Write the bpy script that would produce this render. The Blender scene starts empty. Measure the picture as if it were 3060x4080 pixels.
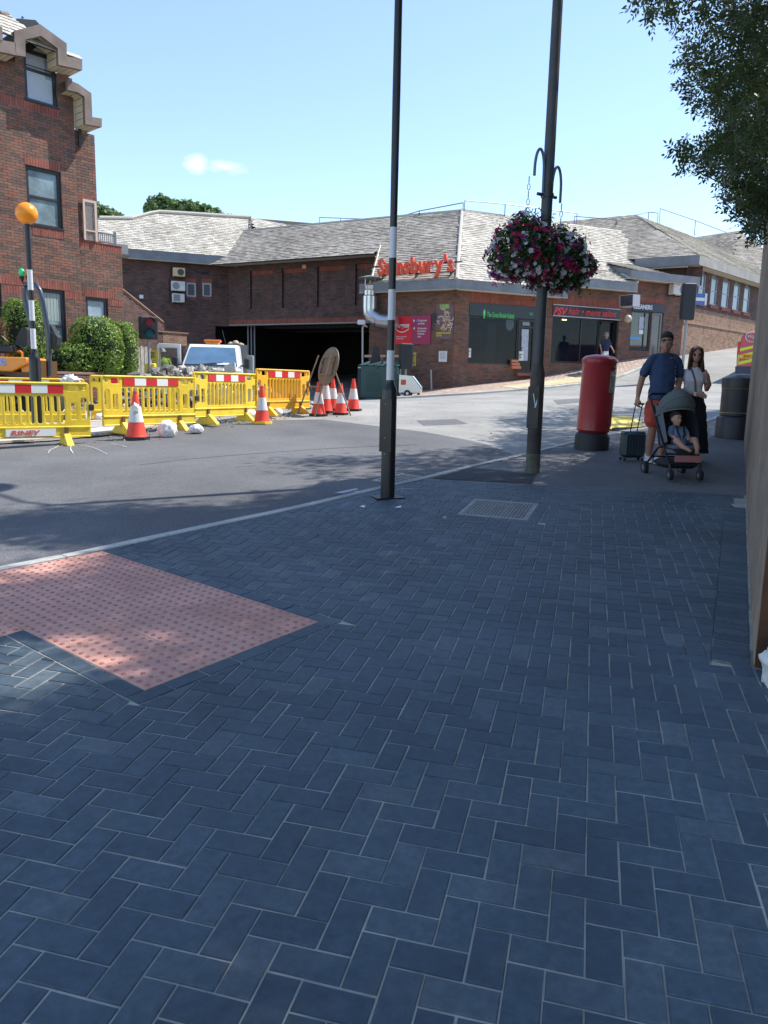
import bpy, bmesh, math, random
import numpy as np
from mathutils import Matrix, Vector, noise
from math import sin, cos, pi, radians, sqrt, atan2, tan
random.seed(7); RN = np.random.RandomState(7)
sc = bpy.context.scene
COL = sc.collection
# ------------------------------------------------------------------ camera, light, exposure
CAMH = 1.664
CW = np.array([[0.99976693, 0.02158909, 0.0], [0.00358184, -0.16587118, 0.98614092], [0.02128989, -0.98591108, -0.16590985]])
cd = bpy.data.cameras.new('camera'); cam = bpy.data.objects.new('camera', cd); COL.objects.link(cam)
cd.sensor_fit = 'VERTICAL'; cd.sensor_height = 36.0; cd.sensor_width = 27.0; cd.lens = 36 * 3040 / 4080
cd.clip_start = 0.05; cd.clip_end = 3000
M = Matrix.Identity(4)
for i in range(3):
    M[i][0] = CW[i][0]; M[i][1] = -CW[i][1]; M[i][2] = -CW[i][2]
M[2][3] = CAMH
cam.matrix_world = M
sc.camera = cam
SUN_H = Vector((0.93, 0.37, 0)).normalized(); SUN_EL = radians(53)
SUN = Vector((SUN_H.x * cos(SUN_EL), SUN_H.y * cos(SUN_EL), sin(SUN_EL)))
wd = bpy.data.worlds.new("World"); sc.world = wd; wd.use_nodes = True
nt = wd.node_tree; nt.nodes.clear()
wo = nt.nodes.new('ShaderNodeOutputWorld'); bg = nt.nodes.new('ShaderNodeBackground'); sky = nt.nodes.new('ShaderNodeTexSky')
sky.sky_type = 'NISHITA'; sky.sun_disc = False; sky.sun_elevation = SUN_EL; sky.sun_rotation = atan2(SUN_H.x, SUN_H.y)
sky.altitude = 50; sky.air_density = 1.0; sky.dust_density = 0.0; sky.ozone_density = 2.2
SKY_STRENGTH = 0.15
bg.inputs[1].default_value = SKY_STRENGTH
# one small fair-weather cloud low over the roofs
tc = nt.nodes.new('ShaderNodeTexCoord'); mp = nt.nodes.new('ShaderNodeMapping'); nz = nt.nodes.new('ShaderNodeTexNoise')
nz.inputs['Scale'].default_value = 26; nz.inputs['Detail'].default_value = 6; nz.inputs['Roughness'].default_value = .55
nt.links.new(tc.outputs['Generated'], mp.inputs[0]); mp.inputs['Scale'].default_value = (1, 1, 2.6)
nt.links.new(mp.outputs[0], nz.inputs[0])
def cloudmask(d, r0, r1, sx=1.0):
    dd = Vector(d).normalized()
    s = nt.nodes.new('ShaderNodeVectorMath'); s.operation = 'SUBTRACT'; s.inputs[1].default_value = dd
    nt.links.new(tc.outputs['Generated'], s.inputs[0])
    m2 = nt.nodes.new('ShaderNodeVectorMath'); m2.operation = 'MULTIPLY'; m2.inputs[1].default_value = (1 / sx, 1 / sx, 1)
    nt.links.new(s.outputs[0], m2.inputs[0])
    l = nt.nodes.new('ShaderNodeVectorMath'); l.operation = 'LENGTH'; nt.links.new(m2.outputs[0], l.inputs[0])
    mr = nt.nodes.new('ShaderNodeMapRange'); mr.inputs[1].default_value = r1; mr.inputs[2].default_value = r0
    nt.links.new(l.outputs['Value'], mr.inputs[0]); return mr.outputs[0]
D = 1.8445
def ray(px, py):
    v = CW @ np.array([(px * D - 1530) / 3040, (py * D - 2040) / 3040, 1.0]); return v
c1 = cloudmask(ray(424, 352), 0.0, 0.020, 1.25); c2 = cloudmask(ray(492, 363), 0.0, 0.014, 3.0)
ad = nt.nodes.new('ShaderNodeMath'); ad.operation = 'MAXIMUM'; nt.links.new(c1, ad.inputs[0]); nt.links.new(c2, ad.inputs[1])
m3 = nt.nodes.new('ShaderNodeMath'); m3.operation = 'MULTIPLY'; nt.links.new(ad.outputs[0], m3.inputs[0]); nt.links.new(nz.outputs[0], m3.inputs[1])
mr = nt.nodes.new('ShaderNodeMapRange'); mr.inputs[1].default_value = .2; mr.inputs[2].default_value = .62; mr.inputs[4].default_value = .55
nt.links.new(m3.outputs[0], mr.inputs[0])
mx = nt.nodes.new('ShaderNodeMixRGB'); mx.inputs[2].default_value = (7.5, 7.6, 7.7, 1)
SKYMIX = mx
nt.links.new(mr.outputs[0], mx.inputs[0]); nt.links.new(sky.outputs[0], mx.inputs[1]); pm_ = nt.nodes.new('ShaderNodeMixRGB'); pm_.inputs[0].default_value = .12; pm_.inputs[2].default_value = (3.0, 3.5, 4.9, 1); nt.links.new(sky.outputs[0], pm_.inputs[1]); nt.links.new(pm_.outputs[0], mx.inputs[1]); nt.links.new(mx.outputs[0], bg.inputs[0]); nt.links.new(bg.outputs[0], wo.inputs[0])
sl = bpy.data.lights.new('sun', 'SUN'); sl.energy = 3.9; sl.angle = radians(0.55); sl.color = (1.0, .95, .87)
so = bpy.data.objects.new('sun', sl); COL.objects.link(so); so.rotation_euler = SUN.to_track_quat('Z', 'Y').to_euler(); so.location = (20, 8, 30)
sc.view_settings.view_transform = 'Standard'; sc.view_settings.look = 'None'; sc.view_settings.gamma = 1
sc.view_settings.use_curve_mapping = False
sc.view_settings.exposure = 0.9
sc.render.engine = 'CYCLES'
try:
    sc.cycles.max_bounces = 6; sc.cycles.diffuse_bounces = 3; sc.cycles.glossy_bounces = 3; sc.cycles.transparent_max_bounces = 8
    sc.cycles.caustics_reflective = False; sc.cycles.caustics_refractive = False
except Exception: pass

# ------------------------------------------------------------------ ground height
def _base(x, y):
    y = np.asarray(y, float); x = np.asarray(x, float)
    yy = np.where(y < 17, y, 17 + 4.0 * (1 - np.exp(-(np.maximum(y, 17) - 17) / 4.0)))
    return 0.01095 * np.clip(x, -30, 30) + 0.0569 * np.clip(yy, -12, 30)
def at(px, py, Y):
    v = ray(px, py); t = Y / v[1]; return Vector((v[0] * t, Y, CAMH + v[2] * t))
_cp = [(976, 839.6, 31.4), (880, 855, 30), (820, 856, 33), (700, 856, 36), (1185, 809, 34), (1332, 780, 35.3), (1468, 766, 36.8),
       (1071, 846, 28.4), (1172, 838, 29.3), (1253, 829, 30.4), (1335, 815, 31.8), (1593, 765, 50), (1595, 747, 43.5), (560, 865, 34), (1000, 856, 25.5)]
_pts = [tuple(at(*c)) for c in _cp]
_pts += [(-9, 23, 1.0), (-6, 26, .98), (-12, 36, .95), (-16, 30, 1.0), (30, 62, 5.0), (60, 90, 7.5), (-60, 60, 1.0), (0, 120, 4), (120, 40, 6), (-200, 0, 0), (14, 30, 2.05), (22, 36, 3.3)]
for xx in (-14, -5, 0, 4, 9):
    for yy in (-12, 0, 8, 16): _pts.append((xx, yy, float(_base(xx, yy))))
for xx, yy in ((-4, 19), (0, 20), (4, 21)): _pts.append((xx, yy, 0.01095 * xx + .0569 * yy * (1 if xx > -2 else .97)))
_P = np.array(_pts); _R = _P[:, 2] - _base(_P[:, 0], _P[:, 1])
def _k(a, b): return np.sqrt(((a[:, None, :] - b[None, :, :]) ** 2).sum(-1) + 4.0)
_w = np.linalg.solve(_k(_P[:, :2], _P[:, :2]) + 1e-3 * np.eye(len(_P)), _R)
def G(x, y):
    x = np.atleast_1d(np.asarray(x, float)); y = np.atleast_1d(np.asarray(y, float))
    q = np.c_[np.clip(x.ravel(), -200, 200), np.clip(y.ravel(), -40, 200)]
    r = (_k(q, _P[:, :2]) @ _w).reshape(x.shape)
    f = np.clip((y - 15) / 3.0, 0, 1)
    return _base(x, y) + r * f
def g(x, y): return float(G(x, y)[0])
def gnd(px, py):
    v = ray(px, py); t = .5
    lo, hi = .3, 400.0
    ts = np.geomspace(lo, hi, 1500); zz = CAMH + v[2] * ts - G(v[0] * ts, v[1] * ts)
    k = np.argmax(zz < 0) if (zz < 0).any() else len(ts) - 1
    if k > 0: a, b = ts[k - 1], ts[k]; za, zb = zz[k - 1], zz[k]; t = a + (b - a) * za / (za - zb) if za != zb else b
    else: t = lo
    x, y = v[0] * t, v[1] * t
    return Vector((x, y, g(x, y)))
def proj(p):
    q = CW.T @ (np.array(p) - np.array([0, 0, CAMH]))
    return ((q[0] / q[2] * 3040 + 1530) / D, (q[1] / q[2] * 3040 + 2040) / D, q[2])

# ------------------------------------------------------------------ object helpers
WMX = {}
def tag(o, label=None, cat=None, group=None, kind=None):
    if label: o['label'] = label
    if cat: o['category'] = cat
    if group: o['group'] = group
    if kind: o['kind'] = kind
    return o
def thing(name, label, cat, loc=(0, 0, 0), rz=0.0, group=None, rot=None):
    o = bpy.data.objects.new(name, None); COL.objects.link(o); o.empty_display_size = .2
    o.location = loc; o.rotation_euler = rot if rot else (0, 0, rz)
    from mathutils import Euler
    WMX[o.name] = Matrix.Translation(Vector(loc)) @ Euler(o.rotation_euler).to_matrix().to_4x4()
    return tag(o, label, cat, group)
def link(name, me, parent=None, world=False, kind=None, label=None):
    o = bpy.data.objects.new(name, me); COL.objects.link(o)
    if parent is not None:
        o.parent = parent
        if world: o.matrix_parent_inverse = WMX.get(parent.name, Matrix.Identity(4)).inverted()
    if world or parent is None: WMX[o.name] = Matrix.Identity(4)
    else: WMX[o.name] = WMX.get(parent.name, Matrix.Identity(4))
    if kind: o['kind'] = kind
    if label: o['label'] = label
    return o
def frame(dx, dz=(0, 0, 1)):
    x = Vector(dx).normalized(); z = Vector(dz).normalized(); y = z.cross(x).normalized(); z = x.cross(y)
    m = Matrix.Identity(4)
    for i in range(3): m[i][0] = x[i]; m[i][1] = y[i]; m[i][2] = z[i]
    return m
class MB:
    def __init__(s): s.v = []; s.f = []; s.m = []; s.T = None; s.mi = 0
    def add(s, vs, fs):
        n = len(s.v)
        if s.T is not None: vs = [s.T @ Vector(p) for p in vs]
        s.v += [tuple(p) for p in vs]; s.f += [tuple(i + n for i in f) for f in fs]; s.m += [s.mi] * len(fs)
    def box(s, a, b, nobottom=False):
        x0, y0, z0 = a; x1, y1, z1 = b
        vs = [(x0, y0, z0), (x1, y0, z0), (x1, y1, z0), (x0, y1, z0), (x0, y0, z1), (x1, y0, z1), (x1, y1, z1), (x0, y1, z1)]
        fs = [(4, 5, 6, 7), (0, 1, 5, 4), (1, 2, 6, 5), (2, 3, 7, 6), (3, 0, 4, 7)] + ([] if nobottom else [(3, 2, 1, 0)])
        s.add(vs, fs)
    def bbox(s, a, b, c=.01):
        # chamfered box
        x0, y0, z0 = a; x1, y1, z1 = b; c = min(c, (x1 - x0) / 2.1, (y1 - y0) / 2.1, (z1 - z0) / 2.1)
        vs = []
        for (z, i) in ((z0, c), (z0 + c, 0), (z1 - c, 0), (z1, c)):
            for (x, y) in ((x0 + i + c, y0 + i), (x1 - i - c, y0 + i), (x1 - i, y0 + i + c), (x1 - i, y1 - i - c), (x1 - i - c, y1 - i), (x0 + i + c, y1 - i), (x0 + i, y1 - i - c), (x0 + i, y0 + i + c)):
                vs.append((x, y, z))
        fs = [tuple(reversed(range(8))), tuple(range(24, 32))]
        for r in range(3):
            for k in range(8): k2 = (k + 1) % 8; fs.append((r * 8 + k, r * 8 + k2, r * 8 + 8 + k2, r * 8 + 8 + k))
        s.add(vs, fs)
    def prism(s, poly, h0, h1, axis='z'):
        n = len(poly)
        def P(a, b, h): return (a, b, h) if axis == 'z' else ((a, h, b) if axis == 'y' else (h, a, b))
        vs = [P(a, b, h0) for a, b in poly] + [P(a, b, h1) for a, b in poly]
        fs = [tuple(reversed(range(n))), tuple(range(n, 2 * n))] + [(i, (i + 1) % n, n + (i + 1) % n, n + i) for i in range(n)]
        s.add(vs, fs)
    def tube(s, pts, r, n=10, caps=True):
        pts = [Vector(p) for p in pts]; k = len(pts)
        rs = r if isinstance(r, (list, tuple)) else [r] * k
        vs = []; up = None
        for i, p in enumerate(pts):
            d = (pts[min(i + 1, k - 1)] - pts[max(i - 1, 0)])
            if d.length < 1e-9: d = Vector((0, 0, 1))
            d.normalize()
            if up is None: up = Vector((0, 0, 1)) if abs(d.z) < .9 else Vector((1, 0, 0))
            a = d.cross(up); a.normalize(); b = a.cross(d); up = b
            for j in range(n):
                t = 2 * pi * j / n; vs.append(p + (a * cos(t) + b * sin(t)) * rs[i])
        fs = []
        for i in range(k - 1):
            for j in range(n): j2 = (j + 1) % n; fs.append((i * n + j, i * n + j2, (i + 1) * n + j2, (i + 1) * n + j))
        if caps: fs += [tuple(range(n)), tuple(reversed(range((k - 1) * n, k * n)))]
        s.add(vs, fs)
    def rings(s, rr, n=20, caps=True):
        # rr: list of (cx,cy,cz,rx,ry[,tiltx])
        vs = []
        for q in rr:
            cx, cy, cz, rx, ry = q[:5]; tl = q[5] if len(q) > 5 else 0
            for j in range(n):
                t = 2 * pi * j / n; vs.append((cx + rx * cos(t), cy + ry * sin(t), cz + tl * sin(t)))
        k = len(rr); fs = []
        for i in range(k - 1):
            for j in range(n): j2 = (j + 1) % n; fs.append((i * n + j, i * n + j2, (i + 1) * n + j2, (i + 1) * n + j))
        if caps: fs += [tuple(reversed(range(n))), tuple(range((k - 1) * n, k * n))]
        s.add(vs, fs)
    def lathe(s, prof, n=24, c=(0, 0), caps=True): s.rings([(c[0], c[1], z, r, r) for r, z in prof], n, caps)
    def ball(s, c, r, n=12, m=8):
        r = r if isinstance(r, (tuple, list)) else (r, r, r); rr = []
        for i in range(m + 1):
            t = -pi / 2 + pi * i / m; q = max(cos(t), .02); rr.append((c[0], c[1], c[2] + r[2] * sin(t), r[0] * q, r[1] * q))
        s.rings(rr, n)
    def quad(s, a, b, c, d): s.add([a, b, c, d], [(0, 1, 2, 3)])
    def mesh(s, name, mats, smooth=False):
        me = bpy.data.meshes.new(name); me.from_pydata(s.v, [], s.f)
        for m in (mats if isinstance(mats, (list, tuple)) else [mats]): me.materials.append(m)
        if any(s.m): me.polygons.foreach_set('material_index', s.m)
        if smooth:
            me.polygons.foreach_set('use_smooth', [True] * len(me.polygons))
            try: me.set_sharp_from_angle(angle=radians(38))
            except Exception: pass
        me.update(); return me
    def build(s, name, mats, parent=None, world=False, smooth=False, kind=None, label=None):
        return link(name, s.mesh(name, mats, smooth), parent, world, kind, label)
def copy_tree(o, parent=None):
    c = o.copy(); COL.objects.link(c)
    if parent is not None: c.parent = parent; c.matrix_parent_inverse = o.matrix_parent_inverse.copy()
    for ch in list(o.children): copy_tree(ch, c)
    return c
def place(o, loc, rz, label):
    o.location = loc; o.rotation_euler = (0, 0, rz); o['label'] = label

# ------------------------------------------------------------------ materials
MATS = {}
def nodes(m):
    return m.node_tree.nodes, m.node_tree.links
def mat(name, col, rough=.6, metal=0.0, var=0.0, vscale=3.0, bump=0.0, bscale=60.0, spec=.5, randv=0.0, col2=None, coat=0, detail=5.0, emit=None):
    if name in MATS: return MATS[name]
    m = bpy.data.materials.new(name); m.use_nodes = True; N, L = nodes(m); b = N['Principled BSDF']
    b.inputs['Roughness'].default_value = rough; b.inputs['Metallic'].default_value = metal
    b.inputs['Specular IOR Level'].default_value = spec
    if coat: b.inputs['Coat Weight'].default_value = coat; b.inputs['Coat Roughness'].default_value = .08
    c = tuple(col) + (1,); src = None
    if var or col2:
        t = N.new('ShaderNodeTexCoord'); n = N.new('ShaderNodeTexNoise'); n.inputs['Scale'].default_value = vscale; n.inputs['Detail'].default_value = detail
        n.inputs['Roughness'].default_value = .62
        L.new(t.outputs['Object'], n.inputs[0]); r = N.new('ShaderNodeValToRGB'); L.new(n.outputs[0], r.inputs[0])
        r.color_ramp.elements[0].position = .32; r.color_ramp.elements[1].position = .68
        if col2: r.color_ramp.elements[0].color = c; r.color_ramp.elements[1].color = tuple(col2) + (1,)
        else:
            r.color_ramp.elements[0].color = tuple(max(0, x * (1 - var)) for x in col) + (1,); r.color_ramp.elements[1].color = tuple(min(1, x * (1 + var)) for x in col) + (1,)
        src = r.outputs[0]
    if randv:
        h = N.new('ShaderNodeHueSaturation'); h.inputs['Color'].default_value = c
        if src: L.new(src, h.inputs['Color'])
        rr = rnd_node(m); mr_ = N.new('ShaderNodeMapRange'); mr_.inputs[3].default_value = 1 - randv; mr_.inputs[4].default_value = 1 + randv
        L.new(rr, mr_.inputs[0]); L.new(mr_.outputs[0], h.inputs['Value']); src = h.outputs[0]
    if src: L.new(src, b.inputs['Base Color'])
    else: b.inputs['Base Color'].default_value = c
    if bump:
        t2 = N.new('ShaderNodeTexCoord'); n2 = N.new('ShaderNodeTexNoise'); n2.inputs['Scale'].default_value = bscale; n2.inputs['Detail'].default_value = 4
        L.new(t2.outputs['Object'], n2.inputs[0]); bp = N.new('ShaderNodeBump'); bp.inputs['Strength'].default_value = bump; bp.inputs['Distance'].default_value = .01
        L.new(n2.outputs[0], bp.inputs['Height']); L.new(bp.outputs[0], b.inputs['Normal'])
    if emit: b.inputs['Emission Color'].default_value = tuple(emit[0]) + (1,); b.inputs['Emission Strength'].default_value = emit[1]
    MATS[name] = m; return m
def rnd_node(m):
    N, L = nodes(m)
    ge = N.new('ShaderNodeNewGeometry'); oi = N.new('ShaderNodeObjectInfo'); a = N.new('ShaderNodeMath'); a.operation = 'ADD'
    L.new(ge.outputs['Random Per Island'], a.inputs[0]); L.new(oi.outputs['Random'], a.inputs[1])
    f = N.new('ShaderNodeMath'); f.operation = 'FRACT'; L.new(a.outputs[0], f.inputs[0]); return f.outputs[0]
def ramp_mat(name, stops, rough=.85, noise_amt=.25, nscale=2.0, bump=.4, bscale=90, fine=14.0, spec=.3, patch=0.0, pscale=.5):
    """piece-wise random colour (per brick / tile / paver) with grain"""
    if name in MATS: return MATS[name]
    m = bpy.data.materials.new(name); m.use_nodes = True; N, L = nodes(m); b = N['Principled BSDF']
    b.inputs['Roughness'].default_value = rough; b.inputs['Specular IOR Level'].default_value = spec
    rr = rnd_node(m); t = N.new('ShaderNodeTexCoord')
    geo = N.new('ShaderNodeNewGeometry')
    n0 = N.new('ShaderNodeTexNoise'); n0.inputs['Scale'].default_value = pscale; n0.inputs['Detail'].default_value = 3; L.new(geo.outputs['Position'], n0.inputs[0])
    ma = N.new('ShaderNodeMath'); ma.operation = 'MULTIPLY_ADD'; ma.inputs[1].default_value = patch * 2; L.new(n0.outputs[0], ma.inputs[0])
    sub = N.new('ShaderNodeMath'); sub.operation = 'SUBTRACT'; sub.inputs[1].default_value = patch; L.new(rr, sub.inputs[0]); L.new(sub.outputs[0], ma.inputs[2])
    r = N.new('ShaderNodeValToRGB'); r.color_ramp.interpolation = 'LINEAR'; L.new(ma.outputs[0], r.inputs[0])
    els = r.color_ramp.elements
    while len(els) < len(stops): els.new(.5)
    for e, (p, c) in zip(els, stops): e.position = p; e.color = tuple(c) + (1,)
    n = N.new('ShaderNodeTexNoise'); n.inputs['Scale'].default_value = fine; n.inputs['Detail'].default_value = 6; n.inputs['Roughness'].default_value = .7
    L.new(geo.outputs['Position'], n.inputs[0])
    mr_ = N.new('ShaderNodeMapRange'); mr_.inputs[1].default_value = .3; mr_.inputs[2].default_value = .7
    mr_.inputs[3].default_value = 1 - noise_amt; mr_.inputs[4].default_value = 1 + noise_amt; L.new(n.outputs[0], mr_.inputs[0])
    n3 = N.new('ShaderNodeTexNoise'); n3.inputs['Scale'].default_value = nscale; n3.inputs['Detail'].default_value = 4; L.new(geo.outputs['Position'], n3.inputs[0])
    mr3 = N.new('ShaderNodeMapRange'); mr3.inputs[1].default_value = .3; mr3.inputs[2].default_value = .7; mr3.inputs[3].default_value = 1 - noise_amt * .7; mr3.inputs[4].default_value = 1 + noise_amt * .7
    L.new(n3.outputs[0], mr3.inputs[0]); mu = N.new('ShaderNodeMath'); mu.operation = 'MULTIPLY'; L.new(mr_.outputs[0], mu.inputs[0]); L.new(mr3.outputs[0], mu.inputs[1])
    h = N.new('ShaderNodeHueSaturation'); L.new(r.outputs[0], h.inputs['Color']); L.new(mu.outputs[0], h.inputs['Value']); L.new(h.outputs[0], b.inputs['Base Color'])
    if bump:
        n2 = N.new('ShaderNodeTexNoise'); n2.inputs['Scale'].default_value = bscale; n2.inputs['Detail'].default_value = 4
        L.new(geo.outputs['Position'], n2.inputs[0]); bp = N.new('ShaderNodeBump'); bp.inputs['Strength'].default_value = bump; bp.inputs['Distance'].default_value = .006
        L.new(n2.outputs[0], bp.inputs['Height']); L.new(bp.outputs[0], b.inputs['Normal'])
    MATS[name] = m; return m
BRICK = ramp_mat('brick', [(0, (.11, .080, .068)), (.28, (.16, .100, .079)), (.5, (.19, .110, .083)), (.72, (.225, .115, .082)), (.9, (.255, .10, .07)), (1, (.14, .095, .08))], patch=.25, fine=30, pscale=.8)
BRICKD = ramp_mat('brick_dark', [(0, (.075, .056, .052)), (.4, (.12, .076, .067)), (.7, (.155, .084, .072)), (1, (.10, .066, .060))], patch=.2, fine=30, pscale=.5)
REDBRICK = ramp_mat('brick_red', [(0, (.24, .085, .065)), (.5, (.30, .105, .075)), (1, (.22, .075, .058))], fine=30)
BUFFLITBRICK = ramp_mat('brick_buff_lit', [(0, (.26, .17, .115)), (.5, (.33, .21, .145)), (1, (.22, .12, .085))], fine=30)
MORTAR = mat('mortar', (.13, .105, .085), .95, var=.3, vscale=6)
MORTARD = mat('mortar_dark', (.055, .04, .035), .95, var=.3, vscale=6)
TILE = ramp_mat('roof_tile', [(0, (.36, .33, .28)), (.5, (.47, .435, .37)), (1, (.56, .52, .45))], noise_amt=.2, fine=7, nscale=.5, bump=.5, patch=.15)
TILE_SHADED = ramp_mat('roof_tile_grey_shaded', [(0, (.26, .23, .195)), (.5, (.35, .315, .27)), (1, (.43, .39, .335))], noise_amt=.22, fine=7, nscale=.5, bump=.5, patch=.15)  # darker copy of the roof tile, puts the left slopes' shade into the colour
TILEBASE = mat('roof_underlay', (.07, .062, .055), .95)
PAVER = ramp_mat('paver_charcoal', [(0, (.037, .060, .082)), (.45, (.047, .073, .096)), (.8, (.057, .085, .107)), (1, (.078, .104, .122))], rough=.6, noise_amt=.3, fine=26, nscale=1.3, bump=.35, bscale=320, spec=.5, patch=.2, pscale=.7)
SAND = mat('joint_sand', (.42, .40, .34), .95, var=.3, vscale=5, bump=.6, bscale=300)
TACT = ramp_mat('tactile_red', [(0, (.56, .295, .23)), (.5, (.61, .33, .26)), (1, (.66, .365, .29))], rough=.85, noise_amt=.16, fine=25, nscale=3, bump=.3, bscale=400)
KERB = ramp_mat('kerb_concrete', [(0, (.34, .34, .31)), (.5, (.42, .415, .38)), (1, (.48, .47, .43))], noise_amt=.2, fine=40, nscale=2, bump=.4, bscale=250)
def asphalt(name, c, sp, big=.2, blu=1.0):
    m = bpy.data.materials.new(name); m.use_nodes = True; N, L = nodes(m); b = N['Principled BSDF']; b.inputs['Roughness'].default_value = .88; b.inputs['Specular IOR Level'].default_value = .3
    ge = N.new('ShaderNodeNewGeometry')
    n1 = N.new('ShaderNodeTexNoise'); n1.inputs['Scale'].default_value = 95; n1.inputs['Detail'].default_value = 3; L.new(ge.outputs['Position'], n1.inputs[0])
    n2 = N.new('ShaderNodeTexNoise'); n2.inputs['Scale'].default_value = .55; n2.inputs['Detail'].default_value = 6; n2.inputs['Roughness'].default_value = .65; L.new(ge.outputs['Position'], n2.inputs[0])
    v = N.new('ShaderNodeTexVoronoi'); v.inputs['Scale'].default_value = 42; L.new(ge.outputs['Position'], v.inputs[0])
    r1 = N.new('ShaderNodeMapRange'); r1.inputs[1].default_value = .35; r1.inputs[2].default_value = .65; r1.inputs[3].default_value = 1 - sp; r1.inputs[4].default_value = 1 + sp; L.new(n1.outputs[0], r1.inputs[0])
    r2 = N.new('ShaderNodeMapRange'); r2.inputs[1].default_value = .3; r2.inputs[2].default_value = .7; r2.inputs[3].default_value = 1 - big; r2.inputs[4].default_value = 1 + big; L.new(n2.outputs[0], r2.inputs[0])
    r3 = N.new('ShaderNodeMapRange'); r3.inputs[1].default_value = 0; r3.inputs[2].default_value = .12; r3.inputs[3].default_value = 1.35; r3.inputs[4].default_value = 1; L.new(v.outputs['Distance'], r3.inputs[0])
    a = N.new('ShaderNodeMath'); a.operation = 'MULTIPLY'; L.new(r1.outputs[0], a.inputs[0]); L.new(r2.outputs[0], a.inputs[1])
    a2 = N.new('ShaderNodeMath'); a2.operation = 'MULTIPLY'; L.new(a.outputs[0], a2.inputs[0]); L.new(r3.outputs[0], a2.inputs[1])
    h = N.new('ShaderNodeHueSaturation'); h.inputs['Color'].default_value = tuple(c) + (1,); L.new(a2.outputs[0], h.inputs['Value']); L.new(h.outputs[0], b.inputs['Base Color'])
    bp = N.new('ShaderNodeBump'); bp.inputs['Strength'].default_value = .7; bp.inputs['Distance'].default_value = .008; L.new(n1.outputs[0], bp.inputs['Height']); L.new(bp.outputs[0], b.inputs['Normal'])
    MATS[name] = m; return m
ASPH_NEW = asphalt('asphalt_new', (.125, .127, .133), .38, .24)
ASPH_OLD = asphalt('asphalt_old', (.285, .28, .262), .3, .24)
ASPH_PAV = asphalt('asphalt_pavement', (.15, .152, .155), .4, .3)
ASPH_PATCH = asphalt('asphalt_patch', (.055, .057, .065), .3, .15)
CONC = ramp_mat('concrete_wall', [(0, (.25, .19, .14)), (1, (.29, .225, .165))], noise_amt=.34, fine=5, nscale=.8, bump=.4, bscale=80)
FASCIA = mat('fascia_grey', (.19, .205, .225), .6, var=.18, vscale=1.5)
FASCIAC = mat('fascia_concrete', (.20, .155, .13), .85, var=.25, vscale=2.5, bump=.2, bscale=30)
SOFFIT = mat('soffit_cream', (.62, .53, .36), .7, var=.06, vscale=3)
WHITE = mat('white_paint', (.78, .78, .77), .45)
BLACK = mat('black_paint', (.012, .013, .016), .32)
BLACKM = mat('black_matt', (.02, .021, .024), .6)
DARKFRAME = mat('dark_frame', (.022, .020, .022), .4)
GLASSD = mat('glass_dark', (.008, .014, .024), .04, spec=.25); nodes(GLASSD)[0]['Principled BSDF'].inputs['Alpha'].default_value = .6
GLASSB = mat('glass_frosted', (.30, .38, .42), .25, var=.25, vscale=2.5)
YEL = mat('barrier_yellow', (.80, .57, .04), .5, var=.16, vscale=3.5, detail=9)
YELO = mat('orange_and_shaded_yellow', (.85, .45, .02), .5, var=.07, vscale=4)  # orange yellow; on the last barrier it paints in the shaded panel
RED = mat('reflective_red', (.62, .025, .03), .4)
CONE_R = mat('cone_red', (.80, .06, .035), .5, var=.08, vscale=8)
CONE_W = mat('cone_sleeve', (.70, .69, .68), .4, var=.1, vscale=15)
RUBBER = mat('rubber', (.03, .03, .032), .8, var=.3, vscale=10)
STEEL = mat('galvanised_steel', (.42, .43, .44), .35, .85, var=.15, vscale=8)
PIPEY = mat('gas_pipe_buff', (.55, .38, .25), .5)
SAINS = mat('orange_red_letter', (.80, .09, .03), .3, coat=.3)
def leafmat(name, c1, c2, tr=.35, rough=.5):
    m = bpy.data.materials.new(name); m.use_nodes = True; N, L = nodes(m); b = N['Principled BSDF']; out = N['Material Output']
    b.inputs['Roughness'].default_value = rough; b.inputs['Specular IOR Level'].default_value = .35
    ge = N.new('ShaderNodeNewGeometry'); r = N.new('ShaderNodeValToRGB'); L.new(ge.outputs['Random Per Island'], r.inputs[0])
    r.color_ramp.elements[0].color = tuple(c1) + (1,); r.color_ramp.elements[1].color = tuple(c2) + (1,)
    L.new(r.outputs[0], b.inputs['Base Color']); t = N.new('ShaderNodeBsdfTranslucent'); L.new(r.outputs[0], t.inputs[0])
    mxs = N.new('ShaderNodeMixShader'); mxs.inputs[0].default_value = tr; L.new(b.outputs[0], mxs.inputs[1]); L.new(t.outputs[0], mxs.inputs[2]); L.new(mxs.outputs[0], out.inputs[0])
    MATS[name] = m; return m
LEAF_ASH = leafmat('ash_leaf', (.030, .052, .022), (.062, .095, .026), .3)
LEAF_HEDGE = leafmat('hedge_leaf', (.08, .17, .025), (.32, .45, .09), .25, .4)
LEAF_FAR = leafmat('far_leaf', (.07, .13, .045), (.18, .27, .09), .4)
BARK = mat('bark', (.10, .08, .065), .95, var=.4, vscale=6, bump=.8, bscale=25)

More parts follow.
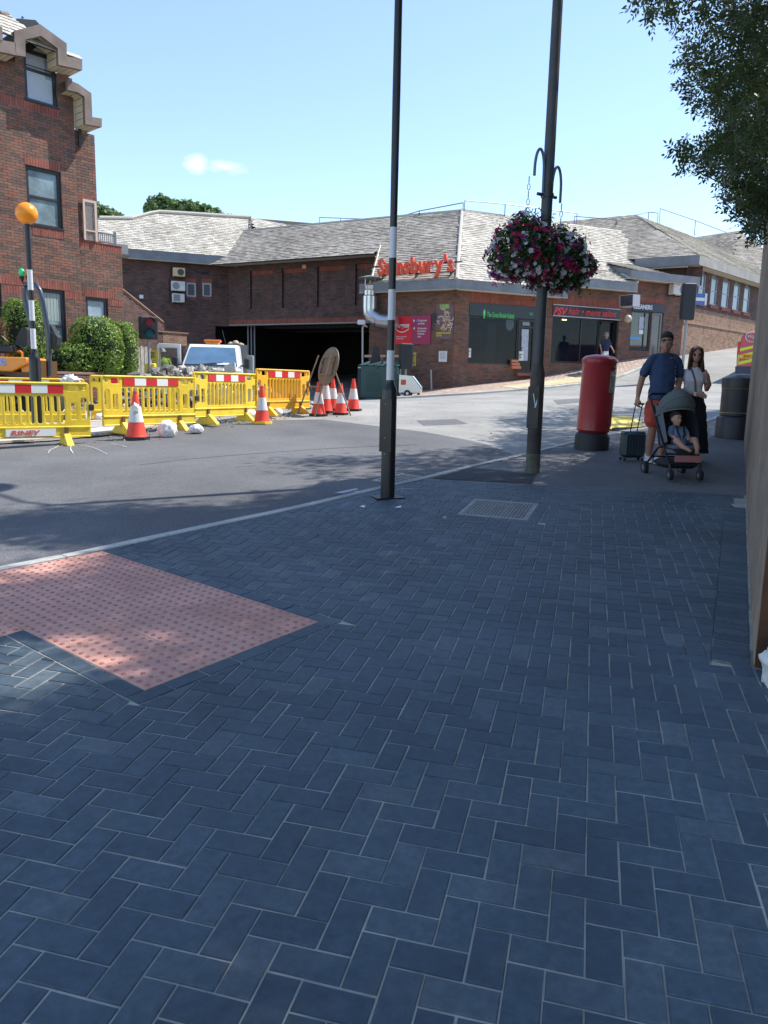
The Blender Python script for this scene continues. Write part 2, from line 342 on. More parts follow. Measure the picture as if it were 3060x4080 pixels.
# ------------------------------------------------------------------ vertical wall frames
class Wall:
    def __init__(s, P, d):
        s.P = Vector((P[0], P[1], 0)); s.d = Vector((d[0], d[1], 0)).normalized()
        n = Vector((-s.d.y, s.d.x, 0)); s.n = n if n.dot(-s.P) > 0 else -n
    def sz(s, px, py):
        v = ray(px, py); den = v[0] * s.n.x + v[1] * s.n.y; t = (s.P.x * s.n.x + s.P.y * s.n.y) / den
        q = Vector((v[0] * t, v[1] * t, CAMH + v[2] * t)); return (q - s.P).dot(s.d), q.z
    def rect(s, x0, y0, x1, y1):
        a = s.sz(x0, y0); b = s.sz(x1, y1); c = s.sz(x0, y1); d = s.sz(x1, y0)
        return (min(a[0], c[0], b[0], d[0]) * .5 + .5 * min((a[0] + c[0]) / 2, (b[0] + d[0]) / 2), max(a[0], b[0], c[0], d[0]) * .5 + .5 * max((a[0] + c[0]) / 2, (b[0] + d[0]) / 2), (c[1] + b[1]) / 2, (a[1] + d[1]) / 2)
    def pt(s, a, z, o=0.0): q = s.P + s.d * a + s.n * o; return Vector((q.x, q.y, z))
    def off(s, o): return Wall(s.P + s.n * o, s.d)
    def mtx(s, a, z, o=0.0):
        m = Matrix.Identity(4); q = s.pt(a, z, o)
        for i in range(3): m[i][0] = s.d[i]; m[i][1] = s.n[i]; m[i][2] = (0, 0, 1)[i]; m[i][3] = q[i]
        return m
    def box(s, mb, r, o0, o1):
        T = mb.T; mb.T = s.mtx(0, 0, 0); mb.box((r[0], o0, r[2]), (r[1], o1, r[3])); mb.T = T
    def poly(s, mb, pts, o0, o1):
        T = mb.T; mb.T = s.mtx(0, 0, 0); mb.prism(pts, o0, o1, 'y'); mb.T = T
def backing(mb, W, s0, s1, z0, z1, holes, o=0.0, depth=.12):
    ss = sorted(set([s0, s1] + [min(max(h[i], s0), s1) for h in holes for i in (0, 1)])); zs = sorted(set([z0, z1] + [min(max(h[i], z0), z1) for h in holes for i in (2, 3)]))
    for i in range(len(ss) - 1):
        for j in range(len(zs) - 1):
            cs = (ss[i] + ss[i + 1]) / 2; cz = (zs[j] + zs[j + 1]) / 2
            if any(h[0] < cs < h[1] and h[2] < cz < h[3] for h in holes): continue
            mb.quad(W.pt(ss[i], zs[j], o), W.pt(ss[i + 1], zs[j], o), W.pt(ss[i + 1], zs[j + 1], o), W.pt(ss[i], zs[j + 1], o))
    for h in holes:
        a, b, c, d = max(h[0], s0), min(h[1], s1), max(h[2], z0), min(h[3], z1); q = -depth
        mb.quad(W.pt(a, c, o), W.pt(a, d, o), W.pt(a, d, q), W.pt(a, c, q)); mb.quad(W.pt(b, c, o), W.pt(b, d, o), W.pt(b, d, q), W.pt(b, c, q))
        mb.quad(W.pt(a, d, o), W.pt(b, d, o), W.pt(b, d, q), W.pt(a, d, q)); mb.quad(W.pt(a, c, o), W.pt(b, c, o), W.pt(b, c, q), W.pt(a, c, q))
BRM = {}
def brick_mesh(kind, m):
    k = (kind, m.name)
    if k not in BRM:
        mb = MB(); w, h = (.217, .067) if kind == 'h' else (.067, .217)
        mb.box((-w / 2, -.002, -h / 2), (w / 2, .012, h / 2)); BRM[k] = mb.mesh('brick', m)
    return BRM[k]
def bricks(parent, W, s0, s1, z0, z1, holes=(), soldiers=(), m=None, msold=None, mort=None, indiv=0, top=None, depth=.12, back_o=0.0, bl=.225, bh=.075):
    """brickwork: mortar backing, courses of real bricks proud of it, soldier courses in the given rectangles"""
    m = m or BRICK; msold = msold or REDBRICK; mort = mort or MORTAR
    bk = MB(); backing(bk, W, s0, s1, z0, z1, list(holes), back_o, depth); bk.build('wall', mort, parent, True)
    full = []; mb = MB(); mb2 = MB(); T = W.mtx(0, 0, back_o)
    k0 = int(math.floor(z0 / bh)); k1 = int(math.ceil(z1 / bh)); rect = list(holes) + list(soldiers)
    for k in range(k0, k1):
        za, zb = max(k * bh, z0), min((k + 1) * bh, z1)
        if zb - za < .02: continue
        zc = (za + zb) / 2; iv = [(s0, s1)]
        if top:
            iv = [(a, b) for a, b in iv]
        for r in rect:
            if r[2] < zc < r[3]:
                nv = []
                for a, b in iv:
                    if r[1] <= a or r[0] >= b: nv.append((a, b)); continue
                    if r[0] > a: nv.append((a, r[0]))
                    if r[1] < b: nv.append((r[1], b))
                iv = nv
        for a, b in iv:
            x = math.floor(a / bl) * bl + (bl / 2 if k % 2 else 0) - bl
            while x < b:
                p, q = max(x, a), min(x + bl, b); x += bl
                if q - p < .03: continue
                if top and zc > top((p + q) / 2): continue
                full.append((p, q, za, zb, 'h'))
    for r in soldiers:
        n = max(1, round((r[1] - r[0]) / bh)); w = (r[1] - r[0]) / n; nr = max(1, round((r[3] - r[2]) / .225)); hh = (r[3] - r[2]) / nr
        for i in range(n):
            for j in range(nr): full.append((r[0] + i * w, r[0] + (i + 1) * w, r[2] + j * hh, r[2] + (j + 1) * hh, 'v'))
    cand = []
    if indiv:
        for i, (p, q, a, b, kd) in enumerate(full):
            if kd == 'h' and (q - p < bl - .01 or b - a < bh - .01): continue
            X = proj(W.pt((p + q) / 2, (a + b) / 2))
            if 0 < X[0] < 1659 and 0 < X[1] < 850: cand.append((X[2], i))
        cand.sort(); cand = set(i for _, i in cand[:indiv])
    for i, (p, q, a, b, kd) in enumerate(full):
        if indiv and i in cand:
            mm = m if kd == 'h' else msold
            o = bpy.data.objects.new('brick', brick_mesh(kd, mm)); COL.objects.link(o); o.parent = parent
            o.matrix_parent_inverse = WMX[parent.name].inverted(); o.matrix_basis = W.mtx((p + q) / 2, (a + b) / 2, back_o + random.uniform(-.002, .002)); continue
        t = mb if kd == 'h' else mb2; t.T = T; e = .0045; j = random.uniform(-.003, .003)
        t.box((p + e, -.002, a + e), (q - e, .012 + j, b - e), False)
    if mb.v: mb.build('brickwork', m, parent, True, kind='stuff')
    if mb2.v: mb2.build('soldier_bricks', msold, parent, True, kind='stuff')
def inpoly(x, y, P):
    c = False; n = len(P); j = n - 1
    for i in range(n):
        if (P[i][1] > y) != (P[j][1] > y) and x < (P[j][0] - P[i][0]) * (y - P[i][1]) / (P[j][1] - P[i][1]) + P[i][0]: c = not c
        j = i
    return c
def tiles(parent, O, e, up, poly, m=None, gauge=.17, wdt=.25, indiv=0, base=True):
    """roof slope: O origin, e unit vector along the eave, up unit vector up the slope, poly in (s,t) metres"""
    m = m or TILE; O = Vector(O); e = Vector(e).normalized(); up = Vector(up).normalized(); n = e.cross(up)
    if n.z < 0: n = -n
    flip = e.cross(up).z < 0
    if base:
        b = MB(); b.add([O + e * s + up * t - n * .03 for s, t in poly], [tuple(range(len(poly)))]); b.build('roof_deck', TILEBASE, parent, True)
    T = Matrix.Identity(4)
    for i in range(3): T[i][0] = e[i]; T[i][1] = up[i]; T[i][2] = n[i]; T[i][3] = O[i]
    mb = MB(); mb.T = T; smin = min(p[0] for p in poly); smax = max(p[0] for p in poly); tmax = max(p[1] for p in poly); tmin = min(p[1] for p in poly)
    L = []; k = 0; t = tmin
    while t < tmax:
        s = smin - wdt + (wdt / 2 if k % 2 else 0)
        while s < smax + wdt:
            if inpoly(s + wdt / 2, t + gauge * .4, poly): L.append((s, t))
            s += wdt
        t += gauge; k += 1
    key = 'tile%s' % m.name
    if key not in BRM:
        q = MB(); q.add([(.004, 0, .0), (wdt - .004, 0, .0), (.004, 0, .026), (wdt - .004, 0, .026), (.004, gauge * 1.15, .004), (wdt - .004, gauge * 1.15, .004)], [(0, 1, 3, 2), (2, 3, 5, 4), (0, 2, 4), (1, 5, 3)]); BRM[key] = q.mesh('roof_tile', m)
    pick = set()
    if indiv:
        c = []
        for i, (s, t) in enumerate(L):
            X = proj(O + e * s + up * t)
            if 0 < X[0] < 1659 and X[1] > 0: c.append((X[2], i))
        c.sort(); pick = set(i for _, i in c[:indiv])
    for i, (s, t) in enumerate(L):
        j = random.uniform(-.006, .006); dz = random.uniform(-.004, .012)
        if i in pick:
            o = bpy.data.objects.new('roof_tile', BRM[key]); COL.objects.link(o); o.parent = parent; o.matrix_parent_inverse = WMX[parent.name].inverted()
            o.matrix_basis = T @ Matrix.Translation((s, t + j, dz)); continue
        a = random.uniform(-.008, .008)
        mb.add([(s + .004, t + j, 0), (s + wdt - .004, t + j + a, 0), (s + .004, t + j, .024 + dz), (s + wdt - .004, t + j + a, .024 - a + dz), (s + .004, t + gauge * 1.15, .004), (s + wdt - .004, t + gauge * 1.15, .004)], [(0, 1, 3, 2), (2, 3, 5, 4), (0, 2, 4), (1, 5, 3)])
    mb.build('roof_tiling', m, parent, True, kind='stuff')
def text_mesh(s, m, extr=.01, bold=0.0, shear=0.0):
    cu = bpy.data.curves.new('txt', 'FONT'); cu.body = s; cu.size = 1; cu.extrude = extr; cu.offset = bold; cu.shear = shear; cu.resolution_u = 3
    o = bpy.data.objects.new('txt', cu); COL.objects.link(o); dg = bpy.context.evaluated_depsgraph_get(); me = bpy.data.meshes.new_from_object(o.evaluated_get(dg)); bpy.data.objects.remove(o)
    me.materials.clear(); me.materials.append(m); return me
def text_on(W, s, r, m, parent, o=.02, name='lettering', extr=.004, bold=0.0, shear=0.0, flip=False):
    """text s filling the rectangle r=(s0,s1,z0,z1) of wall frame W"""
    me = text_mesh(s, m, 1.0, bold, shear); xs = [v.co.x for v in me.vertices]; ys = [v.co.y for v in me.vertices]
    x0, x1, y0, y1 = min(xs), max(xs), min(ys), max(ys)
    rev = W.d.cross(W.n).z > 0   # wall s axis runs right-to-left for the viewer
    for v in me.vertices:
        a = (v.co.x - x0) / (x1 - x0); b = (v.co.y - y0) / (y1 - y0)
        ss = r[0] + (r[1] - r[0]) * (a if not rev else 1 - a); v.co = W.pt(ss, r[2] + (r[3] - r[2]) * b, o + v.co.z * extr)
    return link(name, me, parent, True)
# ================================================================== SETTING: ground, roads, pavements
def nonuni(a, b, fine0, fine1, st, k=1.35):
    xs = list(np.arange(fine0, fine1 + 1e-6, st)); s = st; x = fine1
    while x < b: s *= k; x += s; xs.append(min(x, b))
    s = st; x = fine0
    while x > a: s *= k; x -= s; xs.insert(0, max(x, a))
    return np.array(xs)
def sheet(name, xs, ys, off, m, **kw):
    X, Y = np.meshgrid(xs, ys); Z = np.zeros_like(X)
    for i in range(len(ys)): Z[i] = G(X[i], Y[i]) + off
    vs = np.stack([X.ravel(), Y.ravel(), Z.ravel()], 1); nx = len(xs)
    fs = [(i * nx + j, i * nx + j + 1, (i + 1) * nx + j + 1, (i + 1) * nx + j) for i in range(len(ys) - 1) for j in range(nx - 1)]
    me = bpy.data.meshes.new(name); me.from_pydata(vs.tolist(), [], fs); me.materials.append(m); me.polygons.foreach_set('use_smooth', [True] * len(fs))
    return link(name, me, None, False, **kw)
sheet('road', nonuni(-900, 900, -16, 26, .7), nonuni(-300, 1500, -3, 62, .7), -.035, ASPH_OLD, kind='structure')
def resample(P, n):
    P = [Vector((p[0], p[1])) for p in P]; d = [0]
    for a, b in zip(P, P[1:]): d.append(d[-1] + (b - a).length)
    out = []
    for i in range(n):
        t = d[-1] * i / (n - 1); k = 0
        while k < len(P) - 2 and d[k + 1] < t: k += 1
        out.append(P[k].lerp(P[k + 1], (t - d[k]) / max(d[k + 1] - d[k], 1e-9)))
    return out
def smooth(P, it=2):
    P = [Vector((p[0], p[1])) for p in P]
    for _ in range(it):
        Q = [P[0]]
        for a, b in zip(P, P[1:]): Q += [a.lerp(b, .25), a.lerp(b, .75)]
        Q.append(P[-1]); P = Q
    return P
def loft(name, A, B, n, m_, off, mt, **kw):
    A = resample(A, n); B = resample(B, n); vs = []
    for a, b in zip(A, B):
        for j in range(m_ + 1):
            q = a.lerp(b, j / m_); vs.append((q.x, q.y, 0))
    z = G(np.array([v[0] for v in vs]), np.array([v[1] for v in vs])) + off
    vs = [(v[0], v[1], float(zz)) for v, zz in zip(vs, z)]; w = m_ + 1
    fs = [(i * w + j, i * w + j + 1, (i + 1) * w + j + 1, (i + 1) * w + j) for i in range(n - 1) for j in range(m_)]
    me = bpy.data.meshes.new(name); me.from_pydata(vs, [], fs); me.materials.append(mt)
    o = link(name, me, None, False, **kw)
    bm = bmesh.new(); bm.from_mesh(me); bmesh.ops.recalc_face_normals(bm, faces=bm.faces)
    if sum(f.normal.z for f in bm.faces) < 0: bmesh.ops.reverse_faces(bm, faces=bm.faces)
    bm.to_mesh(me); bm.free(); return o
# near kerb (inner edge), from the left of the picture to far up the street on the right
kpx = [(0, 1233), (183, 1197.5), (324, 1166), (523, 1124), (653.5, 1097), (815.6, 1058), (934, 1031.5), (1015, 1010), (1133, 984), (1241, 955.5), (1355, 933), (1521, 915)]
kin = [gnd(*p).xy for p in kpx]; d0 = (kin[0] - kin[1]).normalized()
kin = [kin[0] + d0 * 5, kin[0] + d0 * 2] + kin + [Vector((8.6, 19.0)), Vector((12.4, 25.5)), Vector((18.5, 36)), Vector((28, 54))]
KIN = smooth(kin, 2)
def offset(P, o):
    out = []
    for i, p in enumerate(P):
        t = (P[min(i + 1, len(P) - 1)] - P[max(i - 1, 0)]).normalized(); out.append(p + Vector((-t.y, t.x)) * o)
    return out
KOUT = offset(KIN, .135)
band_a = gnd(933, 1034.5).xy; band_b = gnd(1149, 1045.6).xy; bd = (band_b - band_a).normalized()
WB0 = gnd(1628, 1437).xy; WB1 = gnd(1607, 950).xy; wd_ = (WB1 - WB0).normalized(); wn = Vector((-wd_.y, wd_.x))   # wn points to the pavement side (left)
def lineint(p, d, q, e):
    den = d.x * e.y - d.y * e.x; t = ((q.x - p.x) * e.y - (q.y - p.y) * e.x) / den; return p + d * t
band_r = lineint(band_a, bd, WB0, wd_)
bnd = Vector((-bd.y, bd.x))                      # away from the camera
if bnd.y < 0: bnd = -bnd
# --- old tarmac pavement beyond the new paving
ki = min(range(len(KIN)), key=lambda i: (KIN[i] - band_a).length)
oldR = [band_r, WB1, WB1 + Vector((1.3, 3.2)), Vector((11.6, 20.0)), Vector((17, 28)), Vector((24, 38)), Vector((34, 56))]
loft('old_pavement', KIN[ki - 1:], oldR, 60, 10, -.004, ASPH_PAV, kind='structure')
pt = [gnd(*p).xy for p in ((934, 1033.5), (1148.5, 1044.8), (1157.5, 1024), (1019, 1010))]
loft('pavement_patch', [pt[0], pt[3]], [pt[1], pt[2]], 3, 6, .002, ASPH_PATCH, kind='structure')
# --- new black tarmac on the near half of the road
nb = [gnd(*p).xy for p in ((0, 957), (120, 950), (250, 938), (400, 915), (560, 905), (700, 903), (920, 930), (1040, 952), (1128, 984))]
nb = [Vector((-14, 5)), Vector((-9, 9.6))] + nb
k2 = min(range(len(KOUT)), key=lambda i: (KOUT[i] - gnd(1133, 983).xy).length)
loft('road_new_surface', KOUT[:k2 + 1], nb, 50, 14, -.029, ASPH_NEW, kind='structure')
# --- pale paved footway of the works side
SLABP = ramp_mat('pale_paving', [(0, (.40, .37, .34)), (1, (.52, .48, .44))], noise_amt=.2, fine=20, nscale=1.2)
fa = [Vector((-12, 8)), gnd(0, 956).xy, gnd(120, 949).xy, gnd(250, 936).xy, gnd(330, 922).xy]
fb = [p + Vector((-1.6, 5.5)) for p in fa]; fb[-1] = fa[-1] + Vector((-.6, 3))
fw = loft('works_footway', fa, fb, 24, 8, -.012, mat('footway_bed', (.3, .28, .25), .95, var=.3), kind='structure')
for i in range(12):
    for j in range(5):
        t0, t1 = i / 12, (i + 1) / 12; A = resample(fa, 13); B = resample(fb, 13)
        q = [A[i].lerp(B[i], j / 5 + .006), A[i + 1].lerp(B[i + 1], j / 5 + .006), A[i + 1].lerp(B[i + 1], (j + 1) / 5 - .006), A[i].lerp(B[i], (j + 1) / 5 - .006)]
        c = sum(q, Vector((0, 0))) / 4; q = [c + (p - c) * .985 for p in q]
        mb = MB(); dz = random.uniform(0, .006)
        mb.add([(p.x, p.y, g(p.x, p.y) - .010) for p in q] + [(p.x, p.y, g(p.x, p.y) + .016 + dz) for p in q], [(4, 5, 6, 7), (0, 1, 5, 4), (1, 2, 6, 5), (2, 3, 7, 6), (3, 0, 4, 7)])
        mb.build('paving_slab', SLABP, fw, True)
# --- near kerb stones
kb = loft('kerb', offset(KIN, .002), offset(KIN, .13), 160, 1, -.03, mat('kerb_bed', (.12, .115, .1), .95), kind='structure')
def stones(par, K, off0, off1, zt, zb, length=.915, start=0.0, end=1e9, name='kerb_stone', mtl=None):
    d = [0]
    for a, b in zip(K, K[1:]): d.append(d[-1] + (b - a).length)
    def P(t):
        k = 0
        while k < len(K) - 2 and d[k + 1] < t: k += 1
        return K[k].lerp(K[k + 1], (t - d[k]) / (d[k + 1] - d[k])), (K[k + 1] - K[k]).normalized()
    t = start
    while t + length < min(d[-1], end):
        mb = MB(); ns = 3; rows = []
        e = .005
        for i in range(ns + 1):
            p, tn = P(t + e + (length - 2 * e) * i / ns); n = Vector((-tn.y, tn.x)); gz = g(*p)
            a = p + n * off0; b = p + n * off1; c = p + n * (off1 - .018 * (1 if off1 > off0 else -1))
            rows.append([(a.x, a.y, gz + zb), (a.x, a.y, gz + zt), (c.x, c.y, gz + zt), (b.x, b.y, gz + zt - .02), (b.x, b.y, gz + zb)])
        vs = [q for r in rows for q in r]; fs = [(0, 1, 2, 3, 4), tuple(5 * ns + i for i in (4, 3, 2, 1, 0))]
        for i in range(ns):
            for j in range(4): fs.append((5 * i + j, 5 * i + 5 + j, 5 * i + 6 + j, 5 * i + 1 + j))
        mb.add(vs, fs); mb.build(name, mtl or KERB, par, True); t += length
stones(kb, KIN, .004, .13, .006, -.06)
# --- far pavement and its kerb
fk = [at(*c) for c in ((840, 860, 27.5), (900, 857, 27.6), (1000, 852, 27.8), (1071, 847, 28.4), (1172, 839, 29.3), (1253, 830, 30.4), (1335, 816, 31.8), (1460, 791, 37), (1593, 766, 50), (1650, 752, 62))]
FK = smooth([p.xy for p in fk], 1)
ff = [at(*c) for c in ((830, 852, 32), (880, 849, 31.8), (940, 843, 31.5), (976, 840, 31.4), (1185, 809, 34.2), (1332, 780, 35.5), (1468, 766, 36.9), (1595, 747, 44), (1650, 735, 52))]
ff = [p.xy + Vector((0.1, .5)) for p in ff]
PAVF = ramp_mat('buff_block_paving', [(0, (.36, .27, .215)), (.5, (.44, .335, .27)), (1, (.50, .40, .33))], noise_amt=.15, fine=12, nscale=1.0)
fp = loft('far_pavement', FK, ff, 60, 8, .035, PAVF, kind='structure')
# block courses laid across it: individual near strips, the rest joined
mbp = MB(); A = resample(FK, 260); B = resample(ff, 260); cnt = 0
for i in range(259):
    for j in range(16):
        o = .5 if i % 2 else 0; u0 = (j + o) / 16 + .002; u1 = (j + 1 + o) / 16 - .002
        if u1 > 1 or A[i].x > 17: continue
        q = [A[i].lerp(B[i], u0), A[i + 1].lerp(B[i + 1], u0), A[i + 1].lerp(B[i + 1], u1), A[i].lerp(B[i], u1)]; c = sum(q, Vector((0, 0))) / 4; q = [c + (p - c) * .95 for p in q]
        zz = G(np.array([p.x for p in q]), np.array([p.y for p in q])); mbp.add([(p.x, p.y, float(z) + .045) for p, z in zip(q, zz)], [(0, 1, 2, 3)])
mbp.build('paving_blocks', PAVF, fp, True, kind='stuff')
fkb = loft('far_kerb', offset(FK, -.002), offset(FK, -.13), 120, 1, -.03, mat('kerb_bed', (.12, .115, .1), .95), kind='structure')
stones(fkb, FK, -.004, -.14, .05, -.08, 1.0)
BUFFT = ramp_mat('tactile_buff', [(0, (.50, .42, .26)), (1, (.58, .49, .31))], noise_amt=.12)
bt0 = MB(); A2, B2 = A[28:62], B[28:62]
for i in range(0, 32, 4):
    for j in range(3):
        u0, u1 = .03 + j * .12, .03 + (j + 1) * .12 - .004
        q = [A2[i].lerp(B2[i], u0), A2[i + 4 if i + 4 < 34 else 33].lerp(B2[i + 4 if i + 4 < 34 else 33], u0), A2[min(i + 4, 33)].lerp(B2[min(i + 4, 33)], u1), A2[i].lerp(B2[i], u1)]
        c = sum(q, Vector((0, 0))) / 4; q = [c + (p - c) * .98 for p in q]
        mb = MB(); mb.add([(p.x, p.y, g(p.x, p.y) + .046) for p in q] + [(p.x, p.y, g(p.x, p.y) + .056) for p in q], [(4, 5, 6, 7), (0, 1, 5, 4), (1, 2, 6, 5), (2, 3, 7, 6), (3, 0, 4, 7)]); mb.build('tactile_slab', BUFFT, fp, True)

# ================================================================== new block pavement
GX, GY = .01095, .0569
LO = Vector((-.2307, 2.4475)); LU = Vector((.9669, -.2552)).normalized(); LV = Vector((-LU.y, LU.x)); UN = .1034
def hp(poly, p, n):
    """keep the part of poly where (x-p).n >= 0"""
    out = []
    for i in range(len(poly)):
        a, b = poly[i], poly[(i + 1) % len(poly)]; da, db = (a - p).dot(n), (b - p).dot(n)
        if da >= 0: out.append(a)
        if (da >= 0) != (db >= 0): out.append(a.lerp(b, da / (da - db)))
    return out
def area(P): return abs(sum(P[i].x * P[(i + 1) % len(P)].y - P[(i + 1) % len(P)].x * P[i].y for i in range(len(P)))) / 2 if len(P) > 2 else 0
def zp(x, y): return GX * x + GY * y
bedL = [p for p in KIN if p.y < band_a.y - .02] + [band_a]
bandw = 7 * UN
bedR = [Vector((3.6, -2.4)), Vector((3.9, WB0.y - .2)), WB0 + Vector((.02, -.1)), WB0 + Vector((.02, 0)), band_r + wd_ * .02]
bedfile = loft('pavement', bedL, bedR, 70, 12, -.0048, SAND, kind='structure')
# tactile origin and axes
TO = gnd(313, 1490.5).xy; TA = gnd(682, 1345).xy - TO; TW = 1.2; TA = TA.normalized(); TB = Vector((-TA.y, TA.x)); TL_ = .4
TO2 = TO
tact = []   # tile cells (i along TA, j along TB)
for j in range(0, 9):
    for i in range(-6, 3):
        if j < 3 and i < 0: continue
        tact.append((i, j))
def kerb_side(p):
    k = min(range(len(KIN)), key=lambda i: (KIN[i] - p).length_squared); k = min(max(k, 1), len(KIN) - 2)
    t = (KIN[k + 1] - KIN[k - 1]).normalized(); n = Vector((t.y, -t.x)); return KIN[k], n    # n into the pavement
rectsT = [((0, 3), (0, 9)), ((-6, 0), (3, 9))]
def rect_lines(r, o):
    (i0, i1), (j0, j1) = r; P = lambda i, j: TO + TA * (i * TL_) + TB * (j * TL_)
    return [(P(i0, j0) - TB * o, -TB), (P(i1, j0) + TA * o, TA), (P(i1, j1) + TB * o, TB), (P(i0, j1) - TA * o, -TA)]
MH = [gnd(*p).xy for p in ((981, 1110.5), (1028.3, 1077.2), (1172, 1088.6), (1133, 1123))]; mc = sum(MH, Vector((0, 0))) / 4
ma_ = ((MH[2] - MH[1]) + (MH[3] - MH[0])).normalized(); mbv = Vector((-ma_.y, ma_.x)); mw = ((MH[2] - MH[1]).length + (MH[3] - MH[0]).length) / 2; mh = ((MH[1] - MH[0]).length + (MH[2] - MH[3]).length) / 2
def mh_lines(o): return [(mc + ma_ * (mw / 2 + o), ma_), (mc - ma_ * (mw / 2 + o), -ma_), (mc + mbv * (mh / 2 + o), mbv), (mc - mbv * (mh / 2 + o), -mbv)]
def excl(poly, lines):
    """cut poly away from the convex area bounded by lines (outward normals)"""
    c = sum(poly, Vector((0, 0))) / len(poly)
    if all((c - p).dot(n) < 0 for p, n in lines):
        # centre inside: keep only a sliver outside, if any
        best = max(lines, key=lambda l: max((q - l[0]).dot(l[1]) for q in poly)); r = hp(poly, *best); return r
    best = max(lines, key=lambda l: (c - l[0]).dot(l[1]))
    if all((q - best[0]).dot(best[1]) >= 0 for q in poly): return poly
    # only cut if the polygon really overlaps the area
    r = poly
    for p, n in lines: r = hp(r, p, -n)
    if area(r) < 1e-5: return poly
    return hp(poly, *best)
WL0 = WB0 + wn * (2 * UN)                     # inner edge of the header course
BL0 = band_a - bnd * bandw                    # near edge of the band
pieces = []                                   # (poly, full?, centre, angle)
def clip_all(poly, inner=True):
    c = sum(poly, Vector((0, 0))) / len(poly); n0 = area(poly)
    kp, kn = kerb_side(c)
    if (c - kp).dot(kn) < -.12: return []
    if (c - kp).length < .6: poly = hp(poly, kp + kn * .006, kn)
    if len(poly) < 3: return []
    if inner:
        poly = hp(poly, BL0, -bnd)
        if len(poly) < 3: return []
        if c.y > WB0.y - .03: poly = hp(poly, WL0, wn)
        if len(poly) < 3: return []
        for r in rectsT:
            poly = excl(poly, rect_lines(r, UN + .004))
            if len(poly) < 3: return []
        poly = excl(poly, mh_lines(UN + .004))
    return poly
gap = .0052
for m_ in range(-60, 60):
    for k in range(-110, 60):
        for kind in 'HV':
            if kind == 'H': u0, v0, u1, v1 = k + 4 * m_, -k - 1, k + 4 * m_ + 2, -k
            else: u0, v0, u1, v1 = k + 4 * m_ + 2, -k - 1, k + 4 * m_ + 3, -k + 1
            cx = LO + LU * ((u0 + u1) / 2 * UN) + LV * ((v0 + v1) / 2 * UN)
            if not (-.9 < cx.y < BL0.y + 1.2 and -7 < cx.x < 4.4): continue
            kp, kn = kerb_side(cx)
            if (cx - kp).dot(kn) < -.12: continue
            if cx.y < WB0.y - .03 and cx.x > 3.7: continue
            if cx.y >= WB0.y - .03 and (cx - WL0).dot(wn) < -.12: continue
            if (cx - BL0).dot(bnd) > .12: continue
            hu, hv = (u1 - u0) / 2 * UN - gap / 2, (v1 - v0) / 2 * UN - gap / 2
            P = [cx - LU * hu - LV * hv, cx + LU * hu - LV * hv, cx + LU * hu + LV * hv, cx - LU * hu + LV * hv]
            Q = clip_all(P); 
            if len(Q) < 3 or area(Q) < 1.5e-4: continue
            pieces.append((Q, area(Q) > area(P) * .999, cx, kind))
def strip(o, d, n, L, l, w, gapw=gap):
    """row of pavers: from o along d, rectangles l long and w deep towards n"""
    t = 0
    while t < L - .03:
        q = min(l, L - t); P = [o + d * (t + gapw / 2) + n * gapw / 2, o + d * (t + q - gapw / 2) + n * gapw / 2, o + d * (t + q - gapw / 2) + n * (w - gapw / 2), o + d * (t + gapw / 2) + n * (w - gapw / 2)]
        pieces_b.append(P); t += l
pieces_b = []
strip(WB0 + wn * .012, wd_, wn, (band_r - WB0).length - .75, UN, 2 * UN - .01)              # header course along the wall
for r in range(7):
    o = BL0 + bnd * (r * UN); lr = lineint(o, bd, WB0 + wn * .012, wd_); ll = o
    for k in range(len(KIN) - 1):
        a, b = KIN[k], KIN[k + 1]; da, db = (a - o).dot(bnd), (b - o).dot(bnd)
        if da < 0 <= db or db < 0 <= da:
            q = a.lerp(b, da / (da - db))
            if q.x < 3 and q.y < 12: ll = q + bd * .03
    strip(ll - bd * (random.choice((0, .1))), bd, bnd, (lr - ll).length, 2 * UN, UN)
P_ = lambda i, j: TO + TA * (i * TL_) + TB * (j * TL_)
strip(P_(0, 0) - TB * UN - TA * UN, TA, TB, 1.2 + UN, 2 * UN, UN)
strip(P_(3, 0) - TB * UN, TB, TA, 3.8, 2 * UN, UN)
strip(P_(0, 0), TB, -TA, 1.2, 2 * UN, UN)
strip(P_(0, 3) - TB * UN - TA * UN, -TA, TB, 2.2, 2 * UN, UN)
for (p, n) in mh_lines(0):
    t = Vector((-n.y, n.x)); hl = (mw if abs(n.dot(ma_)) < .5 else mh) / 2 + (UN if abs(n.dot(ma_)) < .5 else 0)
    strip(p - t * hl, t, n, 2 * hl, 2 * UN, UN)
for P in pieces_b:
    Q = clip_all(P, False); ok = len(Q) > 2 and area(Q) > 1e-3
    if ok: pieces.append((Q, False, sum(Q, Vector((0, 0))) / len(Q), 'B'))
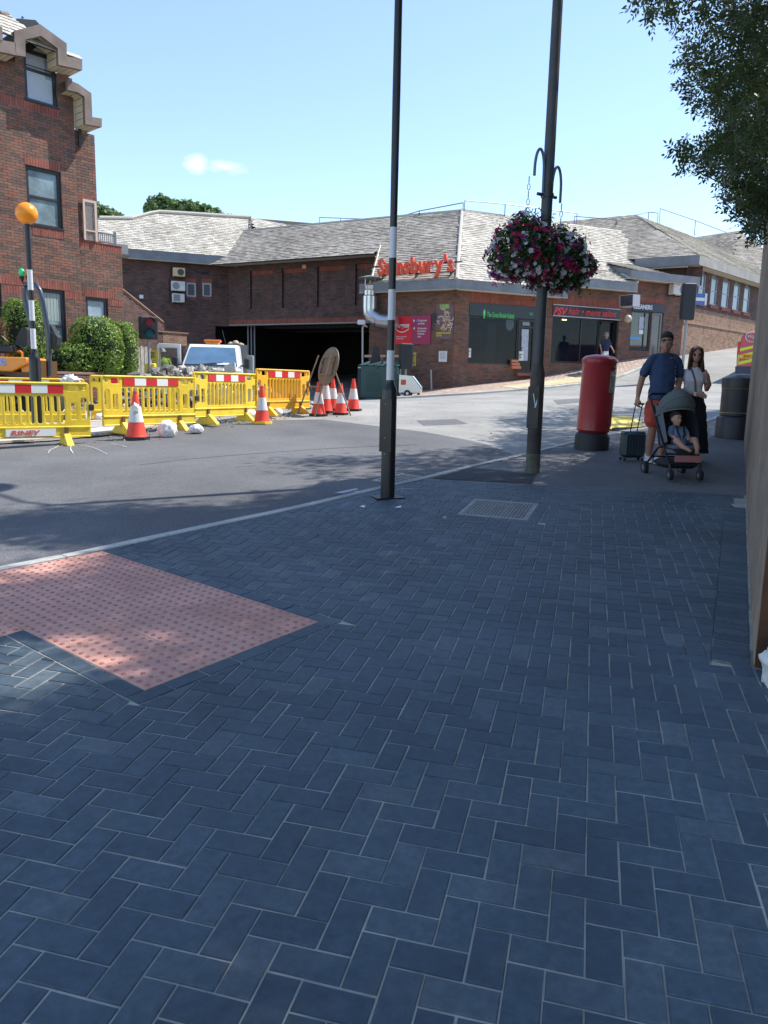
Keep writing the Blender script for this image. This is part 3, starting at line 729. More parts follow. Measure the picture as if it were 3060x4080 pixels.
def paver_geo(mb, Q, dz, tx=0, ty=0):
    c = sum(Q, Vector((0, 0))) / len(Q); n = len(Q); ch = .0045
    if area(Q) < 0: pass
    s = sum(Q[i].x * Q[(i + 1) % n].y - Q[(i + 1) % n].x * Q[i].y for i in range(n))
    if s < 0: Q = Q[::-1]
    # drop duplicates
    R = [q for i, q in enumerate(Q) if (q - Q[i - 1]).length > .004]; n = len(R)
    if n < 3: return
    ins = []
    for i in range(n):
        a = (R[i] - R[i - 1]).normalized(); b = (R[(i + 1) % n] - R[i]).normalized(); na = Vector((-a.y, a.x)); nb_ = Vector((-b.y, b.x)); m = na + nb_
        m = m / max(m.dot(na), .35); ins.append(R[i] + m * ch)
    z = lambda p: zp(p.x, p.y) + dz + tx * (p.x - c.x) + ty * (p.y - c.y)
    vs = [(p.x, p.y, z(p) - .022) for p in R] + [(p.x, p.y, z(p) - .0045) for p in R] + [(p.x, p.y, z(p)) for p in ins]
    fs = [tuple(range(2 * n, 3 * n))] + [(i, (i + 1) % n, n + (i + 1) % n, n + i) for i in range(n)] + [(n + i, n + (i + 1) % n, 2 * n + (i + 1) % n, 2 * n + i) for i in range(n)]
    mb.add(vs, fs)
# shared mesh for whole pavers
pm = MB(); hu, hv = UN - gap / 2, UN / 2 - gap / 2; ch = .0045
pm.add([(-hu, -hv, -.022), (hu, -hv, -.022), (hu, hv, -.022), (-hu, hv, -.022), (-hu, -hv, -.0045), (hu, -hv, -.0045), (hu, hv, -.0045), (-hu, hv, -.0045), (-hu + ch, -hv + ch, 0), (hu - ch, -hv + ch, 0), (hu - ch, hv - ch, 0), (-hu + ch, hv - ch, 0)],
       [(8, 9, 10, 11), (0, 1, 5, 4), (1, 2, 6, 5), (2, 3, 7, 6), (3, 0, 4, 7), (4, 5, 9, 8), (5, 6, 10, 9), (6, 7, 11, 10), (7, 4, 8, 11)])
pme = pm.mesh('paver', PAVER)
cand = []
for i, (Q, fl, c, k) in enumerate(pieces):
    if fl:
        X = proj((c.x, c.y, zp(c.x, c.y)))
        if X[2] > 0 and -40 < X[0] < 1700 and X[1] < 2260: cand.append((X[2], i))
cand.sort(); pick = set(i for _, i in cand[:300]); mb = MB()
for i, (Q, fl, c, k) in enumerate(pieces):
    dz = random.gauss(0, .0007); tx, ty = random.gauss(0, .004), random.gauss(0, .004)
    if i in pick:
        o = bpy.data.objects.new('paver', pme); COL.objects.link(o); o.parent = bedfile
        ang = atan2(LU.y, LU.x) + (pi / 2 if k == 'V' else 0) + random.gauss(0, .0025)
        xx = Vector((cos(ang), sin(ang), 0)); xx.z = (GX + tx) * xx.x + (GY + ty) * xx.y; nrm = Vector((-GX - tx, -GY - ty, 1)).normalized(); xx.normalize(); yy = nrm.cross(xx)
        m4 = Matrix.Identity(4)
        for r in range(3): m4[r][0] = xx[r]; m4[r][1] = yy[r]; m4[r][2] = nrm[r]
        m4[0][3] = c.x + random.gauss(0, .0006); m4[1][3] = c.y + random.gauss(0, .0006); m4[2][3] = zp(c.x, c.y) + dz
        o.matrix_basis = m4; continue
    paver_geo(mb, Q, dz, tx, ty)
mb.build('paver_field', PAVER, bedfile, True, kind='stuff')
# tactile slabs with 6 x 6 blisters
tm = MB(); h = TL_ / 2 - .0015; ch = .002
tm.add([(-h, -h, -.02), (h, -h, -.02), (h, h, -.02), (-h, h, -.02), (-h, -h, -.002), (h, -h, -.002), (h, h, -.002), (-h, h, -.002), (-h + ch, -h + ch, 0), (h - ch, -h + ch, 0), (h - ch, h - ch, 0), (-h + ch, h - ch, 0)],
       [(8, 9, 10, 11), (0, 1, 5, 4), (1, 2, 6, 5), (2, 3, 7, 6), (3, 0, 4, 7), (4, 5, 9, 8), (5, 6, 10, 9), (6, 7, 11, 10), (7, 4, 8, 11)])
for a in range(6):
    for b in range(6):
        x, y = (a - 2.5) * .0667, (b - 2.5) * .0667
        tm.mi = 1; tm.rings([(x, y, 0.0002, .0135, .0135), (x, y, .005, .0115, .0115), (x, y, .0065, .007, .007)], 8); tm.mi = 0
tme = tm.mesh('tactile_slab', [TACT, mat('blister_red', (.42, .18, .15), .8, var=.2, vscale=8)])
for (i, j) in tact:
    c = TO + TA * ((i + .5) * TL_) + TB * ((j + .5) * TL_); kp, kn = kerb_side(c); d = (c - kp).dot(kn)
    if d < -.28 or c.x < -6: continue
    m4 = Matrix.Identity(4); xx = Vector((TA.x, TA.y, GX * TA.x + GY * TA.y)).normalized(); nrm = Vector((-GX, -GY, 1)).normalized(); yy = nrm.cross(xx)
    for r in range(3): m4[r][0] = xx[r]; m4[r][1] = yy[r]; m4[r][2] = nrm[r]
    m4[0][3], m4[1][3], m4[2][3] = c.x, c.y, zp(c.x, c.y) + random.gauss(0, .0006)
    me = tme
    if d < .32:      # cut along the kerb
        me = tme.copy(); bm = bmesh.new(); bm.from_mesh(me); inv = m4.inverted(); kk = inv @ Vector((kp.x + kn.x * .006, kp.y + kn.y * .006, zp(kp.x, kp.y))); n3 = (inv.to_3x3() @ Vector((-kn.x, -kn.y, 0)))
        bmesh.ops.bisect_plane(bm, geom=bm.verts[:] + bm.edges[:] + bm.faces[:], plane_co=kk, plane_no=n3, clear_outer=True); bm.to_mesh(me); nf = len(bm.faces); bm.free()
        if nf < 3: continue
    o = bpy.data.objects.new('tactile_slab', me); COL.objects.link(o); o.parent = bedfile; o.matrix_basis = m4
# manhole cover
mhz = lambda p: zp(p.x, p.y)
mhc = thing('manhole_cover', 'grey steel access cover with raised studs set in the charcoal block paving', 'manhole cover', (mc.x, mc.y, mhz(mc)))
m4 = Matrix.Identity(4); xx = Vector((ma_.x, ma_.y, GX * ma_.x + GY * ma_.y)).normalized(); nrm = Vector((-GX, -GY, 1)).normalized(); yy = nrm.cross(xx)
for r in range(3): m4[r][0] = xx[r]; m4[r][1] = yy[r]; m4[r][2] = nrm[r]
m4[0][3], m4[1][3], m4[2][3] = mc.x, mc.y, mhz(mc)
CAST = mat('cast_steel', (.085, .09, .095), .55, .3, var=.25, vscale=20); CASTF = mat('cast_frame', (.30, .30, .285), .7, .1, var=.2, vscale=15)
mb = MB(); mb.T = m4; w2, h2 = mw / 2 - .004, mh / 2 - .004; fwid = .05
for a, b in (((-w2, -h2), (w2, -h2 + fwid)), ((-w2, h2 - fwid), (w2, h2)), ((-w2, -h2 + fwid), (-w2 + fwid, h2 - fwid)), ((w2 - fwid, -h2 + fwid), (w2, h2 - fwid))): mb.box((a[0], a[1], -.03), (b[0], b[1], .001))
mb.build('cover_frame', CASTF, mhc, True)
mb = MB(); mb.T = m4; cw, chh = w2 - fwid - .006, h2 - fwid - .006; mb.box((-cw, -chh, -.03), (cw, chh, -.003)); mb.build('cover_plate', CAST, mhc, True)
mb = MB(); mb.T = m4; nx, ny = 17, 12
for i in range(nx):
    for j in range(ny):
        x, y = (i + .5) / nx * 2 * cw - cw, (j + .5) / ny * 2 * chh - chh
        if abs(i - 8) < 2 and abs(j - 6) < 2: continue
        mb.rings([(x, y, -.003, cw / nx * .62, chh / ny * .58), (x, y, .003, cw / nx * .45, chh / ny * .4)], 6)
mb.build('stud_pattern', CASTF, mhc, True, kind='stuff')
# gully grate
gp = gnd(868, 1037).xy; k = min(range(len(KOUT)), key=lambda i: (KOUT[i] - gp).length); gt = (KOUT[k + 1] - KOUT[k - 1]).normalized(); gn = Vector((-gt.y, gt.x)); gc = KOUT[k] + gn * .19 + gt * .15
gr = thing('drain_grate', 'pale cast gully grate with dark slots beside the kerb behind the zebra pole', 'drain', (gc.x, gc.y, g(*gc) - .028))
Tg = frame((gt.x, gt.y, GX * gt.x + GY * gt.y), (-GX, -GY, 1)); Tg.translation = Vector((gc.x, gc.y, g(*gc) - .027))
mb = MB(); mb.T = Tg; mb.box((-.29, -.17, 0), (.29, .17, .002)); mb.build('void', BLACK, gr, True)
mb = MB(); mb.T = Tg
for a in ((-.3, -.18, .3, -.145), (-.3, .145, .3, .18), (-.3, -.145, -.27, .145), (.27, -.145, .3, .145)): mb.box((a[0], a[1], 0), (a[2], a[3], .012))
mb.build('grate_frame', KERB, gr, True)
for i in range(6):
    mb = MB(); mb.T = Tg; x = -.22 + i * .088; mb.add([(x - .02, -.145, .003), (x + .012, -.145, .003), (x + .03, .145, .003), (x - .002, .145, .003), (x - .02, -.145, .011), (x + .012, -.145, .011), (x + .03, .145, .011), (x - .002, .145, .011)], [(4, 5, 6, 7), (0, 1, 5, 4), (1, 2, 6, 5), (2, 3, 7, 6), (3, 0, 4, 7)]); mb.build('grate_bar', CASTF, gr, True)
# right-hand wall
wl = thing('concrete_wall', 'tall weathered pale rendered wall at the right edge beside the block paving', 'wall', (WB0.x, WB0.y, zp(*WB0)))
WW = Wall(WB0, wd_); wlen = (WB1 - WB0).length; ztop = 4.45
mb = MB(); mb.T = WW.mtx(0, 0); mb.box((0, -.42, -.3), (wlen, 0, ztop)); mb.build('wall_body', CONC, wl, True)
RUST = mat('rusty_brown_brick', (.045, .024, .013), .9, col2=(.16, .06, .018), vscale=2.5, bump=.5, bscale=30)
mb = MB(); mb.T = WW.mtx(0, 0); mb.box((-.012, -.42, -.3), (0, -.004, 1.55)); mb.build('brown_end_face', RUST, wl, True)
mb = MB(); mb.T = WW.mtx(0, 0); mb.bbox((-.03, -.46, ztop), (wlen + .03, .04, ztop + .09), .015); mb.build('coping', CONC, wl, True)

# road cover near the far kerb line, tarmac seam and small repairs
rc = gnd(1189, 963); t = thing('road_cover', 'pale metal cover set in the road beside the kerb left of the post box', 'cover', (rc.x, rc.y, rc.z - .03)); mb = MB(); a_, b_ = .30, .22
def onroad(x, y, o): return (rc.x + x * .83 + y * -.55, rc.y + x * .55 + y * .83, g(rc.x + x * .83 - y * .55, rc.y + x * .55 + y * .83) + o)
mb.add([onroad(-a_, -b_, -.022), onroad(a_, -b_, -.022), onroad(a_, b_, -.022), onroad(-a_, b_, -.022)], [(0, 1, 2, 3)]); mb.build('frame', CASTF, t, True)
mb = MB(); a_, b_ = .24, .17; mb.add([onroad(-a_, -b_, -.018), onroad(a_, -b_, -.018), onroad(a_, b_, -.018), onroad(-a_, b_, -.018)], [(0, 1, 2, 3)]); mb.build('lid', CAST, t, True)
seam = smooth([gnd(*p).xy for p in ((300, 1000), (430, 985), (600, 972), (760, 962), (900, 957))], 2); mb = MB(); vs = []
for i, p in enumerate(seam):
    for s_ in (-.012, .012): vs.append((p.x, p.y + s_ + .01 * noise.noise(Vector((p.x * 5, 0, 0))), g(p.x, p.y) - .0245))
mb.add(vs, [(2 * i, 2 * i + 1, 2 * i + 3, 2 * i + 2) for i in range(len(seam) - 1)]); mb.build('road_seam', mat('tar_seam', (.04, .04, .042), .7), None, kind='structure')
rp = [[(900, 905), (985, 902), (1010, 912), (915, 916)], [(1195, 862), (1250, 858), (1262, 866), (1205, 871)], [(1400, 826), (1470, 818), (1485, 826), (1410, 834)]]
for P in rp:
    q = [gnd(*p).xy for p in P]; loft('road_repair', [q[0], q[3]], [q[1], q[2]], 4, 8, -.030, ASPH_PAV, kind='structure')
# ================================================================== SUPERMARKET BLOCK
A = at(980, 735, 31.4).xy
U1 = Vector((-.882, .471)).normalized(); U2 = Vector((sin(radians(65)), cos(radians(65))))
WA = Wall(A, U1); WK = Wall(A, U2)
inw1 = -WA.n; inw2 = -WK.n
ze = WA.sz(980, 627)[1]            # underside of the eave
sm = thing('supermarket_building', 'long brown brick supermarket wing with blind panels above the dark loading bay', 'building', (A.x - 8, A.y + 6, g(A.x - 8, A.y + 6)))
ks = thing('kebab_shop_building', 'brown brick corner shop with dark kebab shop front and hipped pale tiled roof', 'building', (A.x, A.y, g(A.x, A.y)))
hs = thing('salon_building', 'brown brick shop with black hair salon front between the kebab shop and the cleaners', 'building', (A.x + 6, A.y + 3, g(A.x + 6, A.y + 3)))
cs = thing('cleaners_building', 'brown brick shop with navy cleaners fascia beside the air conditioner', 'building', (A.x + 10, A.y + 5, g(A.x + 10, A.y + 5)))
ow = thing('office_wing_building', 'uphill brick wing with five tall arched windows and a low grey tiled roof', 'building', (A.x + 14, A.y + 8, g(A.x + 14, A.y + 8)))
def eave(par, W, s0, s1, z, oh=.55, h=.34, thk=.09, ends=True, m=None):
    mb = MB(); W.box(mb, (s0, s1, z, z + h), oh - thk, oh); mb.build('fascia', m or FASCIA, par, True)
    mb = MB(); W.box(mb, (s0, s1, z + .0, z + .03), .0, oh - thk); mb.build('soffit', SOFFIT, par, True)
    mb = MB(); W.box(mb, (s0 - .02, s1 + .02, z - .035, z - .002), oh - .06, oh - .02); mb.build('eave_strip', mat('eave_strip', (.5, .47, .4), .7), par, True)
def window(par, W, r, rec=.1, fr=.06, mfr=None, glass=None, mid=None, mull=None, name='window', sub=True):
    f = MB(); a, b, c, d = r
    for q in ((a, a + fr, c, d), (b - fr, b, c, d), (a + fr, b - fr, c, c + fr), (a + fr, b - fr, d - fr, d)): W.box(f, q, -rec, -rec + .06)
    if mid: zz = c + (d - c) * mid; W.box(f, (a + fr, b - fr, zz - fr * .4, zz + fr * .4), -rec, -rec + .055)
    if mull:
        for k in mull: x = a + (b - a) * k; W.box(f, (x - fr * .4, x + fr * .4, c + fr, d - fr), -rec, -rec + .055)
    fo = f.build(name, mfr or DARKFRAME, par, True)
    p = MB(); W.box(p, (a + fr * .9, b - fr * .9, c + fr * .9, d - fr * .9), -rec + .012, -rec + .02); p.build('pane', glass or GLASSD, fo, True)
    return fo
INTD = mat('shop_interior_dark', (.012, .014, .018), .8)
# ---- Argos-side wall (faces left) and kebab facade
sA1 = WA.sz(797, 760)[0]
sK1 = WK.sz(1191, 740)[0]
zg = lambda W, s: g(*(W.P.xy + W.d.xy * s))
bricks(ks, WA, 0, sA1, zg(WA, sA1) - .5, ze, holes=[], soldiers=[(0.35, WA.sz(835, 680)[0], WA.sz(930, 682)[1] - .2, WA.sz(930, 682)[1] + .02)], m=BRICK, indiv=150)
kwin = WK.rect(1008, 660, 1118, 787); fas = WK.rect(1012, 658.5, 1156, 687); zf0, zf1 = fas[2] + .02, fas[3]
kdoor = (kwin[1] + .02, WK.sz(1156, 740)[0], WK.sz(1130, 806)[1], zf0)
k0 = kwin[0] + .1
kh = [(k0, kdoor[1], zf0 - .01, zf1), (k0, kwin[1] + .02, kwin[2], zf0), (kwin[1] + .02, kdoor[1], kdoor[2], zf0)]
bricks(ks, WK, 0, sK1, zg(WK, 0) - .6, ze, holes=kh, soldiers=[(k0, kdoor[1] + .1, zf1 + .004, zf1 + .44)], indiv=150)
mb = MB(); WK.box(mb, (k0, kdoor[1], zf0, zf1 - .005), -.1, .03); mb.build('shop_fascia', mat('fascia_kebab', (.016, .028, .036), .4), ks, True)
window(ks, WK, (k0 + .02, kwin[1], kwin[2], zf0 - .02), rec=.09, fr=.05, mull=None, name='shop_window')
dfr = window(ks, WK, (kdoor[0], kdoor[1] - .02, kdoor[2] + .02, zf0 - .02), rec=.1, fr=.09, mid=.86, name='shop_door')
mb = MB(); WK.box(mb, (kdoor[0] - .15, kdoor[1], kdoor[2] - .12, kdoor[2]), -.1, .28); mb.build('door_step', REDBRICK, ks, True)
for i in range(3):
    mb = MB(); s = kdoor[0] - .36 + .0 * i; WK.box(mb, (s, s + .34 + .05 * i, kdoor[2] + .43 - i * .13, kdoor[2] + .54 - i * .13), .012, .12 + .03 * i); mb.build('sill_brick', mat('brick_orange', (.55, .2, .11), .8), ks, True)
POST = mat('paper_print', (.55, .56, .6), .7, col2=(.28, .33, .45), vscale=9)
PAPER = mat('white_paper', (.75, .75, .73), .6)
def sticker(par, W, px, m, o=-.07, name='poster', th=.004):
    mb = MB(); W.box(mb, W.rect(*px), o, o + th); return mb.build(name, m, par, True)
gy = lambda y: y
sticker(dfr, WK, (1131, 689, 1146, 703), mat('grille', (.25, .27, .3), .5), name='vent_grille')
for i, (a, b) in enumerate(((711, 727), (727, 750), (750, 779))): sticker(dfr, WK, (1129, a, 1144 - i, b), POST)
q = sticker(ks, WK, (1121, 759, 1132, 779), PAPER, o=-.06, name='door_notice'); text_on(WK, 'WATCH\nTHIS\nSPACE', WK.rect(1123, 764, 1130, 774), BLACKM, q, -.05)
q = sticker(ks, WK, (1007.5 + 1.5, 752, 1019, 772), PAPER, name='window_notice'); text_on(WK, 'WATCH\nTHIS\nSPACE', WK.rect(1010.5, 757, 1017.5, 767), BLACKM, q, -.06)
sticker(dfr, WK, (1117.5, 742, 1124, 746.5), mat('green_sticker', (.1, .6, .28), .5), name='door_sticker')
mb = MB(); s, z = WK.sz(1103.5, 699.5); mb.T = WK.mtx(s, z, -.075); mb.prism([(.2 * cos(t * pi / 10), .27 * sin(t * pi / 10)) for t in range(20)], 0, .004, 'y'); mb.build('round_window_sign', mat('pale_teal', (.35, .55, .56), .5), ks, True)
GREENL = mat('green_lettering', (.10, .62, .16), .4)
text_on(WK, 'The Great British Kebab', WK.rect(1051, 675.5, 1109.5, 684.5 + 2), GREENL, ks, .035, 'shop_name', .01)
text_on(WK, '10', WK.rect(1143, 675, 1149, 681.5), GREENL, ks, .035, 'shop_number', .01)
mb = MB(); s, z = WK.sz(1045, 678); mb.T = WK.mtx(s, z, .03); mb.prism([(-.012, -.19), (.012, -.19), (.055, .06), (.04, .12), (.0, .19), (-.04, .12), (-.055, .06)], 0, .012, 'y'); mb.build('kebab_emblem', GREENL, ks, True)
for p_, a_, b_, z0_, z1_ in ((ks, k0 - .1, kdoor[1] + .1, kwin[2] - .9, zf0), (hs, WK.sz(1190, 700)[0], WK.sz(1336, 700)[0], kwin[2] - .6, zf1 + .3), (cs, WK.sz(1352, 700)[0], WK.sz(1434, 700)[0], kwin[2] + .2, zf1 + .9)):
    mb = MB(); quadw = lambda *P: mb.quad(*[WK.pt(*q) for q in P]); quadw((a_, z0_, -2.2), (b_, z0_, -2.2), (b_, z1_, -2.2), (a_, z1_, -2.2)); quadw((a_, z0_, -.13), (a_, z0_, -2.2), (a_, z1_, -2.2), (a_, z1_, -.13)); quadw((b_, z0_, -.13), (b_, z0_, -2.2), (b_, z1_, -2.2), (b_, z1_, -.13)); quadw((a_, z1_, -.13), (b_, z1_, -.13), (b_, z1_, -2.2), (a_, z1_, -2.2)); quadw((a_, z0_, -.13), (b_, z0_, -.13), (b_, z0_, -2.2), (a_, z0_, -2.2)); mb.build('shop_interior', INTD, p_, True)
    W_c = mat('counter_dark', (.10, .10, .11), .4); mb = MB(); WK.box(mb, (a_ + .5, b_ - .9, z0_, z0_ + 1.5), -1.7, -1.2); mb.build('counter', W_c, p_, True)
    for k in range(5):
        f = (k + .3) / 5; mb = MB(); s_ = a_ + (b_ - a_) * f; WK.box(mb, (s_, s_ + .45, z1_ - 1.1 - .2 * (k % 2), z1_ - .35), -2.15, -2.1); mb.build('wall_poster', mat('interior_poster%d' % (k % 3), ((.20, .13, .08), (.10, .13, .16), (.16, .05, .05))[k % 3], .6), p_, True)
mb = MB(); WK.box(mb, WK.rect(1060, 697, 1077, 785), -.3, -.27); mb.build('reflection_panel', mat('reflection_bluegrey', (.20, .25, .30), .6), ks, True)  # added panel, stands in for a blue-grey reflection in the window
mb = MB(); WK.box(mb, WK.rect(1012, 765, 1058, 785), -.5, -.3); mb.build('window_shelf', mat('shelf_grey', (.12, .14, .17), .5), ks, True)
# eaves and roofs: one roof plane over the left-facing side, recessed part higher up
OH = .55; H = .34
Ztop = ze + H
# corner in plan of the eave lines
def isect(Wa, oa, Wb, ob):
    return lineint(Wa.P.xy + Wa.n.xy * oa, Wa.d.xy, Wb.P.xy + Wb.n.xy * ob, Wb.d.xy)
cor = isect(WA, OH, WK, OH)
sKe = WK.sz(1209, 640)[0]
WAe = WA.off(OH); WKe = WK.off(OH)
sc_A = (cor - WAe.P.xy).dot(WAe.d.xy); sc_K = (cor - WKe.P.xy).dot(WKe.d.xy)
eave(ks, WA, sc_A, sA1 + .2, ze, OH); eave(ks, WK, sc_K, sKe, ze, OH)
apv = at(998, 455, 36.6); apex = apv.xy; zr = apv.z
RB1 = (apex - WA.P.xy).dot(inw1.xy) + OH; RB2 = (apex - WK.P.xy).dot(inw2.xy) + OH
PITCH = math.atan((zr - Ztop) / RB1); PITCH2 = math.atan((zr - Ztop) / RB2); RB = RB2
up1 = Vector((inw1.x * cos(PITCH), inw1.y * cos(PITCH), sin(PITCH))); up2 = Vector((inw2.x * cos(PITCH2), inw2.y * cos(PITCH2), sin(PITCH2)))
SL = RB1 / cos(PITCH); SL2 = RB2 / cos(PITCH2)
sap1 = (apex - WAe.P.xy).dot(WAe.d.xy); sap2 = (apex - WKe.P.xy).dot(WKe.d.xy)
SETB = 2.9; tset = (SETB) / cos(PITCH)
PW = Wall(A - WA.n.xy * SETB, U1)      # panelled wall plane
sP0 = PW.sz(832, 640)[0] ; sP1 = PW.sz(495, 640)[0]
O1 = (cor.x, cor.y, Ztop); e1 = (U1.x, U1.y, 0); s_off = lambda s: s - sc_A
sAr = WAe.sz(800, 616)[0]; sBr = sP0
tiles(ks, O1, e1, up1, [(0, 0), (s_off(sAr), 0), (s_off(sBr), tset), (s_off(sBr), SL), (s_off(sap1), SL)], m=TILE_SHADED, indiv=150)
W3d = Vector((-sin(radians(68.6)), -cos(radians(68.6))))
C3 = PW.P.xy + PW.d.xy * sP1
W3 = Wall(C3, W3d)
O1v = Vector(O1)
def sp(s, t): return O1v + Vector(e1) * s + up1 * t
tiles(sm, O1, e1, up1, [(s_off(sBr), tset - .75), (s_off(sP1) + .35, tset - .75), (s_off(sP1) + 2.6, SL), (s_off(sBr), SL)], m=TILE_SHADED, indiv=300)
# kebab right slope; its verge at sKe
tiles(ks, (cor.x, cor.y, Ztop), (U2.x, U2.y, 0), up2, [(0, 0), (sKe - sc_K, 0), (sKe - sc_K + .0, SL2), (sap2 - sc_K, SL2)], m=TILE, indiv=150)
def bar(par, pts, r, m, name, n=6): mb = MB(); mb.tube(pts, r, n); return mb.build(name, m, par, True)
hipm = mat('hip_mortar', (.5, .47, .4), .9)
bar(ks, [Vector((cor.x, cor.y, Ztop + .02)), Vector((apex.x, apex.y, zr + .04))], .07, hipm, 'hip_ridge')
def onplane(px, py, O, n):
    v = ray(px, py); O = Vector(O); d = Vector(v); t = (O - Vector((0, 0, CAMH))).dot(n) / d.dot(n); return Vector((0, 0, CAMH)) + d * t
bar(ks, [Vector((apex.x, apex.y, zr)), Vector((apex.x, apex.y, zr)) + Vector(e1) * (s_off(sBr) - s_off(sap1))], .07, hipm, 'ridge_tiles')
bar(sm, [Vector((apex.x, apex.y, zr)) + Vector(e1) * (s_off(sBr) - s_off(sap1)), sp(s_off(sP1) + 2.6, SL)], .07, hipm, 'ridge_tiles')
bar(ks, [Vector((apex.x, apex.y, zr)), Vector((apex.x, apex.y, zr)) + Vector((U2.x, U2.y, 0)) * (sKe - sap2 + 3)], .07, hipm, 'ridge_tiles')
mb = MB(); a = sp(s_off(sAr), 0); b = sp(s_off(sBr), tset); mb.tube([a, b], .06, 4); mb.build('verge_board', SOFFIT, ks, True)
# back slopes so that the ridge is not a bare edge
for (o_, e_, i_, s0_, s1_) in ((Vector((apex.x, apex.y, zr)), Vector(e1), inw1, 0, s_off(sP1) + 2.6 - s_off(sap1)), (Vector((apex.x, apex.y, zr)), Vector((U2.x, U2.y, 0)), inw2, 0, sKe - sap2 + 3)):
    mb = MB(); dn = Vector((i_.x * 5, i_.y * 5, -4)); mb.quad(o_ + e_ * s0_, o_ + e_ * s1_, o_ + e_ * s1_ + dn, o_ + e_ * s0_ + dn); mb.build('rear_roof_slope', TILE_SHADED, ks, True)
# ---- panelled wall over the loading bay
zs = PW.sz(787, 695)[1]; zpe = PW.sz(700, 562)[1]
PWs = sP0 - .45
pan = []
for (x0, y0, x1, y1) in ((162, 465, 314, 722), (372, 440, 538, 710), (604, 420, 785, 697), (857, 398, 925, 688)):
    q = PW.rect(*(488 + x0 / 3.06, 433.7 + y0 / 3.06, 488 + x1 / 3.06, 433.7 + y1 / 3.06)); pan.append(q)
pz0 = sum(p[2] for p in pan[:3]) / 3; pz1 = sum(p[3] for p in pan[:3]) / 3
pan = [(p[0], p[1], pz0, pz1) for p in pan]; pan[3] = (PWs + .05, pan[3][1], pz0, pz1)
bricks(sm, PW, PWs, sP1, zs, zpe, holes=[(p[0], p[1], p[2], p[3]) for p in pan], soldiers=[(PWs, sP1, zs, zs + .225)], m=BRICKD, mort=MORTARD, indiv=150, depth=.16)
PWr = PW.off(-.11)
for p in pan:
    bricks(sm, PWr, p[0], p[1], p[2], p[3], soldiers=[(p[0], p[1], p[3] - .225, p[3])], m=BRICKD, mort=MORTARD)
eave(sm, PW, sBr - .15, sP1, zpe, .5, .4)
mb = MB(); PW.box(mb, (PWs, sP1, zs - .06, zs - .003), -.3, .05); mb.build('bay_lintel', mat('lintel', (.3, .27, .24), .7), sm, True)
# loading bay interior
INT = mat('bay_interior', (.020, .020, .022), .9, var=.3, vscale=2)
dep = 11.0; zb = .5
mb = MB()
W_ = PW
quadw = None
def quadw(mb, W, pts): mb.quad(*[W.pt(*p) for p in pts])
sL, sR = sP1 + 1.2, PWs + .3
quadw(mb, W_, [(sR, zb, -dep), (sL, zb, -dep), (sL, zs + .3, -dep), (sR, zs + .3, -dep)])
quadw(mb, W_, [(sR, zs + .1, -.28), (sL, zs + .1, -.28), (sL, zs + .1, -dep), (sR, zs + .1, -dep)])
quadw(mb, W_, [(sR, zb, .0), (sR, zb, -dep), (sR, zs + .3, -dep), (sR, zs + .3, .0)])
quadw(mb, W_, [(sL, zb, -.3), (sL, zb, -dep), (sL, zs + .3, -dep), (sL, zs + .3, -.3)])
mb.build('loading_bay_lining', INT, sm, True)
# side return of the corner shop into the bay
mb = MB(); quadw(mb, WA, [(sA1, .5, 0), (sA1, .5, -3.2), (sA1, ze, -3.2), (sA1, ze, 0)]); mb.build('return_wall', BRICKD, ks, True)
mb = MB(); quadw(mb, WA, [(sA1, ze, 0), (sA1, ze, -3.0), (sP0, zpe + .3, -2.9), (sP0 - .5, ze + .3, 0)]); mb.build('gable_infill', BRICKD, ks, True)
BAYC = mat('bay_beam', (.06, .055, .05), .9)
for i in range(2):
    mb = MB(); PW.box(mb, (PWs, sP1, zs - .02 - .0 * i, zs + .1), -3.2 - 3 * i, -2.9 - 3 * i); mb.build('ceiling_beam', BAYC, sm, True)
for x in (523, 530, 537):
    s, z = PW.sz(x, 740); bar(sm, [PW.pt(s, .9, -.5), PW.pt(s, zs, -.5)], .04, mat('bay_pipe', (.22, .22, .23), .5), 'pipe')
# ---- far left wall with air conditioners
s3 = W3.sz(258, 640)[0]; z3e = zpe
wz = [W3.rect(*r) for r in ((403, 611, 423, 641), (437.5, 611.5, 456.5, 641.5))]
vent = W3.rect(402 + (0) + 20, 585, 430 + 24, 593) if False else W3.rect((400 + 1105 / 2.765) / D, (800 + 780 / 2.765) / D, (400 + 1190 / 2.765) / D, (800 + 812 / 2.765) / D)
sold3 = [(w[0] - .05, w[1] + .05, w[3] + .01, w[3] + .225) for w in wz] + [(w[0] - .0, w[1] + .0, w[2] - .12, w[2] - .01) for w in wz]
s465 = W3.sz(466, 760)[0]
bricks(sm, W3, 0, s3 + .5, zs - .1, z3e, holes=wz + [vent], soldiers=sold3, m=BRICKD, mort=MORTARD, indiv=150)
bricks(sm, W3, s465, s3 + .5, .3, zs - .1, m=BRICKD, mort=MORTARD)
for w in wz: window(sm, W3, w, .05, .07, mat('grey_window_frame', (.42, .42, .42), .5), mat('window_grey', (.10, .115, .13), .2))
mb = MB(); W3.box(mb, vent, -.08, -.05); mb.build('vent', BLACKM, sm, True)
eave(sm, W3, -.3, W3.sz(276, 575)[0], z3e, .5, .4)
mb = MB(); W3.box(mb, (W3.sz(276, 575)[0], W3.sz(262, 570)[0] + .6, z3e + .1, z3e + .55), -.3, .75); mb.build('eave_box_end', mat('pale_render', (.5, .47, .4), .7), sm, True)
in3 = -W3.n; up3 = Vector((in3.x * cos(PITCH), in3.y * cos(PITCH), sin(PITCH)))
W3e = W3.off(.5); zt3 = z3e + .4
PITCH = radians(38); up3 = Vector((in3.x * cos(PITCH), in3.y * cos(PITCH), sin(PITCH)))
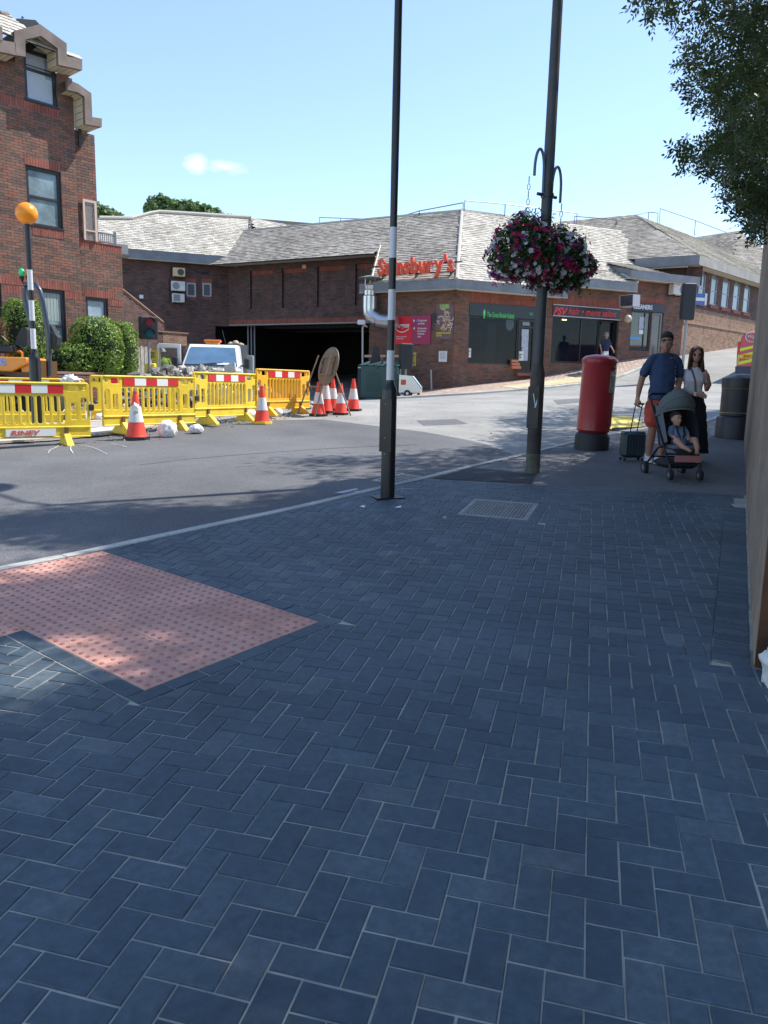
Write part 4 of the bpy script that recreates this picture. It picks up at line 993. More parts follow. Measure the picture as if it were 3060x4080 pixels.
n3_ = Vector((W3d.x, W3d.y, 0)).cross(up3); _q = onplane(400, 463, W3e.pt(0, zt3), n3_) - W3e.pt(0, zt3); SL3 = _q.dot(up3); R3 = SL3 * cos(PITCH)
def st3(px, py): q = onplane(px, py, W3e.pt(0, zt3), n3_) - W3e.pt(0, zt3); return (q.dot(Vector((W3d.x, W3d.y, 0))), q.dot(up3))
def s3e(px, py): return W3e.sz(px, py)[0]
poly3 = [(-1.0, 0), (-1.0 - 4.9, SL3 + .01), (W3e.sz(310, 470)[0] - .0, SL3 + .01), (W3e.sz(280, 480)[0] + .6, SL3 * .82), (W3e.sz(215, 480)[0] + 1.4, SL3 * .78), (W3e.sz(215, 480)[0] + 1.4, 0)]
poly3 = [(-.55, 0), st3(540, 522), st3(541, 471), st3(400, 463), st3(345, 459), st3(325, 462), st3(285, 473), st3(215, 472), (st3(215, 472)[0] + 2, 0)]
O3 = W3e.pt(0, zt3)
tiles(sm, O3, (W3d.x, W3d.y, 0), up3, poly3, m=TILE)
mb = MB(); dn = Vector((in3.x * 5, in3.y * 5, -3)); _p = lambda q: O3 + Vector((W3d.x, W3d.y, 0)) * q[0] + up3 * (q[1] - .1); a = _p(st3(541, 471)); b = _p(st3(345, 459)); c = _p(st3(215, 472))
mb.quad(a, b, b + dn, a + dn); mb.quad(b, c, c + dn, b + dn); mb.build('rear_roof_slope', TILE_SHADED, sm, True)
# second ridge further back joining above the panelled roof
a = O3 + Vector((W3d.x, W3d.y, 0)) * -3.6 + up3 * SL3
a2 = Vector(at(760, 488, 50)); a3 = Vector(at(543, 470, 45)); 
mb = MB(); mb.add([at(541, 471, 44.6), at(700, 484, 46.5), at(790, 489, 48), at(790, 520, 46), at(541, 560, 43)], [(0, 1, 2, 3, 4)]); mb.build('back_roof_deck', TILEBASE, sm, True)
e5 = (Vector(at(790, 489, 48)) - Vector(at(541, 471, 44.6))); e5.z = 0; e5.normalize(); n5 = Vector((-e5.y, e5.x, 0)); 
if n5.y < 0: n5 = -n5
up5 = Vector((n5.x * cos(PITCH), n5.y * cos(PITCH), sin(PITCH))); O5 = Vector(at(541, 471, 44.6)) - up5 * 3.2
tiles(sm, O5, e5, up5, [(0, 0), (9, 0), (8.2, 3.2 - .35), (4.5, 3.2 - .15), (0, 3.2)], m=TILE, base=False)
bar(sm, [_p(q) + Vector((0, 0, .1)) for q in (st3(541, 471), st3(345, 459), st3(325, 462), st3(285, 473), st3(215, 472))], .09, hipm, 'ridge_tiles')
bar(sm, [_p(st3(541, 471)) + Vector((0, 0, .15)), _p(st3(541, 522)) + Vector((0, 0, .15))], .03, mat('lead_valley', (.1, .1, .1), .7), 'valley')
# ---- salon
HW = Wall(A, U2)
sH0, sH1 = sK1, WK.sz(1357, 740)[0]
zeH = WK.sz(1280, 625)[1]
fr_ = WK.rect(1194, 661, 1355 - 12, 689)
fx0, fx1 = WK.sz(1192, 680)[0], WK.sz(1332, 690)[0]
zF0, zF1 = WK.sz(1260, 684)[1] - .06, WK.sz(1260, 662)[1]
zW0 = WK.sz(1260, 783 + .0)[1]
hx1 = WK.sz(1334, 740)[0]
zD = WK.sz(1320, 795)[1]
sD0 = WK.sz(1293, 740)[0]
bricks(hs, WK, sH0, sH1, zg(WK, sH0) - .6, zeH, holes=[(fx0 + .02, hx1, zF0, zF1), (fx0 + .02, sD0, zW0 - .05, zF0), (sD0, hx1, zD - .1, zF0)], soldiers=[(fx0, hx1, zF1 + .004, zF1 + .38)], indiv=120)
mb = MB(); WK.box(mb, (fx0 + .02, hx1, zF0, zF1), -.1, .04); mb.build('shop_fascia', mat('salon_black', (.012, .013, .018), .35), hs, True)
for z in (zF0, zF1 - .03):
    mb = MB(); WK.box(mb, (fx0 + .02, hx1, z, z + .03), .04, .06); mb.build('fascia_trim', mat('trim_silver', (.55, .56, .6), .4), hs, True)
PINK = mat('salon_red', (.75, .03, .06), .4)
text_on(WK, 'PSV', WK.rect(1194.5, 664, 1224, 681), PINK, hs, .045, 'salon_initials', .015, .03, .3)
text_on(WK, 'hair \u2022 mens salon', WK.rect(1226, 668, 1329, 682.5), PINK, hs, .045, 'salon_name', .015, .006, .3)
window(hs, WK, (fx0 + .04, sD0, zW0 - .03, zF0 - .01), .1, .05, mull=[.62], name='shop_window')
window(hs, WK, (sD0, hx1 - .02, zD - .08, zF0 - .01), .3, .07, name='shop_door')
LAMPM = mat('strip_light', (1, .9, .6), .5, emit=((1, .85, .45), 2.0))
mb = MB(); WK.box(mb, WK.rect(1217, 689.5, 1226, 691.5), -.14, -.06); mb.build('strip_light', LAMPM, hs, True)
sHe0, sHe1 = WK.sz(1204, 622)[0], WK.sz(1358, 632)[0]
eave(hs, WK, sHe0 - .3, sHe1, zeH, OH)
def slope(par, W, z, m, s0, s1, r0, polyf, indiv=0):
    """bell-cast lower strip from the higher eave, then the same plane as the kebab shop roof"""
    i_ = -W.n; e_ = Vector((W.d.x, W.d.y, 0)); p_ = math.atan((Ztop + tan(PITCH2) * r0 - z - H) / r0); u = Vector((i_.x * cos(p_), i_.y * cos(p_), sin(p_))); O = W.off(OH).pt(0, z + H); L = r0 / cos(p_)
    tiles(par, O, e_, u, [(s0, 0), (s1, 0), (s1, L), (s0, L)], m=m, indiv=indiv)
    Ob = W.off(OH).pt(0, Ztop + .02); nb_ = e_.cross(up2)
    def st(px, py): q = onplane(px, py, Ob, nb_) - Ob; return (q.dot(e_), q.dot(up2))
    tiles(par, Ob, e_, up2, polyf(r0 / cos(PITCH2), SL2, st), m=m)
    return O, u, L
OHs, uH, LH = slope(hs, WK, zeH, TILE, sKe - .02, sHe1, 1.5, lambda a, L, st: [(sKe - .02, a), (sHe1, a), (sHe1, L), (sKe - .02, L)], indiv=100)
d2 = Vector((U2.x, U2.y, 0)); zeC_ = WK.sz(1440, 613)[1]
for par, s_, O_, u_, L_, step in ((ks, sKe, WKe.pt(0, Ztop), up2, 1.5 / cos(PITCH2), zeH - ze), (hs, sHe1, OHs, uH, 2.2 / cos(PITCH2), zeC_ - zeH)):
    mb = MB(); o_ = O_ + d2 * s_
    mb.add([o_ + Vector((0, 0, -H)), o_ + Vector((0, 0, step)), o_ + u_ * L_ + Vector((0, 0, .02)), o_ + u_ * L_ + Vector((0, 0, -.3)), o_ + u_ * .6 + Vector((0, 0, -.6))], [(0, 1, 2, 3, 4)]); mb.build('gable_verge', FASCIA, par, True)
    mb = MB(); mb.tube([o_ + Vector((0, 0, .04)), o_ + u_ * 1.2 + Vector((0, 0, .05))], .05, 4); mb.build('verge_strip', mat('lead_pale', (.6, .58, .52), .6), par, True)
# ---- cleaners
sC0, sC1 = sH1, WK.sz(1471, 740)[0]
zeC = WK.sz(1440, 613)[1]
cx0, cx1 = sC0 + .06, WK.sz(1430, 720)[0]
cf0, cf1 = WK.sz(1400, 673.5)[1], WK.sz(1400, 656)[1]
cw0 = WK.sz(1370, 757)[1]
cd0 = WK.sz(1405, 740)[0]
bricks(cs, WK, sC0, sC1, zg(WK, sC0) - .7, zeC, holes=[(cx0, cx1, cf0, cf1), (cx0, cd0 - .06, cw0, cf0), (cd0, cx1, zg(WK, cd0) + .05, cf0)], soldiers=[(cx0, cx1, cf1 + .004, cf1 + .3)], indiv=100)
mb = MB(); WK.box(mb, (cx0, cx1, cf0, cf1), -.1, .06); mb.build('shop_fascia', mat('fascia_navy', (.015, .02, .045), .4), cs, True)
text_on(WK, 'CLEANERS', (WK.sz(1366, 660)[0], WK.sz(1407, 660)[0], WK.sz(1385, 668)[1], WK.sz(1385, 658)[1]), WHITE, cs, .065, 'shop_name', .012, .02)
window(cs, WK, (cx0 + .02, cd0 - .08, cw0 + .02, cf0 - .01), .09, .05, mull=[.72], glass=mat('glass_lit_interior', (.05, .06, .062), .06, spec=.8), name='shop_window')
window(cs, WK, (cd0 + .02, cx1 - .02, zg(WK, cd0) + .07, cf0 - .01), .1, .1, mat('door_grey', (.2, .2, .2), .5), mat('door_glass', (.13, .13, .12), .1), name='shop_door')
BLUE = mat('poster_blue', (.07, .32, .72), .5)
WO = lambda x, y: ((1800 + x / 1.659) / D, (1100 + y / 1.659) / D)
sticker(cs, WK, WO(1145, 323) + WO(1185, 398), BLUE, -.06); sticker(cs, WK, WO(1098, 400) + WO(1252, 418), BLUE, -.06)
sticker(cs, WK, WO(1245, 270) + WO(1283, 350), POST, -.055); sticker(cs, WK, WO(1243, 355) + WO(1272, 383), PAPER, -.055)
mb = MB(); WK.box(mb, WK.rect(*(WO(1115, 238) + WO(1160, 249))), -.14, -.06); mb.build('strip_light', LAMPM, cs, True)
eave(cs, WK, sHe1 - .4, sC1 + .3, zeC, OH)
slope(cs, WK, zeC, TILE, sHe1 - .02, WK.off(OH).sz(1440, 600)[0], 2.2, lambda a, L, st: [(sHe1 - .02, a), (WK.off(OH).sz(1440, 600)[0], a), st(1378, 548), (st(1342, 500)[0], L), (sHe1 - .02, L)])
# ---- office wing uphill
E0 = WK.P.xy + U2 * sC1; UD = Vector((sin(radians(43.8)), cos(radians(43.8)))); WD = Wall(E0, UD)
zD1 = WD.sz(1560, 600)[1] ; zeD = WD.sz(1500, 580)[1]
zst = WD.sz(1542, 706)[1]
wins = []
for (x0, y0, x1, y1) in ((958, 690, 1030, 1055), (1080, 725, 1150, 1052), (1195, 755, 1270, 1070), (1308, 785, 1375, 1090), (1412, 815, 1475, 1110)):
    wins.append(WD.rect((2400 + x0 / 2.513) / D, (800 + y0 / 2.513) / D, (2400 + x1 / 2.513) / D, (800 + y1 / 2.513) / D))
wz0 = sum(w[2] for w in wins) / 5; wz1 = sum(w[3] for w in wins) / 5; wins = [(w[0] + .14, w[1] - .14, wz0, wz1) for w in wins]
sDend = 14.0
bricks(ow, WD, 0, sDend, 1.8, wz0 - .3, m=BUFFLITBRICK, indiv=150)  # sunlight on this lower band is put in as paler brick
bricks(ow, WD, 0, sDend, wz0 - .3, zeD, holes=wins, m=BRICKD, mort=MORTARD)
mb = MB(); WD.box(mb, (0, sDend, zst - .05, zst + .05), .0, .05); mb.build('string_course', BUFFLITBRICK, ow, True)
for w in wins:
    window(ow, WD, w, .06, .05, mat('white_frame_dull', (.35, .36, .38), .5), mat('arched_glass', (.16, .20, .25), .12), mid=.45)
    mb = MB(); WD.box(mb, (w[0] - .08, w[1] + .08, w[2] - .16, w[2] - .01), .0, .1); mb.build('window_sill', REDBRICK, ow, True)
    mb = MB(); r_ = (w[1] - w[0]) / 2; mb.T = WD.mtx((w[0] + w[1]) / 2, w[3], 0); mb.prism([(-r_ - .02, -.02)] + [(-r_ * cos(t * pi / 8), -.28 + .3 * sin(t * pi / 8) ** .8 if False else -.02) for t in ()] + [(-r_ - .02, .04), (r_ + .02, .04), (r_ + .02, -.3)] + [(r_ * cos(t * pi / 8), -.3 + .29 * sin(t * pi / 8)) for t in range(0, 9)] + [(-r_ - .02, -.3)][0:1], -.02, .01, 'y'); mb.build('arch_infill', BRICKD, ow, True)
mb = MB(); WD.box(mb, (-.2, sDend, zeD, zeD + .42), .5, .62); mb.build('fascia', mat('fascia_pale', (.30, .28, .25), .7, var=.2, vscale=2), ow, True)
mb = MB(); WD.box(mb, (-.2, sDend, zeD, zeD + .04), .0, .5); mb.build('soffit', SOFFIT, ow, True)
# left-facing eave of the office wing
U6 = Vector((-.86, .51)).normalized(); W6 = Wall(WD.pt(-.2, 0, .6).xy, U6)
s6 = W6.sz(1372, 560)[0]
mb = MB(); W6.box(mb, (0, s6, zeD, zeD + .42), -.1, 0); mb.build('fascia', FASCIA, ow, True)
W6w = W6.off(-.6); bricks(ow, W6w, -.1, s6, zeC, zeD, m=BRICKD, mort=MORTARD)
Ow = Vector((W6.P.x, W6.P.y, zeD + .42)); inD = -WD.n; in6 = -W6.n
PD = radians(30); RD = 5.4
upD = Vector((inD.x * cos(PD), inD.y * cos(PD), sin(PD))); up6 = Vector((in6.x * cos(PD), in6.y * cos(PD), sin(PD)))
apx = lineint(W6.P.xy + inD.xy * RD, UD, W6.P.xy + in6.xy * RD, U6); sD_ = (apx - W6.P.xy).dot(UD); s6_ = (apx - W6.P.xy).dot(U6); LD = RD / cos(PD)
tiles(ow, Ow, (UD.x, UD.y, 0), upD, [(0, 0), (sDend, 0), (sDend, LD), (sD_, LD)], m=TILE)
tiles(ow, Ow, (U6.x, U6.y, 0), up6, [(0, 0), (s6 + .2, 0), (s6 + 3, LD * .35), (s6 + 6.5, LD), (s6_, LD)], m=TILE_SHADED)
zR = zeD + .42 + RD * tan(PD)
mb = MB(); q0 = Vector((apx.x, apx.y, zR)); dn = Vector((0, 6, -3.5)); mb.quad(q0, q0 + Vector((UD.x, UD.y, 0)) * 9, q0 + Vector((UD.x, UD.y, 0)) * 9 + dn, q0 + dn); mb.quad(q0, q0 + Vector((U6.x, U6.y, 0)) * 6, q0 + Vector((U6.x, U6.y, 0)) * 6 + dn, q0 + dn); mb.build('rear_roof_slope', TILE_SHADED, ow, True)
# farther roof top right
fr2 = thing('far_roofed_building', 'farther grey hipped tiled roof rising behind the office wing at the right', 'building', (26, 52, 4))
b0 = Vector(at(1545, 575, 50)); e7 = Vector((.8, .6, 0)).normalized(); n7 = Vector((-.6, .8, 0)); up7 = Vector((n7.x * cos(PD), n7.y * cos(PD), sin(PD)))
e8 = Vector((.97, -.12, 0)).normalized(); 
P1, P2, P3 = at(1570, 580, 47), at(1665, 578, 47), at(1596, 499, 51); P4 = at(1505, 512, 53)
mb = MB(); mb.add([P1, P2, at(1680, 560, 49), P3], [(0, 1, 2, 3)]); mb.add([P1, P3, P4, at(1480, 545, 48)], [(0, 1, 2, 3)]); mb.build('roof_deck', TILEBASE, fr2, True)
e9 = (Vector(P2) - Vector(P1)).normalized(); u9 = (Vector(P3) - Vector(P1)); u9 = (u9 - e9 * u9.dot(e9)).normalized(); L9 = 5.0
tiles(fr2, Vector(P1), e9, u9, [(0, 0), (3.2, 0), (3.2, 1.9), ((Vector(P3) - Vector(P1)).dot(e9), (Vector(P3) - Vector(P1)).dot(u9))], m=TILE_SHADED, base=False)
e10 = (Vector(P4) - Vector(P3)).normalized(); u10 = (Vector(P1) - Vector(P3)); u10 = -(u10 - e10 * u10.dot(e10)).normalized()
tiles(fr2, Vector(P3) - u10 * 3.2, e10, u10, [(-1.0, 0), (4, 0), (4, 3.1), (0, 3.15)], m=TILE_SHADED, base=False)
mb = MB(); mb.add([at(1570, 582, 47), at(1665, 580, 47), at(1665, 640, 47), at(1600, 640, 47)], [(0, 1, 2, 3)]); mb.build('wall', BRICKD, fr2, True)
# roof-edge handrails
def rail(name, label, pts, hh=.9, step=None, loc=None):
    t = thing(name, label, 'handrail', tuple(pts[0]))
    mb = MB(); mb.tube([Vector(p) + Vector((0, 0, hh)) for p in pts], .024, 6); mb.build('top_rail', mat('rail_grey', (.25, .26, .29), .5, .5), t, True)
    for a, b in zip(pts, pts[1:]):
        a, b = Vector(a), Vector(b); n = max(1, int((b - a).length / 2.4))
        for i in range(n + 1):
            p = a.lerp(b, i / n); mb = MB(); mb.tube([p - Vector((0, 0, .1)), p + Vector((0, 0, hh))], .02, 5); mb.build('rail_post', MATS['rail_grey'], t, True)
    return t
rail('roof_handrail', 'thin grey safety rail along the supermarket roof ridge behind the zebra pole', [at(690, 489, 47), at(840, 497, 41), at(905, 480, 37.5), at(1000, 463, 36.4)], .5)
rail('roof_handrail', 'thin grey safety rail on the ridge right of the supermarket hip', [at(1003, 463, 36.6), at(1090, 470, 37.5), at(1245, 488, 40)], .6)
rail('roof_handrail', 'thin grey safety rail between the hanging flowers and the office wing ridge', [at(1240, 488, 44), at(1330, 496, 42), at(1400, 478, 46), at(1420, 480, 46)], .5)
rail('roof_handrail', 'thin grey safety rail descending along the office wing roof ridge', [at(1424, 482, 46), at(1500, 506, 49), at(1567, 530, 52)], .8)
# ================================================================== OFFICE BUILDING ON THE LEFT
ob = thing('office_building', 'tall red brick building at the left with black sash windows and concrete dormer eaves', 'building', (-9, 22, 1.0))
UL = Vector((sin(radians(41)), cos(radians(41))))
B1 = at(176, 640, 22.6).xy; L1 = Wall(B1, UL)
B2 = at(176, 640, 22.6).xy; L2 = Wall(B2 - L1.n.xy * .16, UL)
s_a = L1.sz(-70, 640)[0]
def c1(x, y): return (x / 4.371, y / 4.371)
def c6(x, y): return (x / 6.12, 542.2 + y / 6.12)
def R(W, a, b): return W.rect(*(a + b))
zE1 = L1.sz(150, 1500 / 4.371 * 0 + 168)[1]                      # wall top under the main eave
wA = R(L1, c1(238, 500), c1(527, 1010)); wAapex = L1.sz(*c1(370, 372))[1]
wA = (wA[0], wA[1], L1.sz(*c1(380, 985))[1], L1.sz(*c1(380, 500))[1] + .35)
wB = R(L1, c1(262, 1590), c1(575, 2165)); wB = (wB[0], wB[1], L1.sz(97, 492)[1], L1.sz(95, 364.5)[1])
wC = (L1.sz(90, 690)[0], L1.sz(142, 690)[0], L1.sz(120, 752)[1] - .1, L1.sz(118, 626)[1])
wE = (L1.sz(-42, 690)[0], L1.sz(6, 690)[0], wC[2], wC[3])
z1 = lambda x, y: L1.sz(x, y)[1]
sx1 = lambda x, y=640: L1.sz(x, y)[0]
zl0, zl1 = wC[3] + .005, wC[3] + .24
sold1 = [(sx1(-70), sx1(153), zl0 + .0, zl1), (sx1(139.5), 0, zl0 - .225 + .0, zl0 - .002), (sx1(9), sx1(60), zl0 - .24, zl0 - .002),
         (wB[0] - .02, wB[1] + .0, wB[3] + .005, wB[3] + .235), (sx1(-70), wA[1] + .03, wA[2] - .24, wA[2] - .005), (wB[0] + .1, wB[1], wB[2] - .24, wB[2] - .01)]
bricks(ob, L1, s_a, 0, .4, zE1, holes=[wA, wB, wC, wE], soldiers=sold1, m=BRICK, indiv=300, depth=.12)
bricks(ob, L1, s_a, wA[0] + 0.0, zE1, zE1 + .35, m=BRICK)
mb = MB(); L1.poly(mb, [(wA[0] - .05, zE1), (wA[1] + .05, zE1), (wA[1] + .05, wA[3] + .15), ((wA[0] + wA[1]) / 2, wAapex + .5), (wA[0] - .05, wA[3] + .35)], -.3, -.125); mb.build('dormer_lining', DARKFRAME, ob, True)
# right-hand bay
t1 = L2.sz(208, 400)[0]; t2 = L2.sz(268, 700)[0]
zpar = L2.sz(220, 527)[1]; zE2 = L2.sz(200, 291)[1]
wD = (L2.sz(186.5, 690)[0], L2.sz(234, 690)[0], .9, L2.sz(205, 643)[1])
wF = (0.02, L2.sz(176.5, 300)[0] + .1, L2.sz(176, 318)[1], L2.sz(172, 240)[1])
bricks(ob, L2, 0, t1, zpar, zE2, holes=[], m=BRICK, depth=.12)
bricks(ob, L2, 0, t2, .4, zpar, holes=[wD], soldiers=[(wD[0] - .03, L2.sz(247, 640)[0], wD[3] + .005, wD[3] + .235), (L2.sz(236, 650)[0], t2 - .02, wD[3] - .20, wD[3] - .0), (.02, t2, zpar - .225, zpar)], m=BRICK, depth=.12)
mb = MB(); mb.quad(L1.pt(0, .4, 0), L1.pt(0, zE1, 0), L1.pt(0, zE1, -.16), L1.pt(0, .4, -.16)); mb.build('wall_return', BRICKD, ob, True)
NL = -L1.n
mb = MB(); mb.quad(L2.pt(t1, zpar - .1, 0), L2.pt(t1, zpar - .1, -6), L2.pt(t1, zE2, -6), L2.pt(t1, zE2, 0)); mb.quad(L2.pt(t2, .3, 0), L2.pt(t2, .3, -6), L2.pt(t2, zpar, -6), L2.pt(t2, zpar, 0)); mb.quad(L2.pt(t1, zpar, 0), L2.pt(t2, zpar, 0), L2.pt(t2, zpar, -.25), L2.pt(t1, zpar, -.25)); mb.build('side_wall', BRICKD, ob, True)
mb = MB(); L2.box(mb, (0, t2 + .02, zpar, zpar + .02), -.25, .03); mb.build('parapet_coping', REDBRICK, ob, True)
for w, W, md in ((wA, L1, .5), (wB, L1, .5), (wC, L1, .42), (wE, L1, .42), (wD, L2, None)):
    fo = window(ob, W, w, .1, .085, DARKFRAME, {id(wA): mat('glass_blind', (.25, .33, .40), .12, var=.1, vscale=3), id(wD): GLASSB}.get(id(w), mat('glass_sky', (.20, .265, .28), .1, var=.35, vscale=2.2)), mid=md)
    if w is wA:
        for i in range(26):
            z = w[2] + .12 + i * (w[3] - w[2] - .55) / 26; mb = MB(); W.box(mb, (w[0] + .1, w[1] - (.1 if i < 14 else .28), z, z + .03), -.079, -.074); mb.build('blind_slat', mat('blind', (.55, .6, .66), .5), fo, True)
    if w is wC:
        for i in range(5):
            s = w[0] + .12 + i * (w[1] - w[0] - .24) / 5; mb = MB(); W.box(mb, (s + .01, s + (w[1] - w[0] - .24) / 5 - .01, w[2] + .85, w[3] - .1), -.079, -.075); mb.build('blind_slat', mat('vertical_blind', (.33, .38, .34), .6), fo, True)
    mb = MB(); W.box(mb, (w[0] - .03, w[1] + .03, w[2] - .0, w[2] + .045), -.1, .03); mb.build('window_sill', DARKFRAME, ob, True)
# arched head of the dormer window
wm = (wA[0] + wA[1]) / 2
mb = MB(); L1.poly(mb, [(wA[0], wA[3] - .42), (wA[1], wA[3] - .42), (wA[1], wA[3]), (wA[0], wA[3])], -.06, -.035); mb.build('window_head', DARKFRAME, ob, True)
mb = MB(); L1.poly(mb, [(wm - .16, wA[3] - .33), (wm + .24, wA[3] - .33), (wm + .02, wA[3] - .14)], -.034, -.03); mb.build('head_light', GLASSB, ob, True)
# concrete eaves with dormer pediments
OV = .62
def eaves(par, W, pts_px, th=.5, soff=True):
    """band following pts (pixels on the front plane of the overhang): (x,y_top,y_bottom)"""
    F = W.off(OV)
    P = [(F.sz(x, yt), F.sz(x, yb)) for x, yt, yb in pts_px]
    for (a, b), (c, d) in zip(P, P[1:]):
        mb = MB(); F.poly(mb, [a, c, d, b], -OV + .03, 0); mb.build('eave_band', FASCIAC, par, True)
def band(par, W, outer, inner, name='eave_band'):
    """outer/inner pixel polylines on the front plane; piecewise concrete quads with cream soffit boards under"""
    F = W.off(OV); O = [F.sz(*c1(*p)) for p in outer]; I = [F.sz(*c1(*p)) for p in inner]
    for k in range(len(O) - 1):
        mb = MB(); F.poly(mb, [O[k], O[k + 1], I[k + 1], I[k]], -.12, 0); mb.build(name, FASCIAC, par, True)
        mb = MB()
        T = mb.T; mb.T = F.mtx(0, 0)
        mb.add([(O[k][0], 0, O[k][1]), (O[k + 1][0], 0, O[k + 1][1]), (O[k + 1][0], -OV - .8, O[k + 1][1]), (O[k][0], -OV - .8, O[k][1])], [(0, 1, 2, 3)]); mb.T = T
        mb.build('band_top', FASCIAC, par, True)
        # soffit boards between the band and the wall
        L = sqrt((I[k + 1][0] - I[k][0]) ** 2 + (I[k + 1][1] - I[k][1]) ** 2); n = max(1, round(L / .16))
        for i in range(n):
            a = (I[k][0] + (I[k + 1][0] - I[k][0]) * (i + .04) / n, I[k][1] + (I[k + 1][1] - I[k][1]) * (i + .04) / n); b = (I[k][0] + (I[k + 1][0] - I[k][0]) * (i + .96) / n, I[k][1] + (I[k + 1][1] - I[k][1]) * (i + .96) / n)
            mb = MB(); mb.T = F.mtx(0, 0); mb.add([(a[0], -.115, a[1]), (b[0], -.115, b[1]), (b[0], -OV, b[1]), (a[0], -OV, a[1])], [(0, 1, 2, 3)]); mb.build('soffit_board', SOFFIT, par, True)
band(ob, L1, [(-330, 280), (0, 375), (150, 402)], [(-330, 395), (0, 488), (155, 522)])
band(ob, L1, [(135, 290), (380, 228), (630, 410), (632, 530), (777, 562)], [(240, 372), (388, 338), (546, 455), (552, 610), (777, 662)])
band(ob, L1, [(135, 290), (136, 400), (150, 520)], [(240, 372), (240, 450), (243, 535)])
band(ob, L1, [(-330, 150), (-10, 240), (20, 255), (28, 380)], [(-330, 250), (-60, 330), (-50, 350), (-45, 480)])
band(ob, L2, [(640, 750), (740, 792), (863, 880), (872, 1105), (962, 1118)], [(640, 850), (735, 872), (798, 912), (806, 1172), (962, 1200)])
F1 = L1.off(OV); F2 = L2.off(OV)
for F, p, q in ((F1, (777, 562), (777, 662)), (F2, (962, 1118), (962, 1200))):
    a, b = F.sz(*c1(*p)), F.sz(*c1(*q)); mb = MB(); mb.T = F.mtx(0, 0); mb.quad((a[0], 0, a[1]), (b[0], 0, b[1]), (b[0], -OV - 4, b[1]), (a[0], -OV - 4, a[1])); mb.build('eave_return', FASCIAC, ob, True)
# bay window seen edge-on under the second dormer
mb = MB(); L2.box(mb, (L2.sz(168, 300)[0], L2.sz(174.5, 300)[0], L2.sz(172, 318)[1], L2.sz(170, 212)[1]), .02, .06); mb.build('window', DARKFRAME, ob, True)
# tiled roof above
upL = Vector((-L1.n.x * cos(radians(45)), -L1.n.y * cos(radians(45)), sin(radians(45))))
F1t = L1.off(OV - .1); cr = F1t.sz(*c1(777, 562)); OL = F1t.pt(cr[0], cr[1] - .02)
def stL(px, py):
    n_ = Vector((UL.x, UL.y, 0)).cross(upL); q = onplane(px, py, OL, n_) - OL; return (q.dot(Vector((UL.x, UL.y, 0))), q.dot(upL))
tiles(ob, OL, (UL.x, UL.y, 0), upL, [(0, 0), stL(*c1(235, 258)), stL(*c1(75, 140)), stL(*c1(0, 127)), stL(-60, 20), (-6, 0)], m=TILE)
mb = MB(); a = L1.pt(s_a, 0, 0); mb.add([L1.pt(-8, .3, -.2), L1.pt(s_a, .3, -.2), L1.pt(s_a, zE1 + 2, -.2), L1.pt(-8, zE1 + 2, -.2)], [(0, 1, 2, 3)]); mb.build('wall_left', BRICKD, ob, True)
mb = MB(); mb.tube([OL + Vector((UL.x, UL.y, 0)) * stL(*c1(0, 127))[0] + upL * stL(*c1(0, 127))[1], OL + Vector((UL.x, UL.y, 0)) * stL(*c1(75, 140))[0] + upL * stL(*c1(75, 140))[1]], .07, 6); mb.build('ridge_tiles', FASCIAC, ob, True)
# balcony: open door-height casement, railing, brick side cheek
BW = mat('casement_beige', (.55, .42, .33), .5)
cas = []
zc0, zc1 = zpar + .03, L2.sz(190, 433)[1]
s0c, s1c = L2.sz(176.5, 470)[0], L2.sz(206, 470)[0]
mb = MB()
for q in ((s0c, s0c + .06, zc0, zc1), (s1c - .07, s1c, zc0, zc1), (s0c + .06, s1c - .07, zc1 - .07, zc1), (s0c + .06, s1c - .07, zc0 + (zc1 - zc0) * .22, zc0 + (zc1 - zc0) * .22 + .04)): L2.box(mb, q, .05, .1)
cf = mb.build('casement_window', BW, ob, True)
mb = MB(); L2.box(mb, (s0c + .06, s1c - .07, zc0, zc1 - .07), .06, .07); gl = bpy.data.materials.new('thin_glass'); gl.use_nodes = True; gb = gl.node_tree.nodes['Principled BSDF']; gb.inputs['Base Color'].default_value = (.5, .45, .42, 1); gb.inputs['Alpha'].default_value = .25; gb.inputs['Roughness'].default_value = .05
mb.build('pane', gl, cf, True)
RAILM = mat('railing_grey', (.16, .17, .20), .5, .4)
bl = MB(); s0r, s1r = L2.sz(180, 510)[0], L2.sz(250, 520)[0]; s1r = L2.sz(252, 525)[0]
zr0, zr1 = zpar + .06, L2.sz(215, 500)[1] + .0
L2.box(bl, (s0r, s1r, zr1 - .04, zr1), -.1, -.06); L2.box(bl, (s0r, s1r, zr0, zr0 + .03), -.1, -.06); bl.build('railing', RAILM, ob, True)
n = 16
for i in range(n + 1):
    s = s0r + (s1r - s0r) * i / n; mb = MB(); w_ = .012 if i < n else .04; L2.box(mb, (s - w_, s + w_, zr0, zr1 + (.08 if i == n else 0)), -.1, -.07); mb.build('baluster', mat('baluster_pale', (.35, .36, .38), .5, .5) if i < n else RAILM, ob, True)
mb = MB(); mb.add([L2.pt(t1, zc1 - .35, -.8), L2.pt(L2.sz(250, 527)[0], zpar, -.6), L2.pt(t1, zpar, -.8), L2.pt(t1, zc1 - .35, -1.0), L2.pt(L2.sz(250, 527)[0], zpar, -1.0), L2.pt(t1, zpar, -1.0)], [(0, 1, 2), (5, 4, 3), (0, 3, 4, 1)]); mb.build('brick_cheek', REDBRICK, ob, True)
